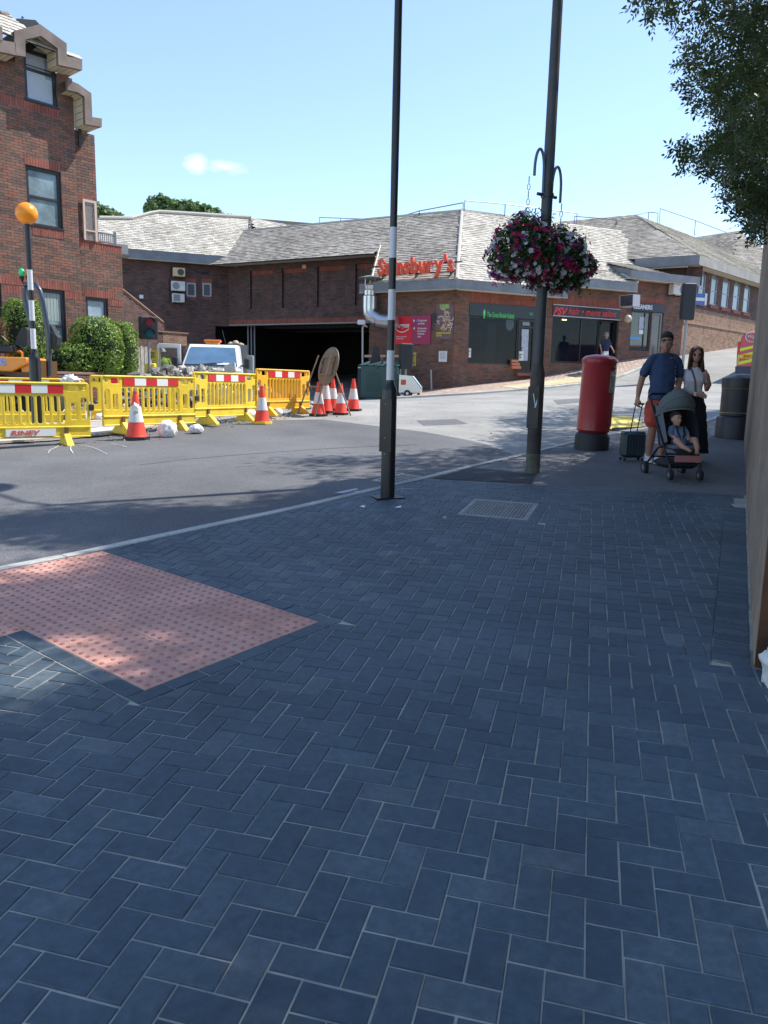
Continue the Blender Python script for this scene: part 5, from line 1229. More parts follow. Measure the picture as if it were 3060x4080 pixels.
# planter wall with hedges
pl = thing('planter_wall', 'low brick planter wall under the clipped hedges behind the barriers', 'wall', tuple(at(180, 830, 20.5)))
PLW = Wall(at(0, 800, 17.6).xy, (at(235, 800, 20.5).xy - at(0, 800, 17.6).xy)); zpl = at(130, 802, 19.0)[2]
bricks(pl, PLW, -3, PLW.sz(222, 800)[0], .5, zpl - .06, m=BRICK, indiv=0)
mb = MB(); PLW.box(mb, (-3, PLW.sz(222, 800)[0] + .03, zpl - .06, zpl), -.35, .03); mb.build('coping', mat('coping_brown', (.25, .15, .12), .8, var=.2), pl, True)
mb = MB(); PLW.box(mb, (-3, PLW.sz(222, 800)[0], .4, zpl - .08), -2.2, -.3); mb.build('soil', mat('soil', (.05, .035, .025), .95), pl, True)
def leafcloud(mb, pts, nrm, size, asp=.45, jit=.6):
    """pts: Nx3 leaf centres, nrm: Nx3 outward directions; folded two-triangle leaves"""
    N_ = len(pts); rnd = RN.normal(size=(N_, 3)); n = nrm + rnd * jit; n /= np.linalg.norm(n, axis=1)[:, None] + 1e-9
    t = np.cross(n, RN.normal(size=(N_, 3))); t /= np.linalg.norm(t, axis=1)[:, None] + 1e-9; b = np.cross(n, t)
    s = size * RN.uniform(.7, 1.25, N_)[:, None]
    p0 = pts - t * s * .5; p1 = pts + b * s * asp * .5 + n * s * .06; p2 = pts + t * s * .5; p3 = pts - b * s * asp * .5 + n * s * .06
    V = np.stack([p0, p1, p2, p3], 1).reshape(-1, 3); k = len(mb.v); mb.v += [tuple(v) for v in V.tolist()]; mb.f += [(k + 4 * i, k + 4 * i + 1, k + 4 * i + 2, k + 4 * i + 3) for i in range(N_)]; mb.m += [mb.mi] * N_
def hedge(name, label, boxes, nleaf, grp='clipped hedges in the planter', size=.075):
    """boxes: ellipsoid-ish lumps (centre, radii, power)"""
    c0 = boxes[0][0]; t = thing(name, label, 'hedge', (c0[0], c0[1], c0[2] - boxes[0][1][2]), 0, grp); mb = MB(); core = MB()
    for c, r, pw in boxes:
        n_ = int(nleaf * (r[0] * r[2]) / sum(b[1][0] * b[1][2] for b in boxes)); d = RN.normal(size=(n_, 3)); d /= np.linalg.norm(d, axis=1)[:, None]
        sp_ = np.sign(d) * np.abs(d) ** pw; sp_ = sp_ / (np.max(np.abs(sp_), axis=1)[:, None] ** .0)
        wob = 1 + .05 * np.sin(d[:, 0:1] * 9 + c[0]) * np.cos(d[:, 2:3] * 8) + RN.normal(size=(n_, 1)) * .025 - np.abs(RN.normal(size=(n_, 1))) * .03
        P = np.array(c) + sp_ * np.array(r) * wob; leafcloud(mb, P, d, size)
        core.ball(c, (r[0] * .9, r[1] * .9, r[2] * .9), 14, 9)
        cv = np.array(core.v[-14 * 10:])
    core.build('branches', mat('hedge_inner', (.012, .02, .008), .95), t, True); mb.build('foliage', LEAF_HEDGE, t, True)
    return t
def C(px, py, Y): v = at(px, py, Y); return (v.x, v.y, v.z)
k_ = 1643
hedge('hedge', 'large rounded clipped hedge in front of the frosted window', [(C(208, 752, 20.6), (.66, .55, .80), .75), (C(140, 778, 20.2), (.55, .5, .36), .65), (C(170, 775, 20.3), (.5, .5, .42), .65)], 9000)
hedge('hedge', 'tall narrow clipped hedge nearest the wooden fence', [(C(264, 757, 21.8), (.40, .5, .78), .7)], 4000)
hedge('hedge', 'upright clipped hedge behind the lollipop beacon and the roll bar', [(C(54, 722, 19.5), (.50, .4, .86), .65)], 4500)
def cordyline(label, c, n, L, tw):
    t = thing('cordyline', label, 'plant', c, 0, 'bronze spiky cordylines by the hedges'); mb = MB(); mb.tube([(c[0], c[1], c[2] - .9), c], .04, 6); mb.build('stem', BARK, t, True); mb = MB()
    for i in range(n):
        a = random.uniform(0, 2 * pi); e = random.uniform(-.35, 1.4); d = Vector((cos(a) * cos(e), sin(a) * cos(e), sin(e))); w = d.cross(Vector((0, 0, 1))); w = (w if w.length > .01 else Vector((1, 0, 0))).normalized() * .018; l = L * random.uniform(.7, 1.1); p = Vector(c); q = p + d * l * .55; r = p + d * l + Vector((0, 0, -.16 * l))
        mb.add([p - w, p + w, q + w, q - w, r], [(0, 1, 2, 3), (3, 2, 4)])
    mb.build('leaf_blade', leafmat('cordyline_leaf' + label[:4], (.14, .07, .05), (.36, .24, .14), .3), t, True, kind='stuff')
cordyline('bronze spiky cordyline between the large hedge and the narrow hedge', C(237, 716, 21.3), 90, .55, 1)
cordyline('bronze spiky cordyline cut off at the left edge of the picture', C(-4, 722, 18.6), 90, .5, 1)
# stair wall, low wall, wooden fence
SW = Wall(at(276, 700, 31).xy, (at(354, 700, 33.5).xy - at(276, 700, 31).xy))
st = thing('stair_wall', 'brown brick wall with sloping pale coping left of the traffic light', 'wall', tuple(at(300, 850, 31.5)))
sa, za = SW.sz(270, 638); sb, zb_ = SW.sz(352, 699)
bricks(st, SW, sa - .4, sb, .5, za, m=BRICKD, mort=MORTARD, top=lambda s: za + (zb_ - za) * (s - sa) / (sb - sa))
mb = MB(); mb.T = SW.mtx(0, 0); mb.add([(sa - .4, -.2, za + .25), (sb, -.2, zb_), (sb, -.2, .3), (sa - .4, -.2, .3)], [(0, 1, 2, 3)]); mb.build('rear_face', BRICKD, st, True)
bar(st, [SW.pt(sa - .2, za + .2, .0), SW.pt(sb, zb_ + .05, .0), SW.pt(sb, zb_ - .25, .0)], .07, BUFFLITBRICK, 'coping', 4)
# the wall backing above the slope must not show: trim it to the slope
for ch in [o for o in COL.objects if o.parent == st and o.name.startswith('wall')]: bpy.data.objects.remove(ch)
lw = thing('low_wall', 'low brick wall with lit end above the white truck', 'wall', tuple(at(370, 850, 30)))
LW = Wall(at(334, 720, 30).xy, (at(404, 720, 31.2).xy - at(334, 720, 30).xy)); a0, z0_ = LW.sz(340, 717); a1, _ = LW.sz(403, 718); am, zm = LW.sz(352, 745)
bricks(lw, LW, a0, am, .5, z0_, m=BRICKD, mort=MORTARD); bricks(lw, LW, am, a1, zm, z0_, m=BUFFLITBRICK)  # lit end of the wall is painted in with the paler brick
mb = MB(); LW.box(mb, (a0, a1 + .05, z0_, z0_ + .06), -.25, .05); mb.build('coping', BUFFLITBRICK, lw, True)
mb = MB(); LW.box(mb, (am, a1 + .1, .4, zm), -.22, -.02); mb.build('lower_wall', BRICKD, lw, True)
fe = thing('wooden_fence', 'weathered grey vertical board fence beside the narrow hedge', 'fence', tuple(at(305, 830, 24)))
FW = Wall(at(289, 780, 24).xy, (at(326, 780, 25.5).xy - at(289, 780, 24).xy)); f0, fz = FW.sz(289, 746); f1, _ = FW.sz(326, 746); n = 9
for i in range(n):
    a = f0 + (f1 - f0) * i / n; mb = MB(); FW.box(mb, (a + .008, a + (f1 - f0) / n - .008, .7, fz + random.uniform(-.03, .02)), -.02 + (i % 2) * .015, .01 + (i % 2) * .015); mb.build('fence_board', mat('weathered_wood', (.26, .235, .21), .9, var=.35, vscale=6, bump=.4, bscale=30), fe, True)
mb = MB(); FW.box(mb, (f0, f1, fz - .3, fz - .2), -.08, -.03); mb.build('fence_rail', MATS['weathered_wood'], fe, True)
# pigeon on the roof
pgp = at(40, 47, 23.2); pg = thing('pigeon', 'small grey pigeon standing on the tiled roof at top left', 'bird', (pgp.x, pgp.y, pgp.z - .12))
PG = mat('pigeon_grey', (.35, .36, .42), .6); PGD = mat('pigeon_dark', (.06, .07, .12), .5)
mb = MB(); mb.rings([(-.19, 0, .05, .012, .01), (-.1, 0, .08, .03, .03), (0, 0, .11, .06, .055), (.06, 0, .14, .055, .05), (.10, 0, .19, .035, .033), (.115, 0, .235, .028, .028), (.12, 0, .262, .01, .01)], 10); mb.build('body', PG, pg, False, True)
mb = MB(); mb.ball((.12, 0, .235), .032, 8, 6); mb.tube([(.145, 0, .235), (.175, 0, .225)], [.008, .002], 6); mb.build('head', PGD, pg, False, True)
mb = MB(); mb.add([(-.08, -.05, .13), (.05, -.062, .14), (0, -.05, .08), (-.2, -.02, .05)], [(0, 1, 2, 3)]); mb.build('wing', PGD, pg, False)
for s in (-1, 1): mb = MB(); mb.tube([(.01, s * .02, .07), (.015, s * .02, -.02)], .006, 5); mb.build('leg', mat('pigeon_leg', (.5, .15, .12), .6), pg)
# ================================================================== STREET OBJECTS
def tex_text(s, m, T, w, h, parent, name='lettering', extr=.003, bold=0, shear=0):
    """text of width w, height h centred on matrix T (x right, z up, y away from the reader)"""
    me = text_mesh(s, m, 1.0, bold, shear); xs = [v.co.x for v in me.vertices]; ys = [v.co.y for v in me.vertices]; x0, x1, y0, y1 = min(xs), max(xs), min(ys), max(ys)
    for v in me.vertices: v.co = T @ Vector(((v.co.x - x0) / (x1 - x0) * w - w / 2, -v.co.z * extr, (v.co.y - y0) / (y1 - y0) * h - h / 2))
    return link(name, me, parent)
def TM(x=0, y=0, z=0, rz=0): return Matrix.Translation((x, y, z)) @ Matrix.Rotation(rz, 4, 'Z')
# ---- zebra pole in the middle
zb_ = gnd(837, 1074); ZP = thing('zebra_pole', 'tall black and white banded crossing pole standing on the charcoal block paving', 'pole', tuple(zb_))
Zz = lambda py, px=838: at(px, py, zb_.y)[2] - zb_.z
hb0 = Zz(868); hb1 = Zz(835); r0 = .076; r1 = .0415
mb = MB(); mb.T = TM(rz=.35); mb.box((-.16, -.12, -.01), (.16, .12, .008)); mb.build('base_plate', BLACK, ZP)
mb = MB(); mb.lathe([(r0, 0), (r0, Zz(845)), (r0 * .98, Zz(843)), (r0 * .93, Zz(838)), (r1 * 1.15, Zz(829)), (r1 * 1.1, Zz(826))], 32); mb.build('base_column', BLACK, ZP, False, True)
mb = MB(); mb.T = TM(rz=-.5); mb.box((-.07, -r0 - .006, Zz(975)), (.07, -r0 + .05, Zz(862))); mb.build('service_door', BLACK, ZP)
for py in (980, 965 - 20, 873): mb = MB(); a_ = -2.1; mb.ball((cos(a_) * (r0 + .004), sin(a_) * (r0 + .004), Zz(py)), .007, 8, 5); mb.build('bolt', STEEL, ZP)
edges = [(826, 821, 0)]
ys_ = [826, 821, 757, 691.5, 625.5, 557.5, 491]; cols = [0, 1, 0, 1, 0, 1]
for i in range(6):
    mb = MB(); x = 838 + (826 - ys_[i]) * .022; ra = r1 * (1 - .02 * i); mb.lathe([(ra, Zz(ys_[i], x)), (ra * .985, Zz(ys_[i + 1], x))], 28, caps=False); mb.build('white_band' if cols[i] else 'black_band', mat('white_band', (.62, .63, .66), .35, coat=.3) if cols[i] else BLACK, ZP, False, True)
mb = MB(); mb.lathe([(r1 * .88, Zz(491, 848)), (.040, Zz(200, 856)), (.036, Zz(0, 860) + .8)], 28); mb.lathe([(.036, Zz(0, 860) + .8), (.03, Zz(0, 860) + 1.1)], 20); mb.build('shaft', BLACK, ZP, False, True)
mb = MB(); mb.ball((0, 0, Zz(0, 860) + 1.25), .15, 20, 14); mb.build('beacon_globe', mat('beacon_amber', (.95, .30, .01), .25, spec=.5), ZP, False, True)
# ---- lamp post with hanging baskets
lb = gnd(1150, 1021); LP = thing('lamp_post', 'thick dark street lamp column right of the banded crossing pole, carrying the flower baskets', 'street lamp', tuple(lb))
Lz = lambda py, px=1160: at(px, py, lb.y)[2] - lb.z
DKP = mat('lamp_column', (.045, .048, .055), .45, var=.25, vscale=5); RUSTP = mat('column_stained', (.035, .033, .034), .7, col2=(.085, .07, .055), vscale=3)
rb, rt = .090, .067
mb = MB(); mb.lathe([(rb, -.02), (rb, Lz(980))], 28, caps=False); mb.build('column_foot', mat('column_foot', (.08, .085, .06), .85, col2=(.16, .15, .12), vscale=7), LP, False, True)
mb = MB(); mb.lathe([(rb, Lz(980)), (rb, Lz(807)), (rb * .97, Lz(804)), (rt * 1.03, Lz(791)), (rt, Lz(786))], 28, caps=False); mb.build('base_column', RUSTP, LP, False, True)
mb = MB(); mb.lathe([(rt, Lz(786)), (rt, Lz(420)), (.060, Lz(0, 1200)), (.055, 6.2), (.045, 7.4)], 28, caps=False); mb.build('shaft', DKP, LP, False, True)
mb = MB(); mb.T = TM(rz=-.6); mb.box((-.075, -rb - .004, Lz(925)), (.075, -rb + .03, Lz(835))); mb.build('service_door', RUSTP, LP)
mb = MB(); mb.T = TM(rz=-.3); mb.tube([(0, -rb - .004, Lz(875)), (-.03, -rb - .004, Lz(850))], .007, 5); mb.tube([(0, -rb - .004, Lz(880)), (.03, -rb - .006, Lz(862))], .012, 5); mb.build('paint_scrape', WHITE, LP)
ad_ = Vector((-.73, .68, 0)); 
mb = MB(); mb.tube([(0, 0, 7.3), tuple(ad_ * .3 + Vector((0, 0, 7.55))), tuple(ad_ * 1.0 + Vector((0, 0, 7.62)))], .03, 8); mb.build('arm', DKP, LP, False, True)
mb = MB(); p = ad_ * 1.3; mb.ball((p.x, p.y, 7.62), (.34, .34, .09), 14, 8); mb.build('lantern', STEEL, LP, False, True)
# basket brackets: hooks on both sides of the column
hd = Vector((.80, .60, 0)); hd2 = Vector((-.84, -.54, 0))
def hook(par, d, ztop, zatt, zend, w):
    pts = [d * (rt + .005) + Vector((0, 0, zatt))]
    for i in range(13):
        t = pi * i / 12; pts.append(d * (rt + .01 + w / 2 - w / 2 * cos(t)) + Vector((0, 0, ztop - .24 + .24 * sin(t) if True else 0)))
    pts.append(d * (rt + .01 + w) + Vector((0, 0, zend)))
    mb = MB(); mb.tube(pts, .017, 8); mb.build('bracket', mat('bracket_blue_grey', (.10, .15, .24), .5), par, False, True); return pts[-1]
zt = Lz(326, 1165)
e1_ = hook(LP, hd2, zt, Lz(430), Lz(385, 1150), .15); e2_ = hook(LP, hd, zt - .15, Lz(430), Lz(432, 1205), .16)
mb = MB(); mb.tube([tuple(hd2 * .16 + Vector((0, 0, Lz(422)))), tuple(hd * .16 + Vector((0, 0, Lz(422))))], .02, 8); mb.tube([(0, 0, Lz(426)), (0, 0, Lz(418))], rt + .012, 20); mb.build('bracket_clamp', DKP, LP, False, True)
PETR = leafmat('petal_magenta', (.42, .015, .11), (.62, .03, .16), .35); PETW = leafmat('petal_white', (.62, .60, .68), (.78, .77, .82), .35); PETP = leafmat('petal_purple', (.24, .02, .17), (.34, .03, .24), .35)
def basket(label, end, cz, R, seed, wR):
    rnd = np.random.RandomState(seed); c = lb + Vector((end.x, end.y, cz)); t = thing('hanging_basket', label, 'flower basket', tuple(c), 0, 'flower baskets on the lamp post')
    # chain
    ez = end.z - cz
    for i in range(4):
        mb = MB(); z0 = ez - .02 - i * .085; L = .05; pts = [(sin(a) * .017 * (1 if i % 2 else 0), sin(a) * .017 * (0 if i % 2 else 1), z0 - L / 2 + cos(a) * L * .75) for a in [k * pi / 5 for k in range(11)]]; mb.tube(pts, .005, 5, False); mb.build('chain_link', STEEL, t)
    zk = ez - .36
    for k in range(4):
        a = k * pi / 2 + .5; mb = MB(); mb.tube([(0, 0, zk), (cos(a) * .22, sin(a) * .22, .1)], .005, 4); mb.build('chain', STEEL, t)
    mb = MB(); mb.lathe([(.05, -.22), (.16, -.15), (.22, -.02), (.23, .06)], 18); mb.build('basket_bowl', mat('basket_dark', (.02, .025, .015), .9), t)
    def shell(n, rr, zs, jitter):
        d = rnd.normal(size=(n, 3)); d /= np.linalg.norm(d, axis=1)[:, None]; rad = 1 + .13 * np.sin(d[:, 0] * 7 + seed) * np.cos(d[:, 2] * 6) + rnd.normal(size=n) * jitter
        p = d * rad[:, None] * np.array([rr, rr, zs]); p[:, 2] -= .12 + .10 * (np.abs(d[:, 0]) + np.abs(d[:, 1])); return p, d
    mb = MB(); p, d = shell(3900, R * .95, R * .78, .07); leafcloud(mb, p, d, .05, .55)
    p, d = shell(2500, R * .7, R * .6, .08); leafcloud(mb, p, d, .05, .55); mb.build('foliage', leafmat('basket_leaf' + str(seed), (.02, .05, .018), (.06, .12, .03), .3), t, kind='stuff')
    P, Dn = shell(520, R * 1.0, R * .84, .05); cl = [MB(), MB(), MB()]
    for i in range(len(P)):
        f = noise.noise(Vector(P[i] * 5.5) + Vector((seed, 0, 0))); w = (1 if f > (.02 - wR) else 0)
        if w == 0 and noise.noise(Vector(P[i] * 4) + Vector((0, seed, 3))) > .15: w = 2
        if rnd.rand() < .12: w = rnd.randint(3)
        n = Vector(Dn[i]) + Vector(rnd.normal(size=3) * .35); n.normalize(); a = n.cross(Vector((0, 0, 1))).normalized(); b = n.cross(a); r = rnd.uniform(.026, .038); c0 = Vector(P[i]) + n * .01
        vs = [c0 - n * .012] + [c0 + (a * cos(k * 2 * pi / 10) + b * sin(k * 2 * pi / 10)) * (r if k % 2 == 0 else r * .74) + n * (.008 if k % 2 else .0) for k in range(10)]
        cl[w].add(vs, [(0, 1 + k, 1 + (k + 1) % 10) for k in range(10)])
    for m_, q, nm in zip((PETR, PETW, PETP), cl, ('magenta_blossoms', 'white_blossoms', 'purple_blossoms')):
        if q.v: q.build(nm, m_, t, kind='stuff')
    mb = MB()
    for i in range(38):
        a = rnd.uniform(0, 2 * pi); r = R * rnd.uniform(.55, .98); z = -.3 - rnd.uniform(0, .12); L = rnd.uniform(.08, .26); n = int(L / .02)
        pts = np.array([[cos(a) * (r + j * .002), sin(a) * (r + j * .002), z - j * .02] for j in range(n)]) + rnd.normal(size=(n, 3)) * .012
        leafcloud(mb, pts, rnd.normal(size=(n, 3)), .04, .6)
    mb.build('trailing_stems', PETR if seed % 2 else MATS['basket_leaf' + str(seed)], t, kind='stuff')
    # upright shoots
    mb = MB()
    for i in range(60):
        a = rnd.uniform(0, 2 * pi); r = R * rnd.uniform(.1, .8); L = rnd.uniform(.05, .2); n = max(2, int(L / .018)); z = R * .62 * sqrt(max(0, 1 - (r / R) ** 2)) - .14
        pts = np.array([[cos(a) * r * (1 + j * .02), sin(a) * r * (1 + j * .02), z + j * .018] for j in range(n)]) + rnd.normal(size=(n, 3)) * .012; leafcloud(mb, pts, rnd.normal(size=(n, 3)), .035, .6)
    mb.build('shoots', MATS['basket_leaf' + str(seed)], t, kind='stuff')
basket('magenta and white flower basket on the left of the lamp column', e1_ + Vector((-.06, 0, 0)), Lz(512), .43, 3, .02)
basket('white and purple flower basket on the right of the lamp column', e2_ + Vector((.02, 0, 0)), Lz(529), .42, 8, .14)
# ---- belisha beacon on the left behind the barriers
b2 = at(82, 920, 13.4); b2.z = g(b2.x, b2.y); BB = thing('belisha_beacon', 'orange globe beacon on a black and white banded pole in front of the office building', 'crossing beacon', tuple(b2))
Bz = lambda py, px: at(px, py, b2.y)[2] - b2.z
mb = MB(); mb.lathe([(.095, 0), (.095, Bz(777, 82)), (.085, Bz(770, 82)), (.048, Bz(763, 82)), (.045, Bz(754, 82))], 24); mb.build('base_column', BLACK, BB, False, True)
bb = [(754, 1), (710, 0), (693, 1), (649, 0), (627, 1), (583, 0), (486, None)]
for (y0, c), (y1, _) in zip(bb, bb[1:]):
    mb = MB(); mb.lathe([(.045, Bz(y0, 78)), (.044, Bz(y1, 76))], 20, caps=False); mb.build('white_band' if c else 'black_band', MATS['white_band'] if c else BLACK, BB, False, True)
mb = MB(); mb.lathe([(.044, Bz(486, 68)), (.05, Bz(484, 68)), (.095, Bz(482, 68)), (.1, Bz(479, 67))], 20); mb.build('globe_collar', BLACKM, BB, False, True)
mb = MB(); mb.ball((0, 0, Bz(461.5, 66)), .178, 28, 18); mb.build('globe', MATS['beacon_amber'], BB, False, True)
# lean of both measured poles
# ---- post box
pb = gnd(1277, 969); PB = thing('post_box', 'red pillar box with black plinth leaning slightly on the shaded pavement', 'post box', tuple(pb), rot=(0, radians(2.2), 0.35))
REDP = mat('post_box_red', (.36, .022, .03), .38, coat=.25, var=.1, vscale=3)
mb = MB(); mb.lathe([(.268, -.05), (.268, .19), (.25, .235), (.222, .255)], 36); mb.build('plinth', BLACKM, PB, False, True)
mb = MB(); mb.lathe([(.222, .255), (.255, .29), (.255, 1.30), (.262, 1.31), (.262, 1.335)], 36); mb.build('body', REDP, PB, False, True)
mb = MB(); mb.lathe([(.275, 1.335), (.28, 1.36), (.272, 1.385), (.22, 1.425), (.12, 1.45), (.01, 1.455)], 36); mb.build('cap', REDP, PB, False, True)
def cyl_patch(mb, r, a0, a1, z0, z1, th, n=10):
    vs = []
    for i in range(n + 1):
        a = a0 + (a1 - a0) * i / n; vs += [(r * cos(a), r * sin(a), z0), (r * cos(a), r * sin(a), z1), ((r + th) * cos(a), (r + th) * sin(a), z1), ((r + th) * cos(a), (r + th) * sin(a), z0)]
    fs = [(0, 1, 2, 3), tuple(4 * n + i for i in (3, 2, 1, 0))]
    for i in range(n):
        for j in range(4): fs.append((4 * i + j, 4 * i + (j + 1) % 4, 4 * i + 4 + (j + 1) % 4, 4 * i + 4 + j))
    mb.add(vs, fs)
fr = -pi / 2 - .0
mb = MB(); cyl_patch(mb, .254, fr - .45, fr + 1.1, .36, 1.29, .012, 16); mb.build('door', REDP, PB, False, True)
mb = MB(); cyl_patch(mb, .264, fr + .12, fr + .62, .88, 1.20, .008); mb.build('notice_plate', mat('notice_green_grey', (.12, .17, .15), .4, col2=(.28, .33, .30), vscale=14), PB, False, True)
mb = MB(); cyl_patch(mb, .270, fr + .2, fr + .55, 1.13, 1.17, .008); mb.build('collection_plate', mat('plate_pale', (.45, .48, .48), .4), PB, False, True)
mb = MB(); cyl_patch(mb, .266, fr + .5, fr + .62, .80, .86, .006); mb.build('tab', MATS['plate_pale'], PB)
mb = MB(); cyl_patch(mb, .264, fr + .1, fr + .66, 1.235, 1.262, .006); mb.build('posting_slot', BLACK, PB)
# ---- litter bin
bn = gnd(1592, 947) + Vector((.05, .15, 0)); BN = thing('litter_bin', 'round black litter bin with thin gold bands beside the tall wall', 'litter bin', tuple(bn))
BINM = mat('bin_black', (.022, .025, .033), .42); GOLD = mat('gold_band', (.5, .38, .14), .35, .5)
mb = MB(); mb.lathe([(.36, -.05), (.36, .34), (.345, .37), (.31, .385), (.30, .40)], 32); mb.build('base', BINM, BN, False, True)
mb = MB(); mb.lathe([(.31, .40), (.31, .86), (.31, .88)], 32); mb.build('body', BINM, BN, False, True)
mb = MB(); mb.lathe([(.318, .88), (.318, 1.0), (.31, 1.05), (.22, 1.10), (.10, 1.125), (.01, 1.13)], 32); mb.build('hood', BINM, BN, False, True)
for z in (.44, .865): mb = MB(); mb.lathe([(.312, z), (.318, z + .006), (.312, z + .012)], 32, caps=False); mb.build('band', GOLD, BN)
# ---- barriers
def rrect(x0, z0, x1, z1, r, n=4):
    r = min(r, (x1 - x0) / 2.01, (z1 - z0) / 2.01); P = []
    for cx, cz, a0 in ((x1 - r, z1 - r, 0), (x0 + r, z1 - r, pi / 2), (x0 + r, z0 + r, pi), (x1 - r, z0 + r, 3 * pi / 2)):
        for i in range(n + 1): a = a0 + pi / 2 * i / n; P.append((cx + r * cos(a), cz + r * sin(a)))
    return P
def holed_plate(name, outer, holes, th, bev, m):
    cu = bpy.data.curves.new(name, 'CURVE'); cu.dimensions = '2D'; cu.fill_mode = 'BOTH'; cu.extrude = th / 2 - bev; cu.bevel_depth = bev; cu.bevel_resolution = 1; cu.offset = -bev
    for P in [outer] + holes:
        s = cu.splines.new('POLY'); s.points.add(len(P) - 1); s.use_cyclic_u = True
        for i, (x, y) in enumerate(P): s.points[i].co = (x, y, 0, 1)
    o = bpy.data.objects.new(name, cu); COL.objects.link(o); me = bpy.data.meshes.new_from_object(o.evaluated_get(bpy.context.evaluated_depsgraph_get())); bpy.data.objects.remove(o)
    me.materials.clear(); me.materials.append(m)
    for v in me.vertices: v.co = Vector((v.co.x, v.co.z, v.co.y))
    me.flip_normals(); me.polygons.foreach_set('use_smooth', [False] * len(me.polygons)); me.update(); return me
def barrier(label, m, cat='barrier'):
    t = thing('safety_barrier', label, cat, (0, 0, 0), 0, 'yellow plastic barriers round the roadworks')
    W_ = 1.96; holes = [rrect(.05, .88, .11, .94, .03), rrect(.17, .86, .33, .955, .03), rrect(W_ - .11, .88, W_ - .05, .94, .03), rrect(W_ - .33, .86, W_ - .17, .955, .03),
                       rrect(.04, .42, .14, .76, .04), rrect(W_ - .14, .42, W_ - .04, .76, .04), rrect(.20, .42, .29, .68, .01), rrect(W_ - .29, .42, W_ - .20, .68, .01)]
    n = 11; x0, x1 = .36, W_ - .36
    for i in range(n): a = x0 + (x1 - x0) * i / n; w = (x1 - x0) / n; holes.append(rrect(a + .018, .36, a + w - .018, .79, .04))
    me = holed_plate('panel', rrect(0, .14, W_, 1.0, .05), holes, .05, .008, m); link('panel', me, t)
    mb = MB(); mb.bbox((.03, -.045, .965), (W_ - .03, .045, 1.0), .012); mb.build('top_rail', m, t)
    mb = MB(); mb.bbox((.0, -.04, .285), (W_, .04, .32), .01); mb.bbox((.0, -.035, .14), (W_, .035, .165), .01); mb.build('bottom_rail', m, t)
    k = 5; a0, a1 = .40, W_ - .40
    for i in range(k):
        for sy in (-1, 1):
            a = a0 + (a1 - a0) * i / k; b = a0 + (a1 - a0) * (i + 1) / k; mb = MB(); mb.box((a, sy * .030 - .006, .83), (b, sy * .030 + .006, .955)); mb.build('red_reflector' if i % 2 == 0 else 'white_reflector', RED if i % 2 == 0 else WHITE, t)
    for s in (.46, W_ - .46) if False else (.38, W_ - .38):
        f = MB(); f.add([(s - .05, -.26, -.0), (s + .05, -.26, 0), (s + .05, .26, 0), (s - .05, .26, 0), (s - .05, -.26, .03), (s + .05, -.26, .03), (s + .05, .26, .03), (s - .05, .26, .03), (s - .045, -.07, .20), (s + .045, -.07, .20), (s + .045, .07, .20), (s - .045, .07, .20)],
                        [(0, 1, 5, 4), (1, 2, 6, 5), (2, 3, 7, 6), (3, 0, 4, 7), (4, 5, 9, 8), (5, 6, 10, 9), (6, 7, 11, 10), (7, 4, 8, 11), (8, 9, 10, 11), (3, 2, 1, 0)])
        f.build('foot', m, t); mb = MB(); mb.box((s - .028, -.05, .15), (s + .028, .05, .30)); mb.build('foot_clamp', mat('clamp_brown', (.12, .075, .045), .6), t)
    mb = MB(); mb.bbox((W_ - .02, -.05, .56), (W_ + .06, .05, .66), .01); mb.build('latch', BLACKM, t)
    return t
BP = [Vector((-6.22, 11.25)), at(210, 940, 12.95).xy, at(414, 930, 14.5).xy, at(549, 915, 16.25).xy, at(668, 900, 18.0).xy]
b0 = barrier('yellow barrier with a maker plate, nearest the left edge', YEL)
tex_text('RINEY', mat('riney_red', (.62, .10, .04), .5), Matrix.Translation((.98, -.052, .225)), .42, .075, b0, bold=.02, shear=.2)
mb = MB(); mb.box((.70, -.047, .17), (1.42, -.036, .282)); mb.build('name_plate', WHITE, b0)
labs = ['yellow barrier with a maker plate, nearest the left edge', 'yellow barrier behind the nearest traffic cone', 'yellow barrier in front of the rubble heap and white truck', 'yellow barrier with its shade tinted orange at the right end of the row']
def setb(o, a, b): d = (b - a); o.location = (a.x, a.y, g(*((a + b) / 2)) - .03); o.rotation_euler = (0, 0, atan2(d.y, d.x))
bar2 = barrier(labs[1], YEL); bar3 = copy_tree(bar2); bar3['label'] = labs[2]; bar4 = barrier(labs[3], YELO)
for o, a, b in ((b0, Vector((-6.32, 11.15)), Vector((-4.76, 12.34))), (bar2, BP[1] + Vector((.08, .06)), BP[2]), (bar3, BP[2] + Vector((.04, .04)), BP[3]), (bar4, BP[3] + Vector((.04, .02)), BP[4])): setb(o, a, b)
for i, (p, q, l) in enumerate(((at(196, 880, 15.3).xy, at(330, 880, 16.0).xy, 'rear yellow barrier seen through the gap between the two nearest barriers'), (at(-60, 880, 14.2).xy, at(140, 880, 14.9).xy, 'rear yellow barrier behind the orange dumper'))):
    o = copy_tree(bar2); o['label'] = l; setb(o, p, q); o.location.z -= .09
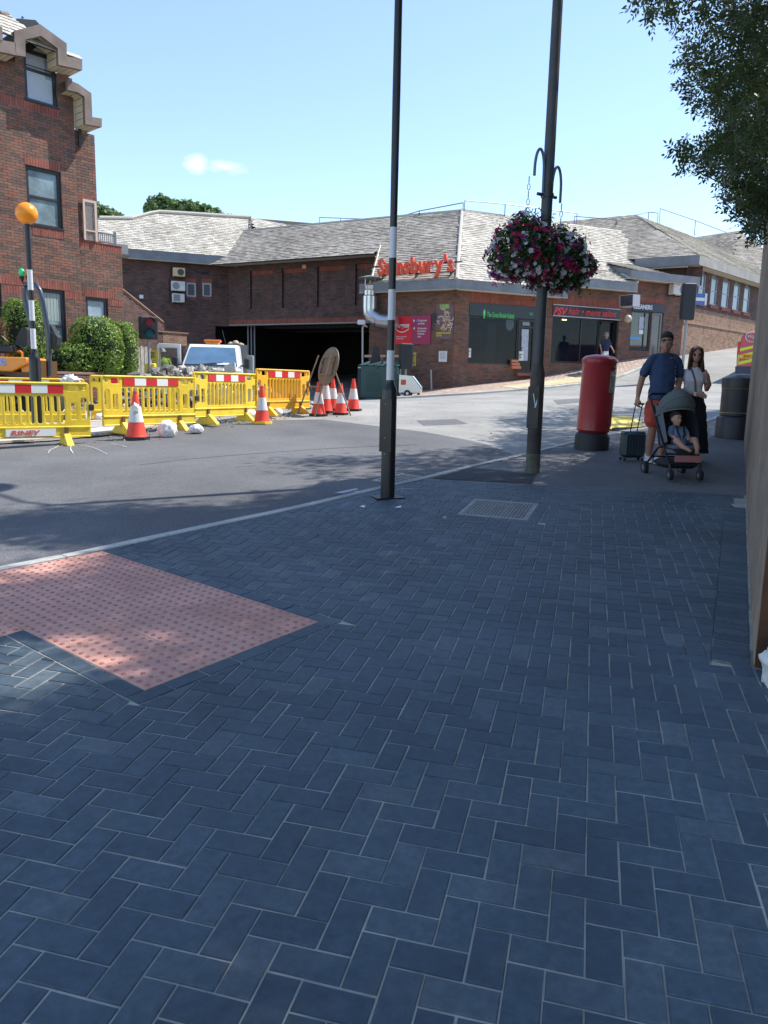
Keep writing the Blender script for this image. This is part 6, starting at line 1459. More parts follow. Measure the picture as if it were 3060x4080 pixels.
# crumpled plastic sheet on the first barrier, clips
CRM = mat('crumpled_white', (.72, .71, .69), .7, var=.2, vscale=14)
def crumple(name, label, cat, c, r, amp=.25, m=CRM, par=None, group=None, n=3, seed=0):
    bm = bmesh.new(); bmesh.ops.create_icosphere(bm, subdivisions=n, radius=1)
    for v in bm.verts:
        d = noise.noise(v.co * 2.2 + Vector((seed, seed, 0))) * amp + noise.noise(v.co * 6 + Vector((seed, 0, 0))) * amp * .4 - abs(noise.noise(v.co * 3.5 + Vector((0, seed, 0)))) * amp * .5; v.co = Vector((v.co.x * r[0], v.co.y * r[1], max(v.co.z, -.75) * r[2])) * (1 + d)
    me = bpy.data.meshes.new(name); bm.to_mesh(me); bm.free(); me.materials.append(m); me.polygons.foreach_set('use_smooth', [True] * len(me.polygons))
    o = link(name, me, par); o.location = c
    if par is None: tag(o, label, cat, group)
    return o
crumple('plastic_sheet', 'crumpled white plastic stuck on the right end of the barrier with the maker plate', 'plastic sheet', tuple(at(152, 823, 12.45)), (.15, .07, .09), .5, n=4, seed=3)
for i, (px, py, r, l) in enumerate(((362, 932, (.17, .14, .17), 'white sandbag lying by the foot of the second barrier'), (424, 925, (.13, .1, .09), 'small white sandbag behind the third barrier foot'), (540, 896, (.16, .12, .12), 'pale sandbag under the joint of the last two barriers'), (597, 888, (.14, .1, .10), 'pale sandbag beneath the shaded yellow barrier'), (212, 900, (.14, .1, .12), 'white sandbag in the gap between the two nearest barriers'))):
    p = gnd(px, py + 8); crumple('sandbag', l, 'sandbag', (p.x, p.y, p.z + r[2] * .55), r, .16, group='white sandbags weighting the barriers', seed=i * 3 + 1, n=4)
p = gnd(1664, 1490); crumple('sandbag', 'crumpled white sack at the near end of the tall wall on the right', 'sack', (p.x + .13, p.y + .02, p.z + .10), (.16, .13, .17), .35, n=4, seed=11)
# ---- cones
def cone(label, hgt=.75, sleeve=True, base=BLACKM):
    t = thing('traffic_cone', label, 'traffic cone', (0, 0, 0), 0, 'red and white traffic cones'); s = hgt / .75
    mb = MB(); mb.T = Matrix.Scale(s, 4); mb.prism([(.21 * cos(a), .21 * sin(a)) for a in [pi / 8 + k * pi / 4 for k in range(8)]], 0, .045); mb.build('base', base, t)
    prof = lambda z: .155 - (.155 - .032) * ((z - .045) / .705)
    mb = MB(); mb.T = Matrix.Scale(s, 4); mb.lathe([(.165, .045), (.155, .065), (prof(.28), .28)], 24, caps=False); mb.build('lower_cone', CONE_R, t, False, True)
    mb = MB(); mb.T = Matrix.Scale(s, 4); mb.lathe([(prof(.27) + .004, .27), (prof(.52) + .004, .52)], 24, caps=False); mb.build('white_sleeve', CONE_W, t, False, True)
    mb = MB(); mb.T = Matrix.Scale(s, 4); mb.lathe([(prof(.52), .51), (prof(.70), .70), (.036, .715), (.040, .73), (.034, .75), (.01, .752)], 24); mb.build('upper_cone', CONE_R, t, False, True)
    return t
cone0 = cone('largest traffic cone, torn white sleeve, in front of the second barrier', .80)
crumple('torn_sleeve', None, None, (-.02, -.085, .5), (.055, .03, .1), .5, CONE_W, par=cone0, seed=5)
cy = cone('traffic cone on a yellow base in front of the joint of the last two barriers', .75, base=YEL)
std = cone('leftmost traffic cone of the cluster by the round sign', .74)
def putc(o, px, py, label=None): p = gnd(px, py); o.location = (p.x, p.y, p.z - .01 if False else p.z); o.rotation_euler = (0, 0, random.uniform(0, 1)); 
if True:
    for o, px, py in ((cone0, 295, 945), (cy, 566, 912), (std, 688, 895)): putc(o, px, py); o.location.z -= .03
    for px, py, l, sc_ in ((703, 889, 'tallest traffic cone in the middle of the cluster by the round sign', 1.2), (719, 883, 'rear traffic cone of the cluster by the round sign', 1.0), (736, 892, 'traffic cone with a torn sleeve at the right of the cluster', .93), (763, 884, 'single traffic cone standing right of the cluster', 1.0), (816.5, 858, 'small traffic cone beside the green cabinet, left of the crossing pole', .95)):
        o = copy_tree(std); o['label'] = l; putc(o, px, py); o.location.z -= .03; o.scale = (1 if sc_ > 1.1 else sc_, 1 if sc_ > 1.1 else sc_, sc_)
# ---- round sign seen from behind on an A-frame
sg = gnd(700, 893); RS = thing('road_sign', 'round temporary road sign on a folding frame, seen from behind above the cones', 'road sign', (sg.x, sg.y, g(sg.x, sg.y) - .03), rz=-1.0)
BRN = mat('sign_back_brown', (.22, .165, .11), .55, var=.15, vscale=4); FRM = mat('sign_frame_brown', (.25, .17, .11), .6)
SGN = at(690, 795, sg.y).z - sg.z
def circ(r, n=32): return [(r * cos(2 * pi * i / n), r * sin(2 * pi * i / n)) for i in range(n)]
zc = (at(690, 788, sg.y).z - sg.z); tl = radians(-14)
mb = MB(); mb.T = Matrix.Translation((0, .1, zc)) @ Matrix.Rotation(tl, 4, 'X'); mb.prism(circ(.44), -.006, .006, 'y'); mb.build('sign_disc', BRN, RS)
mb = MB(); mb.T = Matrix.Translation((0, .06, zc)) @ Matrix.Rotation(tl, 4, 'X'); mb.box((-.28, -.01, -.2), (.28, .02, -.17)); mb.box((-.28, -.01, .2), (.28, .02, .23)); mb.box((-.28, -.01, -.17), (-.25, .02, .2)); mb.box((.25, -.01, -.17), (.28, .02, .2)); mb.build('rear_bracket', FRM, RS)
for (a, b) in (((-.28, .0, zc + .25), (-.42, -.45, 0)), ((.28, .0, zc + .25), (.42, -.45, 0)), ((-.24, .05, zc + .1), (-.42, .45, 0)), ((.24, .05, zc + .1), (.42, .45, 0))):
    mb = MB(); mb.tube([a, b], .02, 4); mb.build('leg', FRM, RS)
mb = MB(); mb.tube([(-.36, -.25, .62), (.36, -.25, .62)], .018, 4); mb.build('cross_bar', FRM, RS)
# second sign, black frame by the green cabinet
s2 = at(812, 850, 29); DS = thing('road_sign', 'black folded sign frame leaning by the green cabinet behind the crossing pole', 'road sign', (s2.x, s2.y, g(s2.x, s2.y)), rz=.2)
mb = MB(); mb.prism([(-.55, 0), (.25, 0), (.1, 1.9), (-.1, 1.95)], 0, .03, 'y'); mb.build('sign_plate', BLACKM, DS)
for a, b in (((.1, -.1, 1.6), (.9, -.4, 0)), ((.05, .1, 1.6), (.8, .5, 0)), ((.5, -.1, 1.8), (.0, -.2, 1.1))): mb = MB(); mb.tube([a, b], .022, 4); mb.build('leg', BLACKM, DS)
mb = MB(); mb.box((-.1, -.02, .95), (.12, -.004, 1.2)); mb.build('letter_patch', WHITE, DS)
# ---- wall-mounted things on the supermarket
def ac(label, W, px, m, fanx, sq=False):
    r = W.rect(*px); c = ((r[0] + r[1]) / 2, r[2]); t = thing('air_conditioner', label, 'air conditioner', tuple(W.pt(c[0], r[2], .2)), 0, 'air conditioning units on the brick walls')
    mb = MB(); mb.T = W.mtx(0, 0); mb.bbox((r[0], .08, r[2]), (r[1], .40, r[3]), .02); mb.build('casing', m, t, True)
    w = r[1] - r[0]; h = r[3] - r[2]; sx = r[0] + w * fanx; R_ = h * .38
    mb = MB(); mb.T = W.mtx(sx, r[2] + h / 2, .402)
    if sq: mb.box((-R_, 0, -R_), (R_, .006, R_))
    else: mb.prism(circ(R_, 20), 0, .006, 'y')
    mb.build('fan_grille', mat('grille_dark', (.05, .055, .06), .6) if 'dark' in label or 'buff' in label else mat('grille_mid', (.22, .24, .27), .5), t, True)
    for s in (r[0] + .08, r[1] - .12): mb = MB(); W.box(mb, (s, s + .04, r[2] - .04, r[2]), .0, .4); mb.build('wall_bracket', BLACKM, t, True)
    mb = MB(); mb.tube([W.pt(r[1] + .08, r[2], .03), W.pt(r[1] + .08, r[3] + .1, .03)], .03, 5); mb.build('pipe_sleeve', BLACKM, t, True); return t
cxy = lambda x, y: ((400 + x / 2.765) / D, (800 + y / 2.765) / D)
ACW = mat('ac_white', (.62, .60, .55), .5, var=.1); ACB = mat('ac_buff', (.62, .45, .24), .5)
rv = lambda f: 1 - f
ac('buff air conditioner with dark fan, topmost of the three units', W3, cxy(793, 748) + cxy(923, 843), ACB, rv(.63))
ac('white air conditioner with round grille, middle of the three stacked units', W3, cxy(775, 895) + cxy(925, 1000), ACW, rv(.33))
ac('white air conditioner with square grille, lowest of the three stacked units', W3, cxy(785, 1030) + cxy(918, 1125), ACW, rv(.35), True)
ac('single white air conditioner on the wall right of the cleaners', WK, ((2400 + 650 / 2.513) / D, (800 + 840 / 2.513) / D, (2400 + 770 / 2.513) / D, (800 + 950 / 2.513) / D), ACW, .72)
def plate(name, label, cat, W, px, m, o0=.015, o1=.04, rim=None):
    r = W.rect(*px); t = thing(name, label, cat, tuple(W.pt((r[0] + r[1]) / 2, r[2], o0))); mb = MB(); W.box(mb, r, o0, o1); mb.build('panel', m, t, True); return t, r
t, r = plate('wall_notice', 'small white notice on the dark brick wall left of the air conditioners', 'notice', W3, cxy(430, 1037) + cxy(472, 1076), PAPER)

t, r = plate('security_light', 'small buff light fitting under the eave of the panelled wall', 'light', PW, (656.5, 573, 664, 581), PIPEY, 0, .15)
cD = lambda x, y: ((1400 + x / 2.765) / D, (950 + y / 2.765) / D)
t, r = plate('store_sign', 'bright red retail sign board beside the crossing pole', 'sign', WA, cD(440, 862) + cD(673, 1166), mat('argos_red', (.70, .018, .03), .4), .02, .08)
def LOC(r, a, b, c, d): return (r[1] - (r[1] - r[0]) * a, r[1] - (r[1] - r[0]) * c, r[3] - (r[3] - r[2]) * d, r[3] - (r[3] - r[2]) * b)   # a..c from the left, b..d from the top, as seen
def onsign(W, s_, r, a, b, c, d, m, t, **k):
    x = LOC(r, a, b, c, d); text_on(W, s_, (x[1], x[0], x[2], x[3]), m, t, .085, 'lettering', .004, **k)
onsign(WA, 'Argos', r, .22, .22, .88, .46, WHITE, t, bold=.02, shear=.15)
x = LOC(r, .22, .46, .88, .58); mb = MB(); mb.T = WA.mtx(0, 0, .082); n = 12
pts = []
for i in range(n + 1):
    u = i / n; s = x[0] + (x[1] - x[0]) * u; pts.append((s, x[3] - (x[3] - x[2]) * sin(pi * u)))
for i in range(n): a, b = pts[i], pts[i + 1]; w = .035; mb.add([(a[0], 0, a[1]), (b[0], 0, b[1]), (b[0], 0, b[1] + w), (a[0], 0, a[1] + w), (a[0], .006, a[1]), (b[0], .006, b[1]), (b[0], .006, b[1] + w), (a[0], .006, a[1] + w)], [(4, 5, 6, 7), (0, 1, 5, 4), (3, 2, 6, 7)])
mb.build('smile_curve', WHITE, t, True)
onsign(WA, 'Find us by the\ncheckouts', r, .3, .70, .76, .82, WHITE, t)
t, r = plate('direction_sign', 'dark pink parking and deliveries board right of the red retail sign', 'sign', WA, cD(678, 852) + cD(876, 1166), mat('parking_maroon', (.36, .03, .10), .45), .02, .07)
onsign(WA, 'Customer\nparking', r, .33, .13, .82, .33, WHITE, t, bold=.01); onsign(WA, 'Deliveries\n& service\nvehicles\nonly', r, .31, .41, .80, .78, WHITE, t, bold=.01)
mb = MB(); x = LOC(r, .22, .14, .29, .21); WA.box(mb, (x[1], x[0], x[2], x[3]), .07, .075); mb.build('parking_symbol', mat('blue_symbol', (.05, .25, .6), .5), t, True)
for (a, b, fl) in ((.06, .175, 1), (.06, .44, -1)):
    x = LOC(r, a, b - .03, a + .1, b + .03); zc_ = (x[2] + x[3]) / 2; mb = MB(); WA.box(mb, (x[1], x[0], zc_ - .012, zc_ + .012), .07, .076); sx = x[1] if fl > 0 else x[0]
    mb.T = WA.mtx(0, 0); mb.prism([(sx, zc_), (sx + fl * .08, zc_ + .06), (sx + fl * .08, zc_ - .06)], .07, .076, 'y'); mb.build('arrow', WHITE, t, True)
# food poster
t, r = plate('food_poster', 'tall poster of food on dark backing near the corner of the kebab shop', 'poster', WA, cD(940, 722) + cD(1117, 1110), mat('poster_dark', (.12, .075, .085), .6, col2=(.22, .13, .14), vscale=3), .01, .03)
mb = MB(); x = LOC(r, .2, .0, .75, .14); WA.box(mb, (x[1], x[0], x[2], x[3]), .031, .034); mb.build('green_patch', mat('salad_green', (.16, .30, .05), .6, col2=(.42, .5, .22), vscale=12), t, True)
rs = np.random.RandomState(4); mc_ = [mat('food_cream', (.62, .5, .38), .6), mat('food_brown', (.42, .18, .09), .6), mat('food_white', (.70, .64, .60), .6)]
for i in range(46):
    u = rs.uniform(.12, .95); v = rs.uniform(.17, .74)
    if u < .12 + abs(v - .5) * .3: continue
    x = LOC(r, u, v, u, v); R_ = rs.uniform(.05, .12); a0 = rs.uniform(0, 6.28); mb = MB(); mb.T = WA.mtx(x[0], x[3], .034 + i * .0002)
    pts = [(cos(a0 + k * .42) * R_, 0, sin(a0 + k * .42) * R_ * .8) for k in range(8)]; mb.tube(pts, .02, 4); mb.build('food_swirl', mc_[i % 3], t, True)
onsign(WA, 'THE PERFECT BALANCE OF\nFLAVOURS', r, .05, .80, .93, .925, mat('yellow_letter', (.75, .62, .05), .5), t, bold=.03)
t, r = plate('wall_notice', 'white printed notice on the brick wall under the food poster', 'notice', WA, cD(967, 1242) + cD(1055, 1360), PAPER)
for i in range(7): x = LOC(r, .15, .14 + i * .09, .85, .17 + i * .09); mb = MB(); WA.box(mb, (x[1], x[0], x[2], x[3]), .041, .043); mb.build('text_line', mat('print_grey', (.3, .3, .32), .7), t, True)
YP = mat('yellow_plate', (.55, .45, .05), .6)
t, r = plate('warning_sign', 'yellow warning plate partly hidden behind the black traffic signal box', 'sign', WA, cD(620, 1258) + cD(714, 1405), YP)
onsign(WA, 'WARNING\nVEHICLES\nREVERSING', r, .05, .12, .93, .85, BLACKM, t)
t, r = plate('dark_cover', 'small dark blank plate between the maroon board and the food poster', 'plate', WA, cD(888, 826) + cD(940, 933), mat('dark_plate', (.05, .04, .045), .7))
# warning sign on the left by the fence
LWs = Wall(at(330, 760, 25.5).xy, (1, .1)); t, r = plate('warning_sign', 'yellow warning plate on the fence left of the white truck', 'sign', LWs, cxy(488, 1645) + cxy(638, 1750), YP)
rr_ = (r[0] + (r[1] - r[0]) * .25, r[1] - .08, r[2] + .06, r[3] - .06); text_on(LWs, 'WARNING\nVEHICLES\nREVERSING', rr_, BLACKM, t, .045)
# store name over the roof: free-standing letters
SNW = WA.off(OH - .15)
SN = thing('store_name_sign', 'orange red lettering standing on the roof slope above the corner shop', 'sign', tuple(SNW.pt(SNW.sz(900, 590)[0], SNW.sz(900, 600)[1], 0)))
la, lb2 = SNW.sz(818, 598)[0], SNW.sz(981, 585)[0]; zb0 = SNW.sz(818, 600)[1]; zb1 = SNW.sz(975, 579)[1]; zbase = (zb0 + zb1) / 2; xh = SNW.sz(905, 566)[1] - SNW.sz(905, 591)[1]
word = "Sainsbury's"; meas = []
for ch in word:
    me = text_mesh(ch, SAINS, 1.0, .035); xs = [v.co.x for v in me.vertices]; meas.append((me, min(xs), max(xs)))
tot = sum(m_[2] - m_[1] for m_ in meas) + .045 * (len(word) - 1); cur = 0; sc1 = (la - lb2) / tot; sy = xh / .52
for ch, (me, x0, x1) in zip(word, meas):
    for v in me.vertices:
        v.co = SNW.pt(la - (cur + v.co.x - x0) * sc1, zbase + v.co.y * sy * .98, .06 + v.co.z * .075)
    me.flip_normals(); link('letter', me, SN, True); cur += x1 - x0 + .045
mb = MB(); SNW.box(mb, (lb2, la, zbase - .04, zbase + .0), -.06, -.0); SNW.box(mb, (lb2 - .3, la + .5, zbase + xh * .7, zbase + xh * .7 + .05), -.08, -.03); mb.build('support_rail', BLACKM, SN, True)
for f in (.05, .5, .95): s = lb2 + (la - lb2) * f; mb = MB(); SNW.box(mb, (s - .02, s + .02, zbase - .3, zbase), -.35, -.02); mb.build('support_leg', BLACKM, SN, True)
# extract flue
FL = thing('extract_flue', 'shiny steel extract duct with cone cap at the left corner of the shop wall', 'flue', tuple(WA.pt(sA1 - .1, 3.5, .3)))
ST = mat('duct_steel', (.62, .64, .66), .28, .9, var=.12, vscale=4)
fw_ = WA.off(.45); sF = fw_.sz(799, 650)[0]; zF = lambda y: fw_.sz(799, y)[1]
base = fw_.pt(sF, 0); rd = .30
def vt(z): return Vector((base.x, base.y, z))
mb = MB(); mb.tube([vt(zF(668)), vt(zF(640))], rd, 20); mb.build('lower_duct', ST, FL, True, True)
mb = MB(); mb.tube([vt(zF(638)), vt(zF(628)), vt(zF(626)), vt(zF(617))], [rd * .82, rd * .85, rd * .7, rd * .8], 20); mb.build('silencer', ST, FL, True, True)
mb = MB(); mb.tube([vt(zF(601)), vt(zF(597.5)), vt(zF(594.5))], [.52, .25, .03], 20); mb.build('rain_cap', mat('cap_green_grey', (.42, .48, .46), .4, .3), FL, True, True)
for dx in (-.2, .2): mb = MB(); mb.tube([vt(zF(617)) + Vector((dx, 0, 0)), vt(zF(600)) + Vector((dx, 0, 0))], .015, 4); mb.build('cap_strut', ST, FL, True)
el = [vt(zF(668)), vt(zF(676)), fw_.pt(sF - .12, zF(684)), fw_.pt(sF - .42, zF(692)), fw_.pt(sF - .85, zF(696)), fw_.pt(sF - 1.25, zF(697))]
mb = MB(); mb.tube(el[:4], rd * .95, 20); mb.build('elbow', ST, FL, True, True); mb = MB(); mb.tube(el[3:], rd * .95, 20); mb.build('horizontal_duct', ST, FL, True, True)
cam_ = thing('security_camera', 'small white camera at the left end of the loading bay lintel', 'camera', tuple(fw_.pt(sF + .4, zF(697)))); p = fw_.pt(sF + .35, zF(697)); mb = MB(); mb.bbox((p.x - .2, p.y - .1, p.z - .08), (p.x + .15, p.y + .1, p.z + .12), .03); mb.build('housing', WHITE, cam_, True); mb = MB(); mb.tube([p, p + Vector((0, .4, .1))], .03, 6); mb.build('arm', WHITE, cam_, True)
# pipes, cabinet, bollards
def pipe(name, label, pts, r, m):
    t = thing(name, label, 'pipe', tuple(pts[0])); mb = MB(); mb.tube(pts, r, 8); mb.build('pipe_run', m, t, True, True); return t
wp = WA.off(.25); q = lambda x, y: wp.pt(wp.sz(x, y)[0], wp.sz(x, y)[1])
pipe('gas_pipe', 'buff gas pipe bending down the wall behind the crossing pole', [q(788, 769.5), q(862, 769.5), q(866, 772), q(867, 776), q(858, 790), q(856, 800), q(856, 846)], .055, PIPEY)
pipe('white_pipe', 'thin white vertical pipe with bent top at the right edge of the loading bay', [q(793, 706), q(790, 703.5), q(785, 704), q(783.5, 708), q(783, 810)], .04, mat('white_pipe', (.5, .5, .5), .5))
pipe('grey_post', 'slim grey post standing against the brick wall under the printed notice', [q(931, 799), q(932, 842)], .035, mat('grey_post', (.4, .4, .4), .5))
gc_ = at(822, 850, 29.2); CB = thing('green_cabinet', 'dark green utility cabinet against the brick wall behind the crossing pole', 'utility cabinet', (gc_.x, gc_.y, g(gc_.x, gc_.y)), rz=-.15)
GRN = mat('cabinet_green', (.028, .075, .07), .55); hC = at(822, 790, 29.2).z - g(gc_.x, gc_.y)
mb = MB(); mb.bbox((-.72, -.4, 0), (.72, .4, hC), .03); mb.build('body', GRN, CB); mb = MB(); mb.add([(-.76, -.44, hC), (.76, -.44, hC), (.76, .44, hC), (-.76, .44, hC), (-.45, -.15, hC + .16), (.7, -.15, hC + .16), (.7, .3, hC + .16), (-.45, .3, hC + .16)], [(4, 5, 6, 7), (0, 1, 5, 4), (1, 2, 6, 5), (2, 3, 7, 6), (3, 0, 4, 7)]); mb.build('lid', GRN, CB)
mb = MB(); mb.prism([(-.5, .25), (.1, .25), (.1, .7)] + [(-.2 + .3 * cos(a), .75 + .25 * sin(a)) for a in [k * pi / 8 for k in range(9)]] + [(-.5, .7)], -.41, -.402, 'y'); mb.build('arched_door', mat('cabinet_green_dark', (.02, .06, .055), .6), CB)
for px, l in ((777, 'dark bollard at the left of the green cabinet'), (785, 'shorter dark bollard touching the green cabinet')):
    p = at(px, 850, 29); h_ = at(px, 787 if px < 780 else 795, 29).z - g(p.x, p.y); t = thing('bollard', l, 'bollard', (p.x, p.y, g(p.x, p.y)), 0, 'dark bollards by the loading bay'); mb = MB(); mb.lathe([(.085, 0), (.085, h_ - .04), (.06, h_), (.01, h_ + .005)], 14); mb.build('post', BLACKM, t, False, True); mb = MB(); mb.lathe([(.088, h_ - .14), (.088, h_ - .1)], 14, caps=False); mb.build('collar', STEEL, t)
ec = at(535, 845, 33); t = thing('electric_cabinet', 'pale grey control box inside the loading bay right of the truck', 'control box', (ec.x, ec.y, at(535, 806, 33).z)); hh = at(535, 768, 33).z - at(535, 806, 33).z
mb = MB(); mb.bbox((-.26, -.15, 0), (.26, .15, hh), .02); mb.build('box', mat('cabinet_grey', (.33, .35, .34), .5), t); mb = MB(); mb.box((-.05, -.156, hh * .3), (.08, -.151, hh * .6)); mb.build('label_plate', BLACKM, t)
# silver wheeled machine
mp_ = gnd(884, 857); MC = thing('wheeled_generator', 'small silver wedge-shaped machine on wheels by the far kerb', 'machine', (mp_.x, mp_.y, mp_.z), rz=-.15); MC.scale = (.86, .86, .86)
SIL = mat('machine_silver', (.55, .57, .56), .3, .7); mb = MB(); mb.prism([(-.42, .18), (.52, .18), (.52, .38), (.12, .88), (-.42, .92)], -.3, .3, 'y'); mb.build('body', SIL, MC)
mb = MB(); mb.add([(.14, -.27, .87), (.52, -.27, .40), (.52, .27, .40), (.14, .27, .87)], [(0, 1, 2, 3)]); mb.T = None; mb.v = [(a + .01, b, c + .01) for a, b, c in mb.v]; mb.build('sloping_panel', mat('machine_blue_white', (.25, .5, .75), .3, col2=(.75, .8, .82), vscale=3), MC)
mb = MB(); mb.box((-.34, -.306, .5), (-.12, -.301, .72)); mb.build('sticker', mat('sticker_red', (.5, .08, .03), .5), MC)
for y in (-.3, .3): mb = MB(); mb.tube([(-.05, y - .04, .14), (-.05, y + .04, .14)], .15, 16); mb.build('wheel', RUBBER, MC, False, True); mb = MB(); mb.tube([(-.05, y - .045, .14), (-.05, y + .045, .14)], .06, 10); mb.build('hub', WHITE, MC)
mb = MB(); mb.tube([(.4, -.2, .18), (.4, -.2, 0)], .03, 6); mb.tube([(.4, .2, .18), (.4, .2, 0)], .03, 6); mb.tube([(-.42, 0, .85), (-.62, 0, .98)], .02, 6); mb.build('stand_and_handle', BLACKM, MC)
# traffic signals
def signal(label, px, Y, y0, y1, ybase, face, w=None, pole=None, rz=0, lit=None):
    p = at(px, y1, Y); z0 = g(p.x, p.y) if ybase is None else at(px, ybase, Y).z; t = thing('traffic_signal', label, 'traffic signal', (p.x, p.y, z0), rz, 'portable and fixed traffic signals'); zt_, zb2 = at(px, y0, Y).z - z0, at(px, y1, Y).z - z0; w = w or .2
    mb = MB(); mb.bbox((-w, -.13, zb2), (w, .13, zt_), .03); mb.build('signal_box', BLACKM, t); mb = MB(); mb.tube([(0, 0, 0), (0, 0, zb2)], pole or .045, 8); mb.build('pole', mat('pole_grey', (.30, .31, .31), .5), t)
    if face:
        hh_ = (zt_ - zb2) / 2
        for i, (nm, m_) in enumerate((('green_lens', mat('lens_teal', (.02, .10, .13), .2)), ('red_lens', mat('lens_red', (.22, .03, .035), .3)))):
            zc_ = zb2 + hh_ * (.5 + i); mb = MB(); mb.T = Matrix.Translation((0, -.135, zc_)); mb.prism(circ(.115, 18), -.01, .004, 'y'); mb.build(nm, m_, t)
            mb = MB(); pts = [(cos(a) * .13, -.22, zc_ + sin(a) * .13) for a in [k * pi / 8 for k in range(9)]]; vs = []; 
            for x, y, z in pts: vs += [(x, y, z), (x, -.13, z)]
            mb.add(vs, [(2 * k, 2 * k + 1, 2 * k + 3, 2 * k + 2) for k in range(8)]); mb.build('visor', BLACKM, t)
    return t
signal('portable traffic signal with red lens in front of the stair wall', 321, 21.5, 684, 733, None, True, .24, .04, rz=.55)
signal('black signal box on a slim pole in front of the yellow plate and red sign', 876, 29.0, 742, 797, None, False, .25, .05, rz=.3)
signal('tall black signal head seen from behind over the two walking adults', 1483, 30.5, 612, 691, None, False, .26, .06, rz=.1)
yb = at(326, 815, 21.6); t = thing('yellow_box', 'small yellow control box at the foot of the portable traffic signal', 'control box', (yb.x, yb.y, at(326, 835, 21.6).z)); mb = MB(); mb.bbox((-.14, -.1, 0), (.14, .1, at(326, 785, 21.6).z - at(326, 835, 21.6).z), .02); mb.build('box', YEL, t); mb = MB(); mb.box((-.06, -.106, .1), (.06, -.101, .4)); mb.build('panel', YELO, t)
# projecting signs
t = thing('projecting_sign', 'black projecting shop sign with white rim between the salon and the cleaners', 'sign', tuple(at(1357, 650, 33.5))); cO = lambda x, y, Y: at((2400 + x / 2.513) / D, (800 + y / 2.513) / D, Y)
A0, A1, A2, A3 = cO(172, 1065, 34), cO(305, 1055, 33), cO(310, 935, 33), cO(172, 950, 34); d_ = Vector((.35, .18, 0))
mb = MB(); mb.add([A0, A1, A2, A3, A0 + d_, A1 + d_, A2 + d_, A3 + d_], [(0, 1, 2, 3), (1, 5, 6, 2), (4, 7, 6, 5), (3, 2, 6, 7), (0, 4, 5, 1), (0, 3, 7, 4)]); mb.build('sign_case', mat('sign_case', (.5, .5, .52), .5), t, True)
cc = (A0 + A1 + A2 + A3) / 4; mb = MB(); mb.add([cc + (p - cc) * .9 - d_ * .06 * 0 + Vector((0, -.02, 0)) for p in (A0, A1, A2, A3)], [(0, 1, 2, 3)]); mb.build('sign_face', mat('sign_face_black', (.02, .025, .035), .5, col2=(.10, .11, .13), vscale=6), t, True)
mb = MB(); mb.tube([(A2 + A3) / 2, (A2 + A3) / 2 + Vector((.5, .9, 0))], .03, 5); mb.build('bracket', BLACKM, t, True)
t = thing('street_name_sign', 'blue and white street name plates right of the tall signal head', 'sign', tuple(at(1510, 647, 33))); SNm = Wall(at(1510, 647, 33).xy, (1, .25))
BLU2 = mat('sign_blue', (.05, .16, .42), .5)
for (y0, y1, m_, tx) in ((930, 968, BLU2, 'y Street'), (970, 1003, WHITE, None), (1004, 1042, BLU2, 'h & Dried')):
    r = SNm.rect((2400 + 905 / 2.513) / D, (800 + y0 / 2.513) / D, (2400 + 1022 / 2.513) / D, (800 + y1 / 2.513) / D); mb = MB(); SNm.box(mb, r, 0, .04); mb.build('name_plate', m_, t, True)
    if tx: text_on(SNm, tx, (r[0] + .05, r[1] - .12, r[2] + .08, r[3] - .08), WHITE, t, .045)
mb = MB(); r2_ = SNm.rect((2400 + 1022 / 2.513) / D, (800 + 930 / 2.513) / D, (2400 + 1036 / 2.513) / D, (800 + 1045 / 2.513) / D); SNm.box(mb, r2_, -.05, .06); mb.build('end_post', WHITE, t, True)
t = thing('wall_lamp', 'small round buff wall lamp on the pier right of the salon', 'lamp', tuple(at(1351, 689, 33.6))); p = at(1352, 690, 34.6); mb = MB(); mb.ball((p.x, p.y - .3, p.z), .17, 12, 8); mb.build('globe', mat('lamp_globe', (.5, .42, .3), .4), t, True, True); mb = MB(); mb.tube([(p.x + .05, p.y - .2, p.z), (p.x + .1, p.y + .3, p.z)], .03, 5); mb.build('arm', BLACKM, t, True)
# yellow cable ramp at the kerb
ra, rb_ = gnd(1322, 927), gnd(1392, 918); t = thing('kerb_ramp', 'bright yellow plastic kerb ramp lying in the road behind the post box', 'ramp', (ra.x, ra.y, ra.z)); dd = (rb_ - ra); dd.z = 0; L_ = dd.length + .3; ang = atan2(dd.y, dd.x); t.rotation_euler = (0, 0, ang)
mb = MB(); 
mb.add([(0, 0, 0), (L_, 0, 0), (L_, .5, 0), (0, .5, 0), (.05, .08, .02), (L_ - .05, .08, .02), (L_ - .05, .45, .22), (.25, .45, .22)], [(4, 5, 6, 7), (0, 1, 5, 4), (1, 2, 6, 5), (2, 3, 7, 6), (3, 0, 4, 7)]); mb.build('ramp_body', YEL, t)
mb = MB(); mb.box((0, -.04, -.02), (L_, 0.0, .03)); mb.build('black_edge', BLACKM, t)
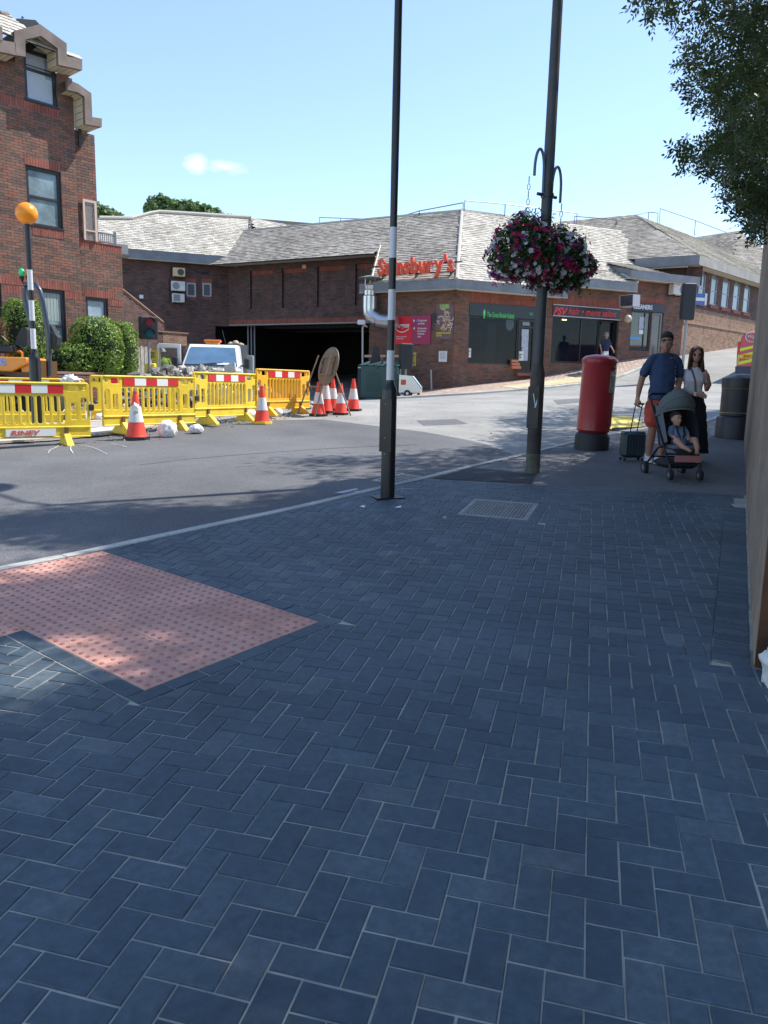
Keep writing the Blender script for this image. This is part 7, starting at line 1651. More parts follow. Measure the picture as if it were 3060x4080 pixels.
# ================================================================== TREES
MASK = [(0, 1364), (25, 1372), (46, 1384), (50, 1446), (73, 1453), (110, 1453), (135, 1460), (160, 1468), (220, 1477), (245, 1517), (262, 1558), (275, 1530), (290, 1500), (312, 1440), (350, 1436), (368, 1470), (376, 1500), (380, 1545), (400, 1558), (412, 1530), (425, 1545), (458, 1566), (470, 1592), (502, 1607), (527, 1644), (540, 1700)]
def xmin(y):
    for (a, b), (c, d) in zip(MASK, MASK[1:]):
        if a <= y <= c: return b + (d - b) * (y - a) / (c - a)
    return 1e9 if y > 0 else -1e9
SR = [(-6.2, 5.6), (-4.2, 6.7), (-3.0, 7.4), (-1.9, 9.0), (-1.3, 10.7), (0.3, 11.3), (1.8, 12.4), (2.2, 15.6), (2.8, 18.6), (5, 20.6), (9.5, 21.8), (15, 16), (9, -3), (-7, -5), (-8, 2)]
GAPS = [(gnd(235, 1405).xy, .34, .13), (gnd(150, 1205).xy, .35, .12), (gnd(60, 1190).xy, .6, .22), (gnd(40, 1435).xy, .45, .2), (gnd(560, 1040).xy, .9, .25), (gnd(700, 1010).xy, .8, .2), (gnd(430, 1075).xy, .5, .15), (gnd(1000, 985).xy, .5, .2), (gnd(1270, 990).xy, .35, .12), (gnd(1120, 925).xy, 1.3, .45), (gnd(930, 960).xy, .8, .3), (gnd(1300, 905).xy, 1.0, .3), (gnd(1190, 1000).xy, .25, .1), (gnd(10, 1470).xy, .4, .2), (gnd(1365, 922).xy, .7, .4), (gnd(1350, 905).xy, .6, .3)]
KH = 1 / tan(SUN_EL)
def shadow_pt(c):
    z = c[2] - .6; return Vector((c[0] - SUN_H.x * z * KH, c[1] - SUN_H.y * z * KH))
def ok_view(c, pad=0.0):
    X = proj(c)
    if X[2] <= .2: return True
    if -60 < X[0] < 1665 + 60 and -25 < X[1] < 2300: return X[0] > xmin(max(X[1], 0)) + pad + 8 and X[1] < 536
    return True
def leaflet_spray(V, c, d, n, L, lw, rng):
    """one pinnate leaf: rachis along d with paired leaflets"""
    d = d / np.linalg.norm(d); s = np.cross(d, rng.normal(size=3)); s /= np.linalg.norm(s) + 1e-9; nn = np.cross(d, s)
    for i in range(n):
        t = (i + 1) / n; p = c + d * (t * L * 2.3) - np.array([0, 0, .12 * L * t * t * 6 * .3])
        for sg_ in ((-1, 1) if i < n - 1 else (0,)):
            a = d * .55 + s * sg_ * .9 if sg_ else d; a = a / np.linalg.norm(a) + rng.normal(size=3) * .12; b = np.cross(a, nn) * lw; b += rng.normal(size=3) * lw * .25
            V.append((p, p + a * L * .45 + b, p + a * L, p + a * L * .45 - b))
rng = np.random.RandomState(21)
treeV = {0: [], 1: []}; centres = {0: [], 1: []}
hid = {0: [], 1: []}
def grow(c, big, cnt):
    w = 0 if c[1] < 15.2 else 1; centres[w].append(c)
    if big: hid[w].append(c); return
    for _ in range(cnt):
        o = rng.normal(size=3) * np.array([.22, .22, .17]); p = np.array(c) + o
        if not ok_view(p, 0): continue
        dd = rng.normal(size=3); dd[2] = dd[2] * .5 - .35
        leaflet_spray(treeV[w], p, dd, 4 if not big else 3, .075 if not big else .12, .015 if not big else .034, rng)
n_ok = 0
for _ in range(140000):
    if n_ok > 5200: break
    gx_, gy_ = rng.uniform(-7, 12), rng.uniform(-4, 22)
    if not inpoly(gx_, gy_, SR): continue
    z = rng.uniform(6.2, 12.5); c = np.array([gx_ + SUN_H.x * z * KH, gy_ + SUN_H.y * z * KH, z + .5])
    if c[0] < 1.2: continue
    dist = ((c[0] - 8.0) / 8.5) ** 2 + ((c[1] - 9) / 14.0) ** 2 + ((c[2] - 8.6) / 5.0) ** 2
    if dist > 1.0: continue
    # clumpy: skip in hollow places of the crown near its edges
    if noise.noise(Vector(c * .55)) < -.34: continue
    s = shadow_pt(c); sk = False
    for q, ax, ay in GAPS:
        if ((s.x - q.x) / (ax + .42)) ** 2 + ((s.y - q.y) / (ay + .36)) ** 2 < 1: sk = True; break
    if sk: continue
    if noise.noise(Vector(c * .8) + Vector((7, 0, 0))) < -.12 and proj(c)[1] > -30 and 1300 < proj(c)[0] < 1720 and proj(c)[2] > .2: continue
    X = proj(c); inv = X[2] > .2 and -60 < X[0] < 1720 and -25 < X[1] < 2300
    if not ok_view(c, 15): continue
    grow(c, not inv, 9 if not inv else 12); n_ok += 1
for _ in range(30000):
    if n_ok > 7600: break
    gx_, gy_ = rng.uniform(-4.5, 4.5), rng.uniform(-1.5, 8.5)
    if not inpoly(gx_, gy_, SR): continue
    z = rng.uniform(7.5, 12); c = np.array([gx_ + SUN_H.x * z * KH, gy_ + SUN_H.y * z * KH, z + .5]); s = shadow_pt(c)
    if c[0] < 1.2 or not ok_view(c, 15): continue
    if any(((s.x - q.x) / (ax + .42)) ** 2 + ((s.y - q.y) / (ay + .36)) ** 2 < 1 for q, ax, ay in GAPS): continue
    grow(c, True, 1); n_ok += 1
# foliage seen at the right edge of the picture
nv = 0
for _ in range(20000):
    if nv > 430: break
    py = rng.uniform(-10, 535); px = rng.uniform(1360, 1690)
    if px < xmin(max(py, 0)) + 12: continue
    Y = rng.uniform(9.5, 19)
    c = np.array(at(px, py, Y))
    dens = min(1, (px - xmin(max(py, 0))) / 90 + .22)
    if rng.rand() > dens * (.9 if noise.noise(Vector((px / 60, py / 60, 3))) > -.08 else .12): continue
    s = shadow_pt(c)
    if not inpoly(s.x, s.y, SR) and s.y < 21 and s.x < 4.5: continue
    grow(c, False, 11); nv += 1
for w, (nm, lab, tr_, zt_) in enumerate((('ash_tree', 'large ash tree overhanging the tall wall at the right edge', (9.0, 10.5), 9), ('ash_tree', 'second leafy ash farther up the street behind the wall', (12.6, 20.5), 8))):
    if not treeV[w]: continue
    t = thing(nm, lab, 'tree', (tr_[0], tr_[1], g(*tr_)), 0, 'ash trees along the right side')
    A_ = np.array(treeV[w]).reshape(-1, 3); n = len(A_) // 4; hm = MB()
    if hid[w]:
        H_ = np.repeat(np.array(hid[w]), 36, axis=0); H_ = H_ + rng.normal(size=H_.shape) * np.array([.24, .24, .2]); leafcloud(hm, H_, rng.normal(size=H_.shape) + np.array([0, 0, 1.2]), .135, .42, .5)
    vv = A_.tolist() + hm.v; k_ = 4 * n; me = bpy.data.meshes.new('crown'); me.from_pydata(vv, [], [(4 * i, 4 * i + 1, 4 * i + 2, 4 * i + 3) for i in range(n)] + [tuple(i + k_ for i in f) for f in hm.f]); me.materials.append(LEAF_ASH); link('crown', me, t, True, kind='stuff')
    mb = MB(); p0 = Vector((tr_[0], tr_[1], g(*tr_) - .2)); mb.tube([p0, p0 + Vector((.05, 0, 2)), p0 + Vector((-.05, .1, 4)), p0 + Vector((-.2, 0, zt_ - 1))], [.30, .25, .22, .16], 12); mb.build('trunk', BARK, t, True, True)
    mb = MB(); cs_ = centres[w]; top = p0 + Vector((-.1, 0, 4.0))
    for i in range(70):
        c = Vector(cs_[rng.randint(len(cs_))]); b = p0 + Vector((-.1, 0, rng.uniform(3.2, zt_ - 1.2))); m_ = b.lerp(c, .55) + Vector((0, 0, rng.uniform(.1, .6)))
        if ok_view(m_) and ok_view(b.lerp(c, .8)): mb.tube([b, b.lerp(m_, .5) + Vector((0, 0, .1)), m_, c], [.06, .045, .028, .01], 5)
    for i in range(200):
        c = Vector(cs_[rng.randint(len(cs_))]); near = min((Vector(cs_[k]) for k in rng.randint(0, len(cs_), 30)), key=lambda q: (q - c).length)
        if (near - c).length < 1.6: mb.tube([c, (c + near) / 2 + Vector((0, 0, .08)), near], [.012, .012, .008], 4)
    mb.build('branches', BARK, t, True)
def far_tree(label, lumps, n):
    c0 = lumps[0][0]; t = thing('far_tree', label, 'tree', (c0[0], c0[1], 1), 0, 'trees rising behind the supermarket roof'); mb = MB()
    for c, r in lumps:
        d = rng.normal(size=(n, 3)); d /= np.linalg.norm(d, axis=1)[:, None]; rad = rng.uniform(.55, 1.08, (n, 1)) * (1 + .22 * np.sin(d[:, 0:1] * 8 + c[0]) * np.sin(d[:, 2:3] * 7)); leafcloud(mb, np.array(c) + d * rad * np.array(r), d, .42, .6)
    mb.build('crown', LEAF_FAR, t, True, kind='stuff'); mb = MB(); mb.tube([(c0[0], c0[1], 1), (c0[0], c0[1], c0[2])], [.4, .2], 8); mb.build('trunk', BARK, t, True)
Yf = 62
far_tree('green tree top behind the roof just right of the office building', [(C(232, 482, Yf), (1.4, 1.2, 1.1)), (C(206, 478, Yf), (1.2, 1.2, 1.3))], 2600)
far_tree('largest green tree top rising over the supermarket roof', [(C(345, 462, Yf), (1.2, 1, 1.25)), (C(375, 470, Yf), (1.3, 1, 1.2)), (C(408, 466, Yf), (1.5, 1, 1.0)), (C(440, 474, Yf), (1.3, 1, 1.0))], 2200)
far_tree('small green tree top at the right end of the clump over the roof', [(C(466, 476, Yf), (.6, .6, .75)), (C(490, 482, Yf), (.55, .6, .6))], 800)

# ================================================================== ROADWORKS: truck, dumper, rubble
TZ = at(455, 742, 26.4); TK = thing('flatbed_truck', 'white flatbed works truck with an orange light bar and open door behind the rubble', 'truck', (at(455, 742, 25.6).x, 25.2, TZ.z - 2.08), rz=.10)
TW_ = mat('truck_white', (.80, .80, .79), .3, coat=.4)
def hx(z): return 1.0 if z < 1.2 else 1.0 - .19 * (z - 1.2) / .9
prof = [(0, .35), (-.02, .9), (.10, 1.08), (.72, 1.27), (1.40, 1.97), (1.52, 2.06), (2.35, 2.08), (2.5, 2.0), (2.55, .35)]
mb = MB(); vs = [(-hx(z), y, z) for y, z in prof] + [(hx(z), y, z) for y, z in prof]; n = len(prof)
mb.add(vs, [tuple(range(n)), tuple(reversed(range(n, 2 * n)))] + [(i, n + i, n + (i + 1) % n, (i + 1) % n) for i in range(n)]); cab = mb.build('cab', TW_, TK); bv = cab.modifiers.new('bevel', 'BEVEL'); bv.width = .05; bv.segments = 3
GW = mat('windscreen', (.10, .19, .30), .05, spec=.9, var=.2, vscale=1.5)
dn = Vector((0, -.70, .68)).normalized() * .055
W4 = [Vector((-.86, .76, 1.31)), Vector((.86, .76, 1.31)), Vector((.74, 1.38, 1.93)), Vector((-.74, 1.38, 1.93))]
mb = MB(); mb.add([tuple(p + dn * .9) for p in W4] + [tuple(p + dn * .3) for p in W4], [(0, 1, 2, 3), (0, 4, 5, 1), (1, 5, 6, 2), (2, 6, 7, 3), (3, 7, 4, 0)]); mb.build('windscreen', GW, TK)
mb = MB(); mb.tube([tuple(W4[0] + dn * 1.2), tuple(W4[1] + dn * 1.2)], .02, 4); mb.tube([tuple(W4[0] + dn * 1.3 + Vector((.3, 0, 0))), tuple(W4[0].lerp(W4[1], .72) + dn * 1.3 + Vector((0, .1, .08)))], .012, 4); mb.build('wiper', BLACKM, TK)
mb = MB(); q = [W4[0].lerp(W4[1], .62) + dn * 1.05, W4[0].lerp(W4[1], .86) + dn * 1.05, W4[0].lerp(W4[1], .84) + dn * 1.05 + Vector((0, .09, .09)), W4[0].lerp(W4[1], .6) + dn * 1.05 + Vector((0, .09, .09))]; mb.add([tuple(p) for p in q], [(0, 1, 2, 3)]); mb.build('dashboard_paper', WHITE, TK)
mb = MB(); mb.box((-.5, .13, 1.11), (-.1, .16, 1.125)); mb.box((.1, .13, 1.11), (.5, .16, 1.125)); mb.build('bonnet_vent', BLACKM, TK)
for s in (-1, 1):
    mb = MB(); mb.bbox((s * 1.18 - .09, .75, 1.25), (s * 1.18 + .09, .85, 1.6), .03); mb.tube([(s * .95, .85, 1.35), (s * 1.12, .8, 1.35)], .03, 6); mb.build('mirror', BLACKM if s > 0 else BLACKM, TK, False, True)
    mb = MB(); mb.tube([(s * .98, .75, .38), (s * .72, .75, .38)], .36, 20); mb.build('wheel', RUBBER, TK, False, True)
    mb = MB(); mb.bbox((s * .78 - .16, -.05, .72), (s * .78 + .16, .05, .98), .03); mb.build('headlight', mat('headlight', (.7, .72, .75), .1), TK, False, True)
mb = MB(); mb.box((-.5, -.06, .5), (.5, -.01, .85)); mb.build('grille', BLACKM, TK)
mb = MB(); mb.bbox((-.28, 1.6, 2.08), (.18, 1.85, 2.14), .02); mb.build('light_bar_base', YEL, TK); mb = MB(); mb.bbox((-.34, 1.58, 2.14), (.24, 1.87, 2.23), .03); mb.build('light_bar', mat('beacon_lens', (.75, .13, .04), .25), TK)
mb = MB(); mb.tube([(.42, 1.5, 2.05), (.30, 1.5, 2.55)], .008, 4); mb.build('aerial', BLACKM, TK)
mb = MB(); mb.bbox((-1.05, 2.62, .75), (1.05, 5.6, .85), .02); mb.box((-1.05, 2.62, .85), (1.05, 2.68, 2.12)); mb.box((-1.05, 2.68, .85), (-1.0, 5.6, 1.25)); mb.box((1.0, 2.68, .85), (1.05, 5.6, 1.25)); mb.build('flatbed', mat('bed_grey', (.12, .13, .14), .6), TK)
for i, (x, z) in enumerate(((.45, 2.14), (.62, 2.2), (.8, 2.12))): crumple('load_lump', None, None, (x, 2.9, z), (.12, .1, .09), .3, mat('buff_lump', (.5, .4, .28), .8), par=TK, seed=i)
# driver's door (left of the picture), open
def doorpanel(t, x0, x1, m):
    me = holed_plate('door', [(x0, .55), (x1, .55), (x1, 2.0), (x1 - .0, 2.02), (x0 + .06, 2.04), (x0, 1.98)], [rrect(x0 + .10, 1.22, x1 - .12, 1.88, .07)], .07, .012, m); o = link('door', me, t); o.location = (0, .95, 0); o.rotation_euler = (0, 0, -.05)
    mb = MB(); mb.box((x0 + .09, .955, 1.21), (x1 - .11, .965, 1.89)); mb.build('pane', gl2, o if False else t); return o
gl2 = bpy.data.materials.new('door_glass'); gl2.use_nodes = True; _b = gl2.node_tree.nodes['Principled BSDF']; _b.inputs['Base Color'].default_value = (.1, .14, .12, 1); _b.inputs['Alpha'].default_value = .45; _b.inputs['Roughness'].default_value = .05
doorpanel(TK, -1.80, -1.02, TW_)
mb = MB(); mb.box((-1.005, 1.02, 1.28), (-.955, 1.85, 1.9)); mb.build('side_window', GLASSD, TK)
# dumper
du = at(60, 900, 15.6); DU = thing('site_dumper', 'orange site dumper with black roll bar and twin beacons behind the left barrier', 'dumper', (du.x, du.y, g(du.x, du.y)), rz=.0)
ORG = mat('dumper_orange', (.80, .27, .02), .4, coat=.3, var=.05)
dz0 = g(du.x, du.y)
def L_(px, py, dy=0): v = at(px, py, du.y + dy); return (v.x - du.x, dy, v.z - dz0)
def lb_(a, b): return L_(*a), L_(*b)
a = L_(-40, 802); b = L_(98, 770)
mb = MB(); tl_, trr = L_(-40, 770), L_(70, 771); mb.prism([(a[0], a[2]), (L_(40, 803)[0], a[2]), (L_(74, 787)[0], L_(74, 787)[2]), (L_(72, 773)[0], L_(72, 773)[2]), (tl_[0], tl_[2])], -.3, .6, 'y'); ob_ = mb.build('engine_cover', ORG, DU); bv = ob_.modifiers.new('bevel', 'BEVEL'); bv.width = .03; bv.segments = 2
mb = MB(); mb.prism([(a[0], .75), (L_(98, 800)[0], .75), (L_(98, 774)[0], L_(98, 774)[2] - .05), (L_(70, 790)[0], a[2]), (a[0], a[2] + .02)], -.22, .55, 'y'); mb.build('lower_body', mat('dumper_dark', (.10, .045, .012), .5), DU)
mb = MB(); mb.tube([L_(15, 772), L_(17, 763), L_(22, 759), L_(44, 759), L_(48, 763), L_(48, 772)], .022, 8); mb.build('grab_handle', ORG, DU, False, True)
mb = MB(); q0, q1 = L_(13, 790), L_(29, 775); mb.box((q0[0], -.306, q0[2]), (q1[0], -.301, q1[2])); mb.build('maker_sticker', mat('sticker_blue', (.10, .14, .35), .4, col2=(.5, .52, .6), vscale=18), DU)
mb = MB(); q = [L_(28, 745), L_(56, 748), L_(56, 712), L_(52, 706), L_(44, 707), L_(36, 722)]; mb.prism([(p[0], p[2]) for p in q], .05, .25, 'y'); mb.build('seat_back', BLACKM, DU); mb = MB(); q0, q1 = L_(-30, 762), L_(36, 747); mb.bbox((q0[0], -.2, q0[2]), (q1[0], .35, q1[2]), .03); mb.build('seat_base', BLACKM, DU)
ROP = mat('roll_bar_blue', (.03, .045, .075), .35, coat=.3)
for pts in ([L_(73, 790, .3), L_(72, 746, .3), L_(66, 700, .3), L_(57, 660, .3), L_(53, 640, .3), L_(54, 622, .3)], [L_(106, 812, .1), L_(106, 745, .1), L_(104, 715, .1), L_(97, 680, .1), L_(92, 652, .1), L_(86, 628, .1), L_(78, 615, .15), L_(66, 612, .2), L_(54, 616, .3)]):
    mb = MB(); mb.tube(pts, .052, 12); mb.build('roll_bar', ROP, DU, False, True)
for px, m_, nm in ((47, mat('beacon_green', (.01, .42, .16), .25, emit=((.0, .6, .2), .15)), 'green_beacon'), (60, mat('beacon_orange', (.75, .17, .03), .25), 'orange_beacon')):
    mb = MB(); c = L_(px, 588, .2); mb.ball((c[0], c[1], c[2]), (.06, .06, .075), 12, 8); mb.build(nm, m_, DU, False, True); mb = MB(); d = L_(px, 597, .2); e = L_(px + 1, 608, .2); mb.tube([d, e], [.055, .02], 8); mb.tube([e, L_(58, 616, .3)], .015, 5); mb.build('beacon_stalk', BLACKM, DU)
mb = MB(); q = [L_(104, 700), L_(114, 720), L_(120, 728), L_(118, 745), L_(112, 755), L_(104, 752)]; mb.prism([(p[0], p[2]) for p in q], .1, .3, 'y'); mb.tube([L_(108, 716, -.1), L_(116, 720, -.1), L_(116, 738, -.1)], .012, 5); mb.build('control_pod', BLACKM, DU)
for wx in (-.45, .95):
    mb = MB(); cc_ = L_(8, 880); 
    if wx < 0: x0 = cc_[0]
    else: x0 = L_(110, 880)[0] + .9
    if wx > 0: continue
    mb.tube([(x0, -.42, .42), (x0, -.1, .42)], [.44, .44], 24); mb.build('tyre', RUBBER, DU, False, True); mb = MB(); mb.tube([(x0, -.44, .42), (x0, -.3, .42)], .22, 16); mb.build('wheel_rim', STEEL, DU)
    for k in range(22):
        a_ = k * 2 * pi / 22; mb2_ = MB(); 
mb = MB(); x0 = L_(8, 880)[0]
for k in range(22): a_ = k * 2 * pi / 22; mb.T = Matrix.Translation((x0, -.26, .42)) @ Matrix.Rotation(a_, 4, 'Y'); mb.box((-.03, -.17, .42), (.03, .17, .47))
mb.build('tyre_lugs', RUBBER, DU, kind='stuff')
mb = MB(); x1_ = L_(95, 880)[0]; mb.tube([(x1_, -.2, .4), (x1_, .15, .4)], .40, 22); mb.build('tyre', RUBBER, DU, False, True)
mb = MB(); mb.bbox((L_(58, 850)[0], -.2, .5), (L_(66, 850)[0] + .1, .3, 1.1), .02); mb.build('chassis_bracket', ORG, DU)
# rubble heap
RB_ = thing('rubble_heap', 'heap of broken grey concrete and stones behind the second and third barriers', 'rubble', tuple(gnd(440, 905)))
STN = ramp_mat('rubble_stone', [(0, (.12, .105, .09)), (.4, (.24, .22, .195)), (.75, (.38, .35, .31)), (1, (.55, .52, .47))], noise_amt=.35, fine=18, nscale=3)
hc = at(415, 880, 19.4).xy; zt1 = at(415, 783, 19.4).z; rr = np.random.RandomState(5); rocks = MB(); big = []
def hz(u, v):    # heap height over the ground
    h = max(0, 1 - (u / 2.3) ** 2 - (v / 2.2) ** 2); return h ** .8
hd_ = Vector((.75, .66)); hn_ = Vector((-.66, .75)); gz0 = g(*hc); Hh = zt1 - gz0 - .12
mb = MB(); N_ = 26; vs = []; fs = []
for i in range(N_):
    for j in range(N_):
        u = (i / (N_ - 1) - .5) * 5.6; v = (j / (N_ - 1) - .5) * 4.8; p = hc + hd_ * u + hn_ * v; z = g(*p) - .08 + Hh * hz(u, v) * .9 + .12 * noise.noise(Vector((u * 2, v * 2, 0))); vs.append((p.x, p.y, z))
for i in range(N_ - 1):
    for j in range(N_ - 1): fs.append((i * N_ + j, (i + 1) * N_ + j, (i + 1) * N_ + j + 1, i * N_ + j + 1))
mb.add(vs, fs); mb.build('spoil_mound', mat('spoil', (.17, .14, .11), .95, col2=(.30, .26, .21), vscale=5, bump=1, bscale=15), RB_, True)
def rock(mb, c, r, sd):
    rs = np.random.RandomState(sd); d = np.array([[0, 0, 1], [.9, 0, .45], [.28, .85, .45], [-.72, .53, .45], [-.72, -.53, .45], [.28, -.85, .45], [.72, .53, -.45], [-.28, .85, -.45], [-.9, 0, -.45], [-.28, -.85, -.45], [.72, -.53, -.45], [0, 0, -1]]); d = d * rs.uniform(.65, 1.25, (12, 1)) * np.array([1, rs.uniform(.5, 1), rs.uniform(.35, .8)]) * r
    q = Matrix.Rotation(rs.uniform(0, 6.3), 3, Vector(rs.normal(size=3)).normalized())
    mb.add([Vector(c) + q @ Vector(x) for x in d], [(0, 1, 2), (0, 2, 3), (0, 3, 4), (0, 4, 5), (0, 5, 1), (1, 6, 2), (2, 6, 7), (2, 7, 3), (3, 7, 8), (3, 8, 4), (4, 8, 9), (4, 9, 5), (5, 9, 10), (5, 10, 1), (1, 10, 6), (6, 11, 7), (7, 11, 8), (8, 11, 9), (9, 11, 10), (10, 11, 6)])
for i in range(1500):
    u, v = rr.uniform(-2.9, 2.9), rr.uniform(-2.5, 2.4); p = hc + hd_ * u + hn_ * v; r = abs(rr.normal()) * .055 + .03; z = g(*p) + Hh * hz(u, v) * .92 + r * .3
    if hz(u, v) <= 0 and rr.rand() < .5: continue
    if i < 300 and hz(u, v) > .15: m1 = MB(); rock(m1, (p.x, p.y, z), r * 2.1, i); m1.build('stone', STN, RB_, True)
    else: rock(rocks, (p.x, p.y, z), r, i)
rocks.build('loose_stones', STN, RB_, True, kind='stuff')
for i, (px, py, w, h_) in enumerate(((497, 796, .3, .25), (395, 852, .7, .12), (330, 850, .8, .14), (470, 856, .7, .25), (520, 858, .6, .3))):
    c = at(px, py, 17.6 if i else 18.6); s = MB(); s.T = Matrix.Translation(c) @ Matrix.Rotation(rr.uniform(-.5, .5), 4, 'Y') @ Matrix.Rotation(rr.uniform(-.6, .6), 4, 'Z') @ Matrix.Rotation(-.6, 4, 'X'); s.bbox((-w / 2, -.03, -h_ / 2), (w / 2, .03, h_ / 2), .012); s.build('broken_slab', mat('slab_pale', (.42, .40, .36), .85, var=.2, vscale=5), RB_, True)
# scattered debris along the barriers, white survey marks
gm = MB(); rr = np.random.RandomState(9)
for i in range(420):
    t_ = rr.uniform(0, 1); p = BP[1].lerp(BP[4], t_) + Vector((rr.normal() * .35 + .1, rr.normal() * .4)); rock(gm, (p.x, p.y, g(*p) - .025), abs(rr.normal()) * .012 + .006, i)
for i in range(160):
    p = Vector((rr.uniform(-6, 4.6), rr.uniform(8.5, 22))); rock(gm, (p.x, p.y, g(*p) - .027), abs(rr.normal()) * .006 + .004, i)
o = gm.build('road_grit', STN, None, kind='stuff'); tag(o, 'loose grit and small stones scattered on the road along the barriers', 'grit')
def mark(pts, w, m, off=-.021, name='paint_mark', par=None):
    P = [gnd(*p).xy for p in pts]; P = smooth(P, 2); mb = MB(); vs = []
    for i, p in enumerate(P):
        t_ = (P[min(i + 1, len(P) - 1)] - P[max(i - 1, 0)]).normalized(); n_ = Vector((-t_.y, t_.x)) * w * (.6 + .6 * abs(noise.noise(Vector((p.x * 7, p.y * 7, 0)))) * 2)
        for q in (p - n_, p + n_): vs.append((q.x, q.y, g(q.x, q.y) + off))
    mb.add(vs, [(2 * i, 2 * i + 1, 2 * i + 3, 2 * i + 2) for i in range(len(P) - 1)]); return mb.build(name, m, par)
CHK = mat('chalk', (.5, .5, .5), .9, var=.3, vscale=30)
t = thing('survey_marks', 'thin pale paint marks sprayed on the tarmac in front of the first barrier', 'paint marks', tuple(gnd(150, 970)))
for pts in ([(88, 967), (112, 968), (128, 958)], [(160, 955), (150, 964), (158, 976)], [(170, 958), (200, 962), (232, 978)], [(240, 955), (275, 962)], [(104, 975), (108, 968), (125, 963), (140, 958)]): o = mark(pts, .008, CHK); o.parent = t; o.matrix_parent_inverse = WMX[t.name].inverted()
t = thing('paint_splash', 'white arrow marks sprayed on the paving near the crossing pole', 'paint marks', tuple(gnd(780, 1060)))
mb = MB()
for pts in ([(722, 1065), (770, 1055), (775, 1058), (740, 1066)], [(765, 1062), (800, 1060), (770, 1065)]): 
    P = [gnd(*p) for p in pts]; mb.add([(p.x, p.y, p.z + .004) for p in P], [tuple(range(len(P)))])
mb.build('spray_mark', mat('spray_white', (.45, .48, .52), .9, var=.3, vscale=20), t, True)
def leafm(pts, label):
    t = thing('litter_scrap', label, 'litter', tuple(gnd(*pts[0])), 0); mb = MB(); P = [gnd(*p) for p in pts]; c = sum(P, Vector((0, 0, 0))) / len(P); mb.add([(p.x, p.y, p.z + .006) for p in P] + [(c.x, c.y, c.z + .018)], [(i, (i + 1) % len(P), len(P)) for i in range(len(P))]); mb.build('paper', WHITE, t, True)
leafm([(776, 1095), (790, 1092), (788, 1098)], 'small white scrap on the paving left of the crossing pole foot'); leafm([(852, 1098), (868, 1093), (866, 1098)], 'small white scrap on the paving right of the crossing pole foot')
# cat on street: van
vp = at(1642, 830, 30); VN = thing('service_van', 'red service van with yellow chevrons seen from behind, cut off by the wall', 'van', (vp.x, vp.y, g(vp.x, vp.y)), rz=-.62)
VR = mat('van_red', (.50, .02, .07), .35, coat=.4); VY = mat('chevron_yellow', (.72, .82, .04), .5)
hv_ = at(1625, 718, 30).z - g(vp.x, vp.y); mb = MB()
pr = [(-.92, .45), (-.95, 1.1), (-.82, hv_ - .12), (-.7, hv_), (.7, hv_), (.82, hv_ - .12), (.95, 1.1), (.92, .45)]; mb.prism(pr, 0, 4.8, 'y'); bo = mb.build('body', VR, VN); bv = bo.modifiers.new('bevel', 'BEVEL'); bv.width = .04; bv.segments = 2
mb = MB(); mb.prism([(-.92, .25), (-.95, .55), (.95, .55), (.92, .25)], -.06, .1, 'y'); mb.build('bumper', mat('van_bumper', (.05, .055, .09), .5), VN)
for s in (-1, 1):
    for k in range(4):
        z = .62 + k * .26; x0, x1 = (.04, .84); pts = [(s * x0, z + .20), (s * x0, z + .32), (s * x1, z + .10), (s * x1, z - .02)]
        if k == 3: continue
        mb = MB(); mb.prism([(p[0], min(max(p[1], .58), 1.42)) for p in pts], -.012, -.002, 'y'); mb.build('chevron', VY, VN)
    mb = MB(); mb.box((s * .90 - .04, -.012, 1.0), (s * .90 + .04, -.002, 1.5)); mb.build('tail_light', RED, VN); mb = MB(); mb.tube([(s * .82, .7, .33), (s * .6, .7, .33)], .33, 18); mb.build('wheel', RUBBER, VN)
    mb = MB(); mb.box((s * .86 - .03, -.01, .6), (s * .86 + .0, -.003, hv_ - .15)); mb.build('yellow_edge', VY, VN)
mb = MB(); mb.tube([(-.42 + .26 * cos(a), -.014, 1.68 + .2 * sin(a)) for a in [k * pi / 12 for k in range(25)]], .014, 4, False); mb.build('round_emblem', WHITE, VN); tex_text('Virgin', WHITE, Matrix.Translation((-.42, -.014, 1.68)), .36, .15, VN, 'emblem_lettering', shear=.3)
mb = MB(); mb.box((-.75, -.02, .85), (-.12, -.008, 1.02)); mb.build('number_plate', YELO, VN); tex_text('BD67 HKA', BLACKM, Matrix.Translation((-.435, -.024, .935)), .48, .09, VN, 'plate_number')
# ================================================================== PEOPLE
SKIN = mat('skin', (.50, .27, .19), .55, var=.06, vscale=12); SKINT = mat('skin_tan', (.40, .20, .135), .55, var=.06, vscale=12)
def finish(mb, name, m, par, vox=.008, sm=4, fac=.6):
    o = mb.build(name, m, par); r = o.modifiers.new('remesh', 'REMESH'); r.mode = 'VOXEL'; r.voxel_size = vox; r.use_smooth_shade = True; s = o.modifiers.new('smooth', 'SMOOTH'); s.iterations = sm; s.factor = fac
    if name in ('tshirt', 'shorts', 'polo_shirt', 'hi_vis_jacket', 'trousers', 'top'):
        tx = bpy.data.textures.get('folds') or bpy.data.textures.new('folds', 'CLOUDS'); tx.noise_scale = .11; tx.noise_depth = 1; dm = o.modifiers.new('folds', 'DISPLACE'); dm.texture = tx; dm.strength = .028; dm.mid_level = .5; dm.texture_coords = 'LOCAL'
    return o
def limb(mb, pts, rs, n=12):
    """tapered limb with rounded ends"""
    pts = [Vector(p) for p in pts]; d0 = (pts[0] - pts[1]).normalized(); d1 = (pts[-1] - pts[-2]).normalized()
    P = [pts[0] + d0 * rs[0] * .7] + pts + [pts[-1] + d1 * rs[-1] * .7]; R_ = [rs[0] * .55] + list(rs) + [rs[-1] * .55]; mb.tube(P, R_, n)
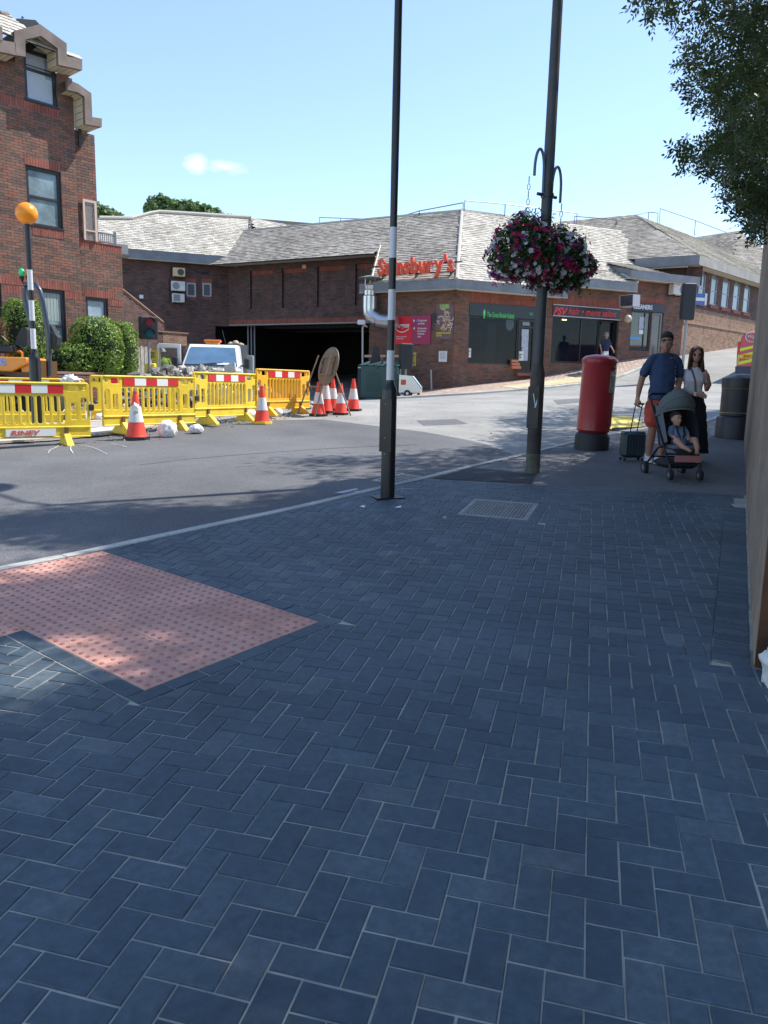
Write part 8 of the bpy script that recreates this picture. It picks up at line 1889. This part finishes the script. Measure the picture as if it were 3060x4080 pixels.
def hand(mb, w, d, side, curl=.9, s=1.0, nrm=None):
    """w wrist, d direction of the palm, side thumb direction"""
    w = Vector(w); d = Vector(d).normalized(); sd = Vector(side); sd = (sd - d * sd.dot(d)).normalized(); n = d.cross(sd).normalized()
    if nrm is not None and n.dot(Vector(nrm)) < 0: n = -n
    for k in (-.03, -.01, .012, .03): limb(mb, [w + sd * k * .6 * s, w + d * .045 * s + sd * k * .9 * s, w + d * .085 * s + sd * k * s], [.017 * s, .018 * s, .014 * s], 8)
    for i, (k, L) in enumerate(((.030, .070), (.011, .078), (-.009, .073), (-.028, .056))):
        p = w + d * .085 * s + sd * k * s; a = d; q = [p]
        for seg, cc in ((.45, .45), (.32, .8), (.23, .7)):
            a = (a * cos(curl * cc) + n * sin(curl * cc)).normalized(); q.append(q[-1] + a * L * seg * s)
        limb(mb, q, [.0095 * s, .009 * s, .0085 * s, .0075 * s], 8)
    t0 = w + d * .03 * s + sd * .03 * s; t1 = t0 + (d * .6 + sd * .8).normalized() * .035 * s; t2 = t1 + (d * .8 + n * .5 * curl + sd * .1).normalized() * .032 * s; limb(mb, [t0, t1, t2], [.013 * s, .011 * s, .009 * s], 8)
def head(mb, c, s=1.0, yaw=0.0, pitch=0.0):
    """c: head centre; skull, jaw, nose, ears, brow, lips as one volume"""
    T0 = mb.T; mb.T = Matrix.Translation(c) @ Matrix.Rotation(yaw, 4, 'Z') @ Matrix.Rotation(pitch, 4, 'X') @ Matrix.Scale(s, 4)
    mb.rings([(0, -.032, -.118, .022, .020), (0, -.030, -.108, .038, .036), (0, -.022, -.085, .052, .060), (0, -.012, -.05, .062, .080), (0, -.004, -.01, .069, .090), (0, .002, .03, .072, .094), (0, .006, .065, .068, .088), (0, .008, .09, .055, .072), (0, .010, .108, .034, .045), (0, .012, .116, .012, .016)], 24)
    mb.tube([(0, -.083, .012), (0, -.098, -.012), (0, -.108, -.030), (0, -.092, -.038)], [.008, .011, .014, .010], 8)          # nose
    for x in (-1, 1):
        mb.ball((x * .073, .012, -.012), (.010, .022, .032), 10, 8); mb.tube([(x * .012, -.088, .022), (x * .045, -.080, .024)], .010, 6)  # ear, brow
        mb.ball((x * .035, -.062, -.035), (.024, .02, .022), 8, 6)                                     # cheek
    mb.tube([(-.024, -.086, -.064), (0, -.094, -.062), (.024, -.086, -.064)], .007, 6); mb.tube([(-.02, -.084, -.073), (0, -.092, -.075), (.02, -.084, -.073)], .0075, 6)
    mb.ball((0, -.066, -.100), (.022, .02, .016), 8, 6)                                            # chin
    mb.T = T0
def HT(c, s, yaw, pitch=0): return Matrix.Translation(c) @ Matrix.Rotation(yaw, 4, 'Z') @ Matrix.Rotation(pitch, 4, 'X') @ Matrix.Scale(s, 4)
def shades(par, T):
    mb = MB(); mb.T = T
    for x in (-1, 1):
        pts = [(x * .034 + .029 * cos(a), -.094 + .006 * abs(cos(a)), .004 + .021 * sin(a)) for a in [k * pi / 8 for k in range(16)]]; mb.add(pts + [(p[0], p[1] + .006, p[2]) for p in pts], [tuple(range(16)), tuple(reversed(range(16, 32)))] + [(i, (i + 1) % 16, 16 + (i + 1) % 16, 16 + i) for i in range(16)])
        mb.tube([(x * .062, -.088, .010), (x * .074, -.04, .012), (x * .075, .01, .006)], .0035, 5)
    mb.tube([(-.01, -.098, .010), (.01, -.098, .010)], .003, 5); mb.build('sunglasses', mat('sunglasses', (.015, .015, .02), .12, spec=.9), par)
def shoe(par, at_, yaw, m, L=.28, nm='shoe'):
    mb = MB(); mb.T = Matrix.Translation(at_) @ Matrix.Rotation(yaw, 4, 'Z')
    mb.rings([(0, .02, .0, .045, L * .48), (0, .02, .025, .048, L * .50), (0, .03, .05, .045, L * .44), (0, .06, .075, .042, L * .28), (0, .075, .10, .040, L * .17)], 18); o = mb.build(nm, m, par, False, True)
    mb = MB(); mb.T = Matrix.Translation(at_) @ Matrix.Rotation(yaw, 4, 'Z'); mb.rings([(0, .02, -.012, .05, L * .51), (0, .02, .012, .05, L * .51)], 18); mb.build('sole', WHITE, o)
    for k in range(3): mb = MB(); mb.T = Matrix.Translation(at_) @ Matrix.Rotation(yaw, 4, 'Z'); mb.tube([(-.022, -.045 + k * .028, .062 + k * .009), (.022, -.045 + k * .028, .062 + k * .009)], .003, 4); mb.build('lace', mat('lace_grey', (.2, .2, .22), .8), o)
WSH = mat('shoe_white', (.62, .63, .65), .6)
# ---- man in blue t-shirt
mp = gnd(1411, 1002); sM = 1.02
MAN = thing('person', 'man in sunglasses, blue t-shirt and coral shorts pulling a dark suitcase', 'person', (mp.x, mp.y, mp.z), rz=.05)
b = MB(); b.T = Matrix.Scale(sM, 4)
head(b, (.045, -.02, 1.635), 1.02, -.45, .05); limb(b, [(.04, .02, 1.42), (.042, -.005, 1.53)], [.062, .056])
b.rings([(.03, 0, .92, .15, .10), (.03, 0, 1.05, .15, .10), (.03, 0, 1.3, .17, .11), (.04, .01, 1.42, .15, .085), (.04, .015, 1.47, .07, .06)], 20)
limb(b, [(-.13, .01, 1.39), (-.190, .02, 1.27), (-.232, .035, 1.14), (-.27, .01, 1.0), (-.285, -.01, .90)], [.055, .05, .044, .040, .028]); hand(b, (-.288, -.01, .89), (-.05, -.1, -1), (.2, -1, 0), 1.3, 1.05, (1, 0, 0))
limb(b, [(.21, .01, 1.39), (.255, .02, 1.28), (.272, .02, 1.15), (.20, -.13, 1.03), (.10, -.20, .95)], [.055, .05, .045, .039, .028]); hand(b, (.09, -.205, .94), (-.7, -.2, -.7), (0, -1, .3), 1.2, 1.05, (0, 0, -1))
limb(b, [(-.05, 0, .88), (-.055, -.02, .68), (-.05, -.01, .50), (-.045, .05, .30), (-.03, .11, .10)], [.095, .082, .056, .055, .036]); limb(b, [(.10, 0, .88), (.09, -.07, .68), (.07, -.13, .49), (.045, -.13, .28), (.035, -.12, .09)], [.095, .082, .056, .055, .036])
finish(b, 'body', SKINT, MAN, .0085)
TEE = mat('tshirt_blue', (.035, .065, .145), .85, var=.15, vscale=5, bump=.5, bscale=14)
b = MB(); b.T = Matrix.Scale(sM, 4); b.rings([(.03, 0, .86, .178, .132), (.03, -.005, .92, .174, .138), (.03, -.012, 1.05, .164, .143), (.03, -.005, 1.2, .174, .138), (.036, 0, 1.33, .182, .125), (.04, .01, 1.40, .165, .10), (.04, .012, 1.45, .115, .08), (.04, .012, 1.478, .070, .062)], 28); limb(b, [(-.01, .012, 1.435), (-.12, .012, 1.405)], [.055, .062]); limb(b, [(.09, .012, 1.435), (.20, .012, 1.405)], [.055, .062])
limb(b, [(-.115, .01, 1.395), (-.175, .018, 1.32), (-.222, .028, 1.20)], [.064, .064, .066]); limb(b, [(.195, .01, 1.395), (.245, .018, 1.32), (.270, .02, 1.20)], [.064, .064, .066]); o = finish(b, 'tshirt', TEE, MAN, .010, 3)
mb = MB(); mb.T = Matrix.Scale(sM, 4)
for i in range(7): mb.box((.13, -.150, 1.02 + i * .045), (.15, -.140, 1.045 + i * .045))
mb.build('shirt_print', mat('faded_print', (.07, .10, .18), .8), MAN)
CORAL = mat('shorts_coral', (.52, .085, .055), .85, var=.12, vscale=6, bump=.4, bscale=16)
b = MB(); b.T = Matrix.Scale(sM, 4); b.rings([(.028, 0, .80, .165, .125), (.028, 0, .92, .165, .12)], 24); limb(b, [(-.06, .0, .82), (-.068, -.012, .68), (-.07, -.015, .56)], [.112, .108, .098]); limb(b, [(.115, .0, .82), (.105, -.06, .68), (.095, -.095, .56)], [.112, .108, .098]); finish(b, 'shorts', CORAL, MAN, .010, 3)
HAIR = mat('hair_dark', (.030, .020, .014), .8, var=.4, vscale=40, bump=.8, bscale=70); T = HT(Vector((.045, -.02, 1.635)) * sM, 1.02 * sM, -.45, .05)
def haircap(par, T, m, n=4200, L=.016, back=True, low=-.02):
    mb = MB(); mb.T = T; mb.rings([(0, .048, low - .04, .058, .058), (0, .038, low + .01, .076, .076), (0, .026, .035, .0795, .084), (0, .012, .058, .078, .094), (0, .009, .078, .073, .094), (0, .010, .10, .059, .078), (0, .012, .118, .038, .050), (0, .012, .128, .012, .015)], 24); o = mb.build('hair', m, par, False, True); return o
haircap(MAN, T, HAIR); shades(MAN, T)
mb = MB(); mb.T = T; mb.rings([(0, -.035, -.116, .030, .032), (0, -.028, -.095, .053, .060), (0, -.02, -.07, .0605, .072), (0, -.012, -.05, .063, .075)], 20, False); mb.build('stubble', mat('stubble', (.20, .10, .07), .8), MAN)
shoe(MAN, (-.03 * sM, .10, .03), -.1, WSH); shoe(MAN, (.035, -.15, .02), .1, WSH)
for x, y in ((-.03, .115), (.036, -.12)): mb = MB(); mb.rings([(x, y, .09, .040, .042), (x, y, .125, .039, .041)], 14); mb.build('sock', WSH, MAN)
# suitcase
sp_ = mp + Vector((-.28, .30, 0)); sp_.z = g(sp_.x, sp_.y); sp_.x += .07; SC = thing('suitcase', 'dark teal wheeled suitcase held by the man in the blue t-shirt', 'suitcase', tuple(sp_), rz=.1); SC.scale = (.82, .82, .84)
TEAL = mat('suitcase_teal', (.012, .035, .045), .4); mb = MB(); mb.bbox((-.20, -.12, .05), (.20, .12, .49), .05); mb.build('shell', TEAL, SC, False, True)
for i in range(7): mb = MB(); x = -.15 + i * .05; mb.bbox((x - .009, -.128, .09), (x + .009, -.119, .45), .004); mb.build('shell_rib', TEAL, SC)
mb = MB(); mb.bbox((-.203, -.08, .44), (.203, .08, .495), .02); mb.build('top_panel', mat('suitcase_top', (.04, .10, .12), .3), SC)
hm_ = (MAN.location + Vector((-.30, -.06, .80)) - SC.location); hx_ = -.04
mb = MB(); mb.tube([(hx_, .05, .46), (hx_ - .01, -.12, .95)], .009, 6); mb.tube([(hx_ + .12, .05, .46), (hx_ + .11, -.12, .95)], .009, 6); mb.build('handle_rod', BLACKM, SC); mb = MB(); mb.tube([(hx_ - .035, -.12, .955), (hx_ + .14, -.12, .955)], .016, 8); mb.build('handle_grip', BLACKM, SC)
for x in (-.16, .16):
    for y in (-.09, .09): mb = MB(); mb.tube([(x, y - .012, .025), (x, y + .012, .025)], .025, 12); mb.build('wheel', RUBBER, SC)
# patterned bag
bp_ = mp + Vector((.07, -.30, .30)); BG = thing('cloth_bag', 'small pink patterned bag hanging in front of the man\'s legs', 'bag', tuple(bp_))
mb = MB(); mb.rings([(0, 0, 0, .08, .035), (0, 0, .03, .095, .05), (0, 0, .14, .088, .045), (0, 0, .25, .082, .03), (0, 0, .27, .085, .02)], 16); mb.build('pouch', mat('bag_pink', (.52, .36, .46), .8, col2=(.30, .18, .30), vscale=16), BG, False, True)
mb = MB(); mb.tube([(-.085, 0, .275), (.085, 0, .275)], .010, 6); mb.build('rim', WHITE, BG); mb = MB(); mb.tube([(-.07, 0, .27), (-.02, .03, .48), (.02, .06, .62), (.06, .02, .45), (.07, 0, .27)], .007, 6); mb.build('strap', mat('strap_dark', (.04, .04, .06), .8), BG)
# ---- woman
wp_ = gnd(1487, 1000); wp_ = Vector((wp_.x, wp_.y, wp_.z)); sW = .985
WOM = thing('person', 'woman with long brown hair, white t-shirt and long black skirt behind the pushchair', 'person', (wp_.x, wp_.y + .12, g(wp_.x, wp_.y + .12)), rz=.0)
b = MB(); b.T = Matrix.Scale(sW, 4); head(b, (.02, -.03, 1.50), .94, -.25, .0); limb(b, [(.02, .015, 1.29), (.02, -.01, 1.40)], [.048, .044])
b.rings([(.02, 0, .85, .13, .09), (.02, 0, 1.0, .112, .08), (.02, -.005, 1.17, .135, .10), (.02, .01, 1.29, .125, .072), (.02, .015, 1.335, .05, .045)], 20)
limb(b, [(-.125, .01, 1.28), (-.175, .02, 1.16), (-.195, .0, 1.03), (-.10, -.17, .98), (-.015, -.27, .965)], [.043, .039, .035, .029, .022]); hand(b, (-.01, -.28, .963), (.75, -.45, -.2), (.2, -.5, .8), 1.0, .92, (0, 0, -1))
limb(b, [(.165, .01, 1.28), (.21, .02, 1.15), (.225, .02, 1.03), (.20, -.12, 1.10), (.155, -.19, 1.165)], [.043, .039, .035, .030, .022]); hand(b, (.15, -.198, 1.172), (-.5, -.3, .8), (-.6, -.5, -.3), 1.1, .92, (-.5, .6, 0))
limb(b, [(-.04, 0, .82), (-.045, -.02, .48), (-.05, .0, .09)], [.08, .05, .032]); limb(b, [(.08, 0, .82), (.08, -.05, .48), (.09, -.07, .09)], [.08, .05, .032])
finish(b, 'body', SKIN, WOM, .0075)
WT = mat('tshirt_white', (.78, .77, .82), .85, var=.06, vscale=5, bump=.4, bscale=16)
b = MB(); b.T = Matrix.Scale(sW, 4); b.rings([(.02, 0, .965, .132, .098), (.02, -.005, 1.03, .130, .102), (.02, -.018, 1.15, .140, .124), (.02, -.008, 1.22, .140, .108), (.02, .01, 1.28, .125, .08), (.02, .013, 1.325, .085, .062), (.02, .013, 1.335, .06, .055)], 26)
limb(b, [(-.02, .013, 1.30), (-.10, .01, 1.27), (-.150, .015, 1.21), (-.175, .018, 1.15)], [.045, .050, .050, .050]); limb(b, [(.06, .013, 1.30), (.14, .01, 1.27), (.187, .015, 1.21), (.208, .018, 1.15)], [.045, .050, .050, .050]); finish(b, 'tshirt', WT, WOM, .009, 3)
b = MB(); b.T = Matrix.Scale(sW, 4); rg = []
for i in range(14):
    z = .985 - i * .065; w = .125 + .05 * min(1, i / 3) + .012 * i / 3; rg.append((.02 + .008 * i * .5, 0, z, w + .01 * (i % 2), .10 + .012 * i))
b.rings(rg, 28); b.build('skirt', mat('skirt_black', (.010, .011, .018), .85, bump=.5, bscale=12), WOM, False, True)
T = HT(Vector((.02, -.03, 1.50)) * sW, .94 * sW, -.25); BRH = mat('hair_brown', (.07, .038, .022), .75, var=.35, vscale=22, bump=.8, bscale=50)
haircap(WOM, T, BRH); shades(WOM, T)
rh = np.random.RandomState(3)
mb = MB(); mb.T = T
for i in range(300):
    a = rh.uniform(-.45, pi + .45); r = .078 + rh.uniform(-.004, .012); x = cos(a) * r; y = .012 + sin(a) * r * .95; z0 = .06 - .02 * abs(cos(a)); L = rh.uniform(.26, .38); sw = rh.uniform(-.01, .035); pts = [(x * .45, y * .6 - .01, .122), (x * .85, y * .9, .098), (x * 1.03, y, z0), (x * 1.08, y + .01, z0 - .09), (x * 1.15 + sw * .6, y + .02, z0 - .2), (x * 1.2 + sw, y + .012 + rh.uniform(-.02, .02), z0 - L)]
    mb.tube(pts, [.007, .011, .013, .013, .011, .004], 4)
for sx in (-1, 1):
    for i in range(26):
        f = i / 25; y0 = -.078 + f * .09; mb.tube([(sx * .004, y0, .122 - .02 * (1 - f)), (sx * .040, y0 - .012, .108 - .03 * (1 - f)), (sx * .070, y0 - .002 - .004, .062), (sx * .084, -.05 + f * .05, .0), (sx * .092, -.04 + f * .05, -.09), (sx * .096, -.03 + f * .04, -.2 - .04 * rh.rand())], [.008, .012, .013, .012, .010, .004], 4)
mb.build('long_hair', BRH, WOM, False, False)
mb = MB(); mb.T = Matrix.Scale(sW, 4); P = [(-.045, -.02, 1.335), (-.04, -.11, 1.25), (-.015, -.145, 1.15), (.01, -.125, 1.02), (.03, -.135, .92)]
vs = []; 
for p in P: vs += [(p[0] - .014, p[1], p[2]), (p[0] + .014, p[1] - .002, p[2])]
mb.add(vs, [(2 * i, 2 * i + 1, 2 * i + 3, 2 * i + 2) for i in range(len(P) - 1)]); mb.build('bag_strap', mat('strap_taupe', (.20, .16, .16), .8), WOM)
mb = MB(); mb.T = Matrix.Scale(sW, 4); mb.tube([(-.035, -.245, .99), (-.035, -.25, .94)], .026, 12, False); mb.build('watch', WHITE, WOM)
for x, y in ((-.05, -.02), (.09, -.09)): shoe(WOM, (x, y, .02), 0, WSH, .24)
# ---- pushchair
pc = gnd(1464, 1034); PC = thing('pushchair', 'dark pushchair with grey hood pushed by the woman, pink fabric below the seat', 'pushchair', (pc.x, pc.y + .05, g(pc.x, pc.y + .05)), rz=.05)
FRB = BLACK; CAN = mat('hood_grey', (.105, .13, .125), .8, var=.12, vscale=7, bump=.3, bscale=40); SEATG = mat('seat_grey', (.13, .145, .165), .85); DRK = mat('seat_dark', (.018, .02, .026), .85)
for x in (-1, 1):
    mb = MB(); mb.tube([(x * .19, -.22, .17), (x * .21, -.02, .42), (x * .22, .22, .70), (x * .22, .50, 1.0)], .013, 8); mb.build('side_frame', FRB, PC); mb = MB(); mb.tube([(x * .23, .40, .14), (x * .215, .12, .36), (x * .20, -.05, .42)], .013, 8); mb.build('rear_leg', FRB, PC)
    for y, r, xo in ((-.24, .065, .185), (.42, .085, .245)):
        for dx in (-.014, .014): mb = MB(); mb.tube([(x * xo + dx - .009, y, r), (x * xo + dx + .009, y, r)], r, 18); w_ = mb.build('wheel', RUBBER, PC, False, True); mb = MB(); mb.tube([(x * xo + dx - .011, y, r), (x * xo + dx + .011, y, r)], r * .45, 12); mb.build('hub', mat('hub_grey', (.18, .18, .19), .5), w_)
    mb = MB(); mb.tube([(x * .185, -.24, .07), (x * .19, -.21, .19)], .018, 8); mb.build('front_fork', FRB, PC)
mb = MB(); mb.tube([(-.22, .50, 1.0), (-.18, .56, 1.03), (.18, .56, 1.03), (.22, .50, 1.0)], .016, 8); mb.build('push_handle', FRB, PC, False, True)
mb = MB(); mb.tube([(-.20, -.02, .30), (.20, -.02, .30)], .012, 6); mb.tube([(-.22, .30, .24), (.22, .30, .24)], .012, 6); mb.build('cross_bar', FRB, PC)
mb = MB(); mb.bbox((-.17, -.24, .36), (.17, .12, .42), .025); mb.build('seat_pad', SEATG, PC, False, True); mb = MB(); mb.add([(-.19, .10, .38), (.19, .10, .38), (.20, .34, .90), (-.20, .34, .90), (-.19, .15, .36), (.19, .15, .36), (.20, .39, .88), (-.20, .39, .88)], [(0, 1, 2, 3), (7, 6, 5, 4), (0, 3, 7, 4), (1, 5, 6, 2)]); mb.build('seat_back', DRK, PC)
for x in (-1, 1): mb = MB(); mb.add([(x * .19, .10, .40), (x * .21, .34, .92), (x * .215, .05, .80), (x * .20, -.12, .46)], [(0, 1, 2, 3)]); mb.build('side_fabric', SEATG if x < 0 else DRK, PC)
mb = MB(); mb.bbox((-.15, -.27, .24), (.15, -.23, .37), .015); mb.build('leg_rest', DRK, PC); mb = MB(); mb.add([(-.165, -.262, .335), (.165, -.262, .335), (.165, -.262, .255), (-.165, -.262, .255)], [(0, 1, 2, 3)]); mb.v = [(a, b_ - .015, c - .03) for a, b_, c in mb.v]; mb.build('pink_fabric', mat('fabric_pink', (.48, .20, .19), .85), PC)
mb = MB(); mb.bbox((-.20, -.16, .13), (.20, .30, .23), .04); mb.build('basket', DRK, PC, False, True)
# hood: half shell of arcs
vs = []; NA, NB = 9, 19
for i in range(NA):
    a = radians(-12 + i * 13.5); 
    for j in range(NB):
        t_ = pi * j / (NB - 1); rx = .232; ry = .30; x = -rx * cos(t_); h = sin(t_); y = .20 - h * ry * cos(a) * .95 + .02; z = .76 + h * (.06 + .27 * sin(a + .35)) ; vs.append((x, y, z))
mb = MB(); mb.add(vs, [(i * NB + j, i * NB + j + 1, (i + 1) * NB + j + 1, (i + 1) * NB + j) for i in range(NA - 1) for j in range(NB - 1)]); o = mb.build('hood', CAN, PC, False, True); so_ = o.modifiers.new('solid', 'SOLIDIFY'); so_.thickness = .008
for i in (0, 3, 6): mb = MB(); mb.tube([vs[i * NB + j] for j in range(NB)], .008, 6); mb.build('hood_rib', mat('hood_seam', (.16, .18, .175), .7), PC)
# ---- child
ch = PC.location; CH = thing('person', 'small child in a pale blue top sitting in the pushchair under the hood', 'person', (ch.x, ch.y, ch.z + .40), rz=.05)
b = MB(); head(b, (-.055, .02, .335), .76, .25, -.05); limb(b, [(-.03, .09, .22), (-.045, .05, .27)], [.035, .034]); b.rings([(0, -.02, .05, .085, .07), (0, .03, .13, .085, .07), (-.01, .08, .22, .08, .055), (-.02, .09, .25, .04, .035)], 16)
limb(b, [(-.10, .06, .21), (-.125, -.02, .13), (-.10, -.12, .10)], [.028, .025, .019]); hand(b, (-.098, -.125, .10), (.2, -.9, -.1), (1, 0, .3), .8, .5); limb(b, [(.07, .06, .21), (.10, -.01, .13), (.06, -.11, .11)], [.028, .025, .019]); hand(b, (.058, -.115, .11), (-.3, -.9, -.1), (-1, 0, .3), .8, .5)
limb(b, [(-.05, -.02, .06), (-.11, -.17, .075), (-.06, -.27, .005), (-.015, -.31, -.02)], [.048, .042, .032, .022]); limb(b, [(.06, -.02, .06), (.12, -.17, .085), (.105, -.27, .0), (.085, -.32, -.045)], [.048, .042, .032, .022])
for x, z in ((-.008, -.03), (.082, -.055)): limb(b, [(x, -.31, z), (x, -.345, z - .005)], [.022, .018]); [limb(b, [(x + k * .009, -.35, z), (x + k * .009, -.368, z + .004)], [.007, .006], 6) for k in (-2, -1, 0, 1, 2)]
finish(b, 'body', SKIN, CH, .006, 3)
b = MB(); b.rings([(0, -.04, .03, .10, .085), (0, .02, .12, .098, .085), (-.01, .075, .21, .092, .068), (-.02, .09, .245, .05, .04)], 18); limb(b, [(-.09, .06, .21), (-.12, .0, .15)], [.04, .038]); limb(b, [(.06, .06, .21), (.095, .01, .15)], [.04, .038]); finish(b, 'top', mat('child_top_blue', (.20, .36, .52), .85, col2=(.12, .17, .27), vscale=8), CH, .007, 3)
b = MB(); limb(b, [(-.05, -.02, .05), (-.09, -.11, .07)], [.06, .056]); limb(b, [(.06, -.02, .05), (.10, -.11, .08)], [.06, .056]); finish(b, 'shorts', mat('child_shorts', (.05, .07, .12), .85), CH, .007, 3)
T = HT(Vector((-.055, .02, .335)), .76, .25, -.05); haircap(CH, T, HAIR)
mb = MB(); mb.T = T
for x in (-1, 1): mb.ball((x * .031, -.083, .004), (.011, .006, .007), 8, 6)
mb.build('eyes', mat('eye_dark', (.02, .015, .012), .3), CH); mb = MB(); mb.T = T; mb.tube([(-.018, -.094, -.069), (0, -.100, -.068), (.018, -.094, -.069)], .004, 6); mb.build('mouth', mat('lip', (.38, .12, .10), .5), CH)
for x in (-.05, .045): mb = MB(); mb.tube([(x, .02, .25), (x * .8, -.045, .15), (0, -.075, .07)], .012, 5); mb.build('harness_strap', DRK, CH)
# ---- man outside the salon
p3_ = at(1305, 795, 33.0); gz = g(p3_.x, p3_.y) + .05; hs_ = (at(1305, 717, 33.0).z - gz) / 1.76
M3 = thing('person', 'distant man in a navy polo shirt and white shorts walking outside the salon', 'person', (p3_.x, p3_.y, gz), rz=.5); M3.scale = (min(hs_, 1.1),) * 3
b = MB(); head(b, (0, -.02, 1.63), 1.0, .2); limb(b, [(0, 0, 1.40), (0, -.01, 1.52)], [.06, .055]); b.rings([(0, 0, .9, .15, .1), (0, 0, 1.3, .17, .11), (0, 0, 1.44, .09, .07)], 16)
limb(b, [(-.2, 0, 1.40), (-.27, .06, 1.15), (-.25, -.02, .93)], [.05, .042, .03]); hand(b, (-.25, -.02, .92), (0, -.1, -1), (0, -1, 0), .6); limb(b, [(.2, 0, 1.40), (.28, .0, 1.16), (.34, -.14, .97)], [.05, .042, .03]); hand(b, (.345, -.15, .96), (.2, -.3, -1), (0, -1, 0), .6)
limb(b, [(-.09, 0, .88), (-.11, -.12, .50), (-.10, -.05, .10)], [.09, .055, .038]); limb(b, [(.09, 0, .88), (.11, .08, .50), (.12, .22, .12)], [.09, .055, .038]); finish(b, 'body', SKINT, M3, .014, 3)
b = MB(); b.rings([(0, 0, .90, .175, .13), (0, 0, 1.1, .18, .14), (0, 0, 1.33, .2, .125), (0, 0, 1.45, .11, .08)], 20); limb(b, [(-.18, 0, 1.40), (-.245, .03, 1.22)], [.07, .068]); limb(b, [(.18, 0, 1.40), (.25, 0, 1.22)], [.07, .068]); finish(b, 'polo_shirt', mat('polo_navy', (.012, .02, .06), .85), M3, .014, 3)
b = MB(); b.rings([(0, 0, .78, .165, .12), (0, 0, .93, .165, .12)], 18); limb(b, [(-.09, -.02, .80), (-.105, -.09, .58)], [.105, .095]); limb(b, [(.09, .02, .80), (.105, .06, .58)], [.105, .095]); finish(b, 'shorts', mat('shorts_white', (.6, .6, .62), .8), M3, .014, 3)
haircap(M3, HT(Vector((0, -.02, 1.63)), 1.0, .2), mat('hair_grey', (.22, .2, .18), .8)); shoe(M3, (-.10, -.07, .02), 0, WSH); shoe(M3, (.12, .2, .04), 0, WSH)
# ---- worker behind the truck door
w4 = at(353, 850, 26.6); gz = at(353, 751, 26.6).z - 1.80; WK4 = thing('person', 'worker in white hard hat and lime jacket behind the open truck door', 'person', (w4.x, w4.y, gz), rz=.6)
b = MB(); head(b, (0, -.02, 1.63), 1.0, .3); limb(b, [(0, 0, 1.40), (0, -.01, 1.52)], [.06, .055]); b.rings([(0, 0, .9, .15, .1), (0, 0, 1.3, .17, .11), (0, 0, 1.44, .09, .07)], 16); limb(b, [(-.2, 0, 1.4), (-.28, 0, 1.15), (-.26, -.15, .98)], [.05, .042, .03]); hand(b, (-.26, -.16, .97), (0, -1, -.4), (1, 0, 0), .6); limb(b, [(.2, 0, 1.4), (.28, 0, 1.15), (.2, -.2, 1.05)], [.05, .042, .03]); hand(b, (.2, -.21, 1.05), (-.4, -1, 0), (0, 0, 1), .6)
limb(b, [(-.09, 0, .88), (-.1, 0, .5), (-.1, 0, .1)], [.09, .06, .045]); limb(b, [(.09, 0, .88), (.1, 0, .5), (.1, 0, .1)], [.09, .06, .045]); finish(b, 'body', SKINT, WK4, .014, 3)
b = MB(); b.rings([(0, 0, .85, .19, .14), (0, 0, 1.3, .205, .14), (0, 0, 1.46, .11, .09)], 20); limb(b, [(-.18, 0, 1.4), (-.28, 0, 1.15), (-.265, -.12, 1.02)], [.075, .07, .055]); limb(b, [(.18, 0, 1.4), (.28, 0, 1.15), (.21, -.17, 1.06)], [.075, .07, .055]); finish(b, 'hi_vis_jacket', mat('hi_vis_lime', (.45, .78, .03), .6), WK4, .014, 3)
b = MB(); limb(b, [(-.09, 0, .88), (-.1, 0, .15)], [.11, .085]); limb(b, [(.09, 0, .88), (.1, 0, .15)], [.11, .085]); finish(b, 'trousers', mat('navy_trousers', (.02, .025, .05), .8), WK4, .014, 3)
mb = MB(); mb.T = HT(Vector((0, -.02, 1.63)), 1.0, .3); mb.rings([(0, -.01, .035, .115, .145), (0, -.005, .045, .098, .118), (0, 0, .10, .088, .105), (0, 0, .145, .05, .06), (0, 0, .155, .01, .01)], 20); mb.build('hard_hat', WHITE, WK4, False, True)
for x in (-.1, .1): shoe(WK4, (x, 0, .02), 0, BLACKM)
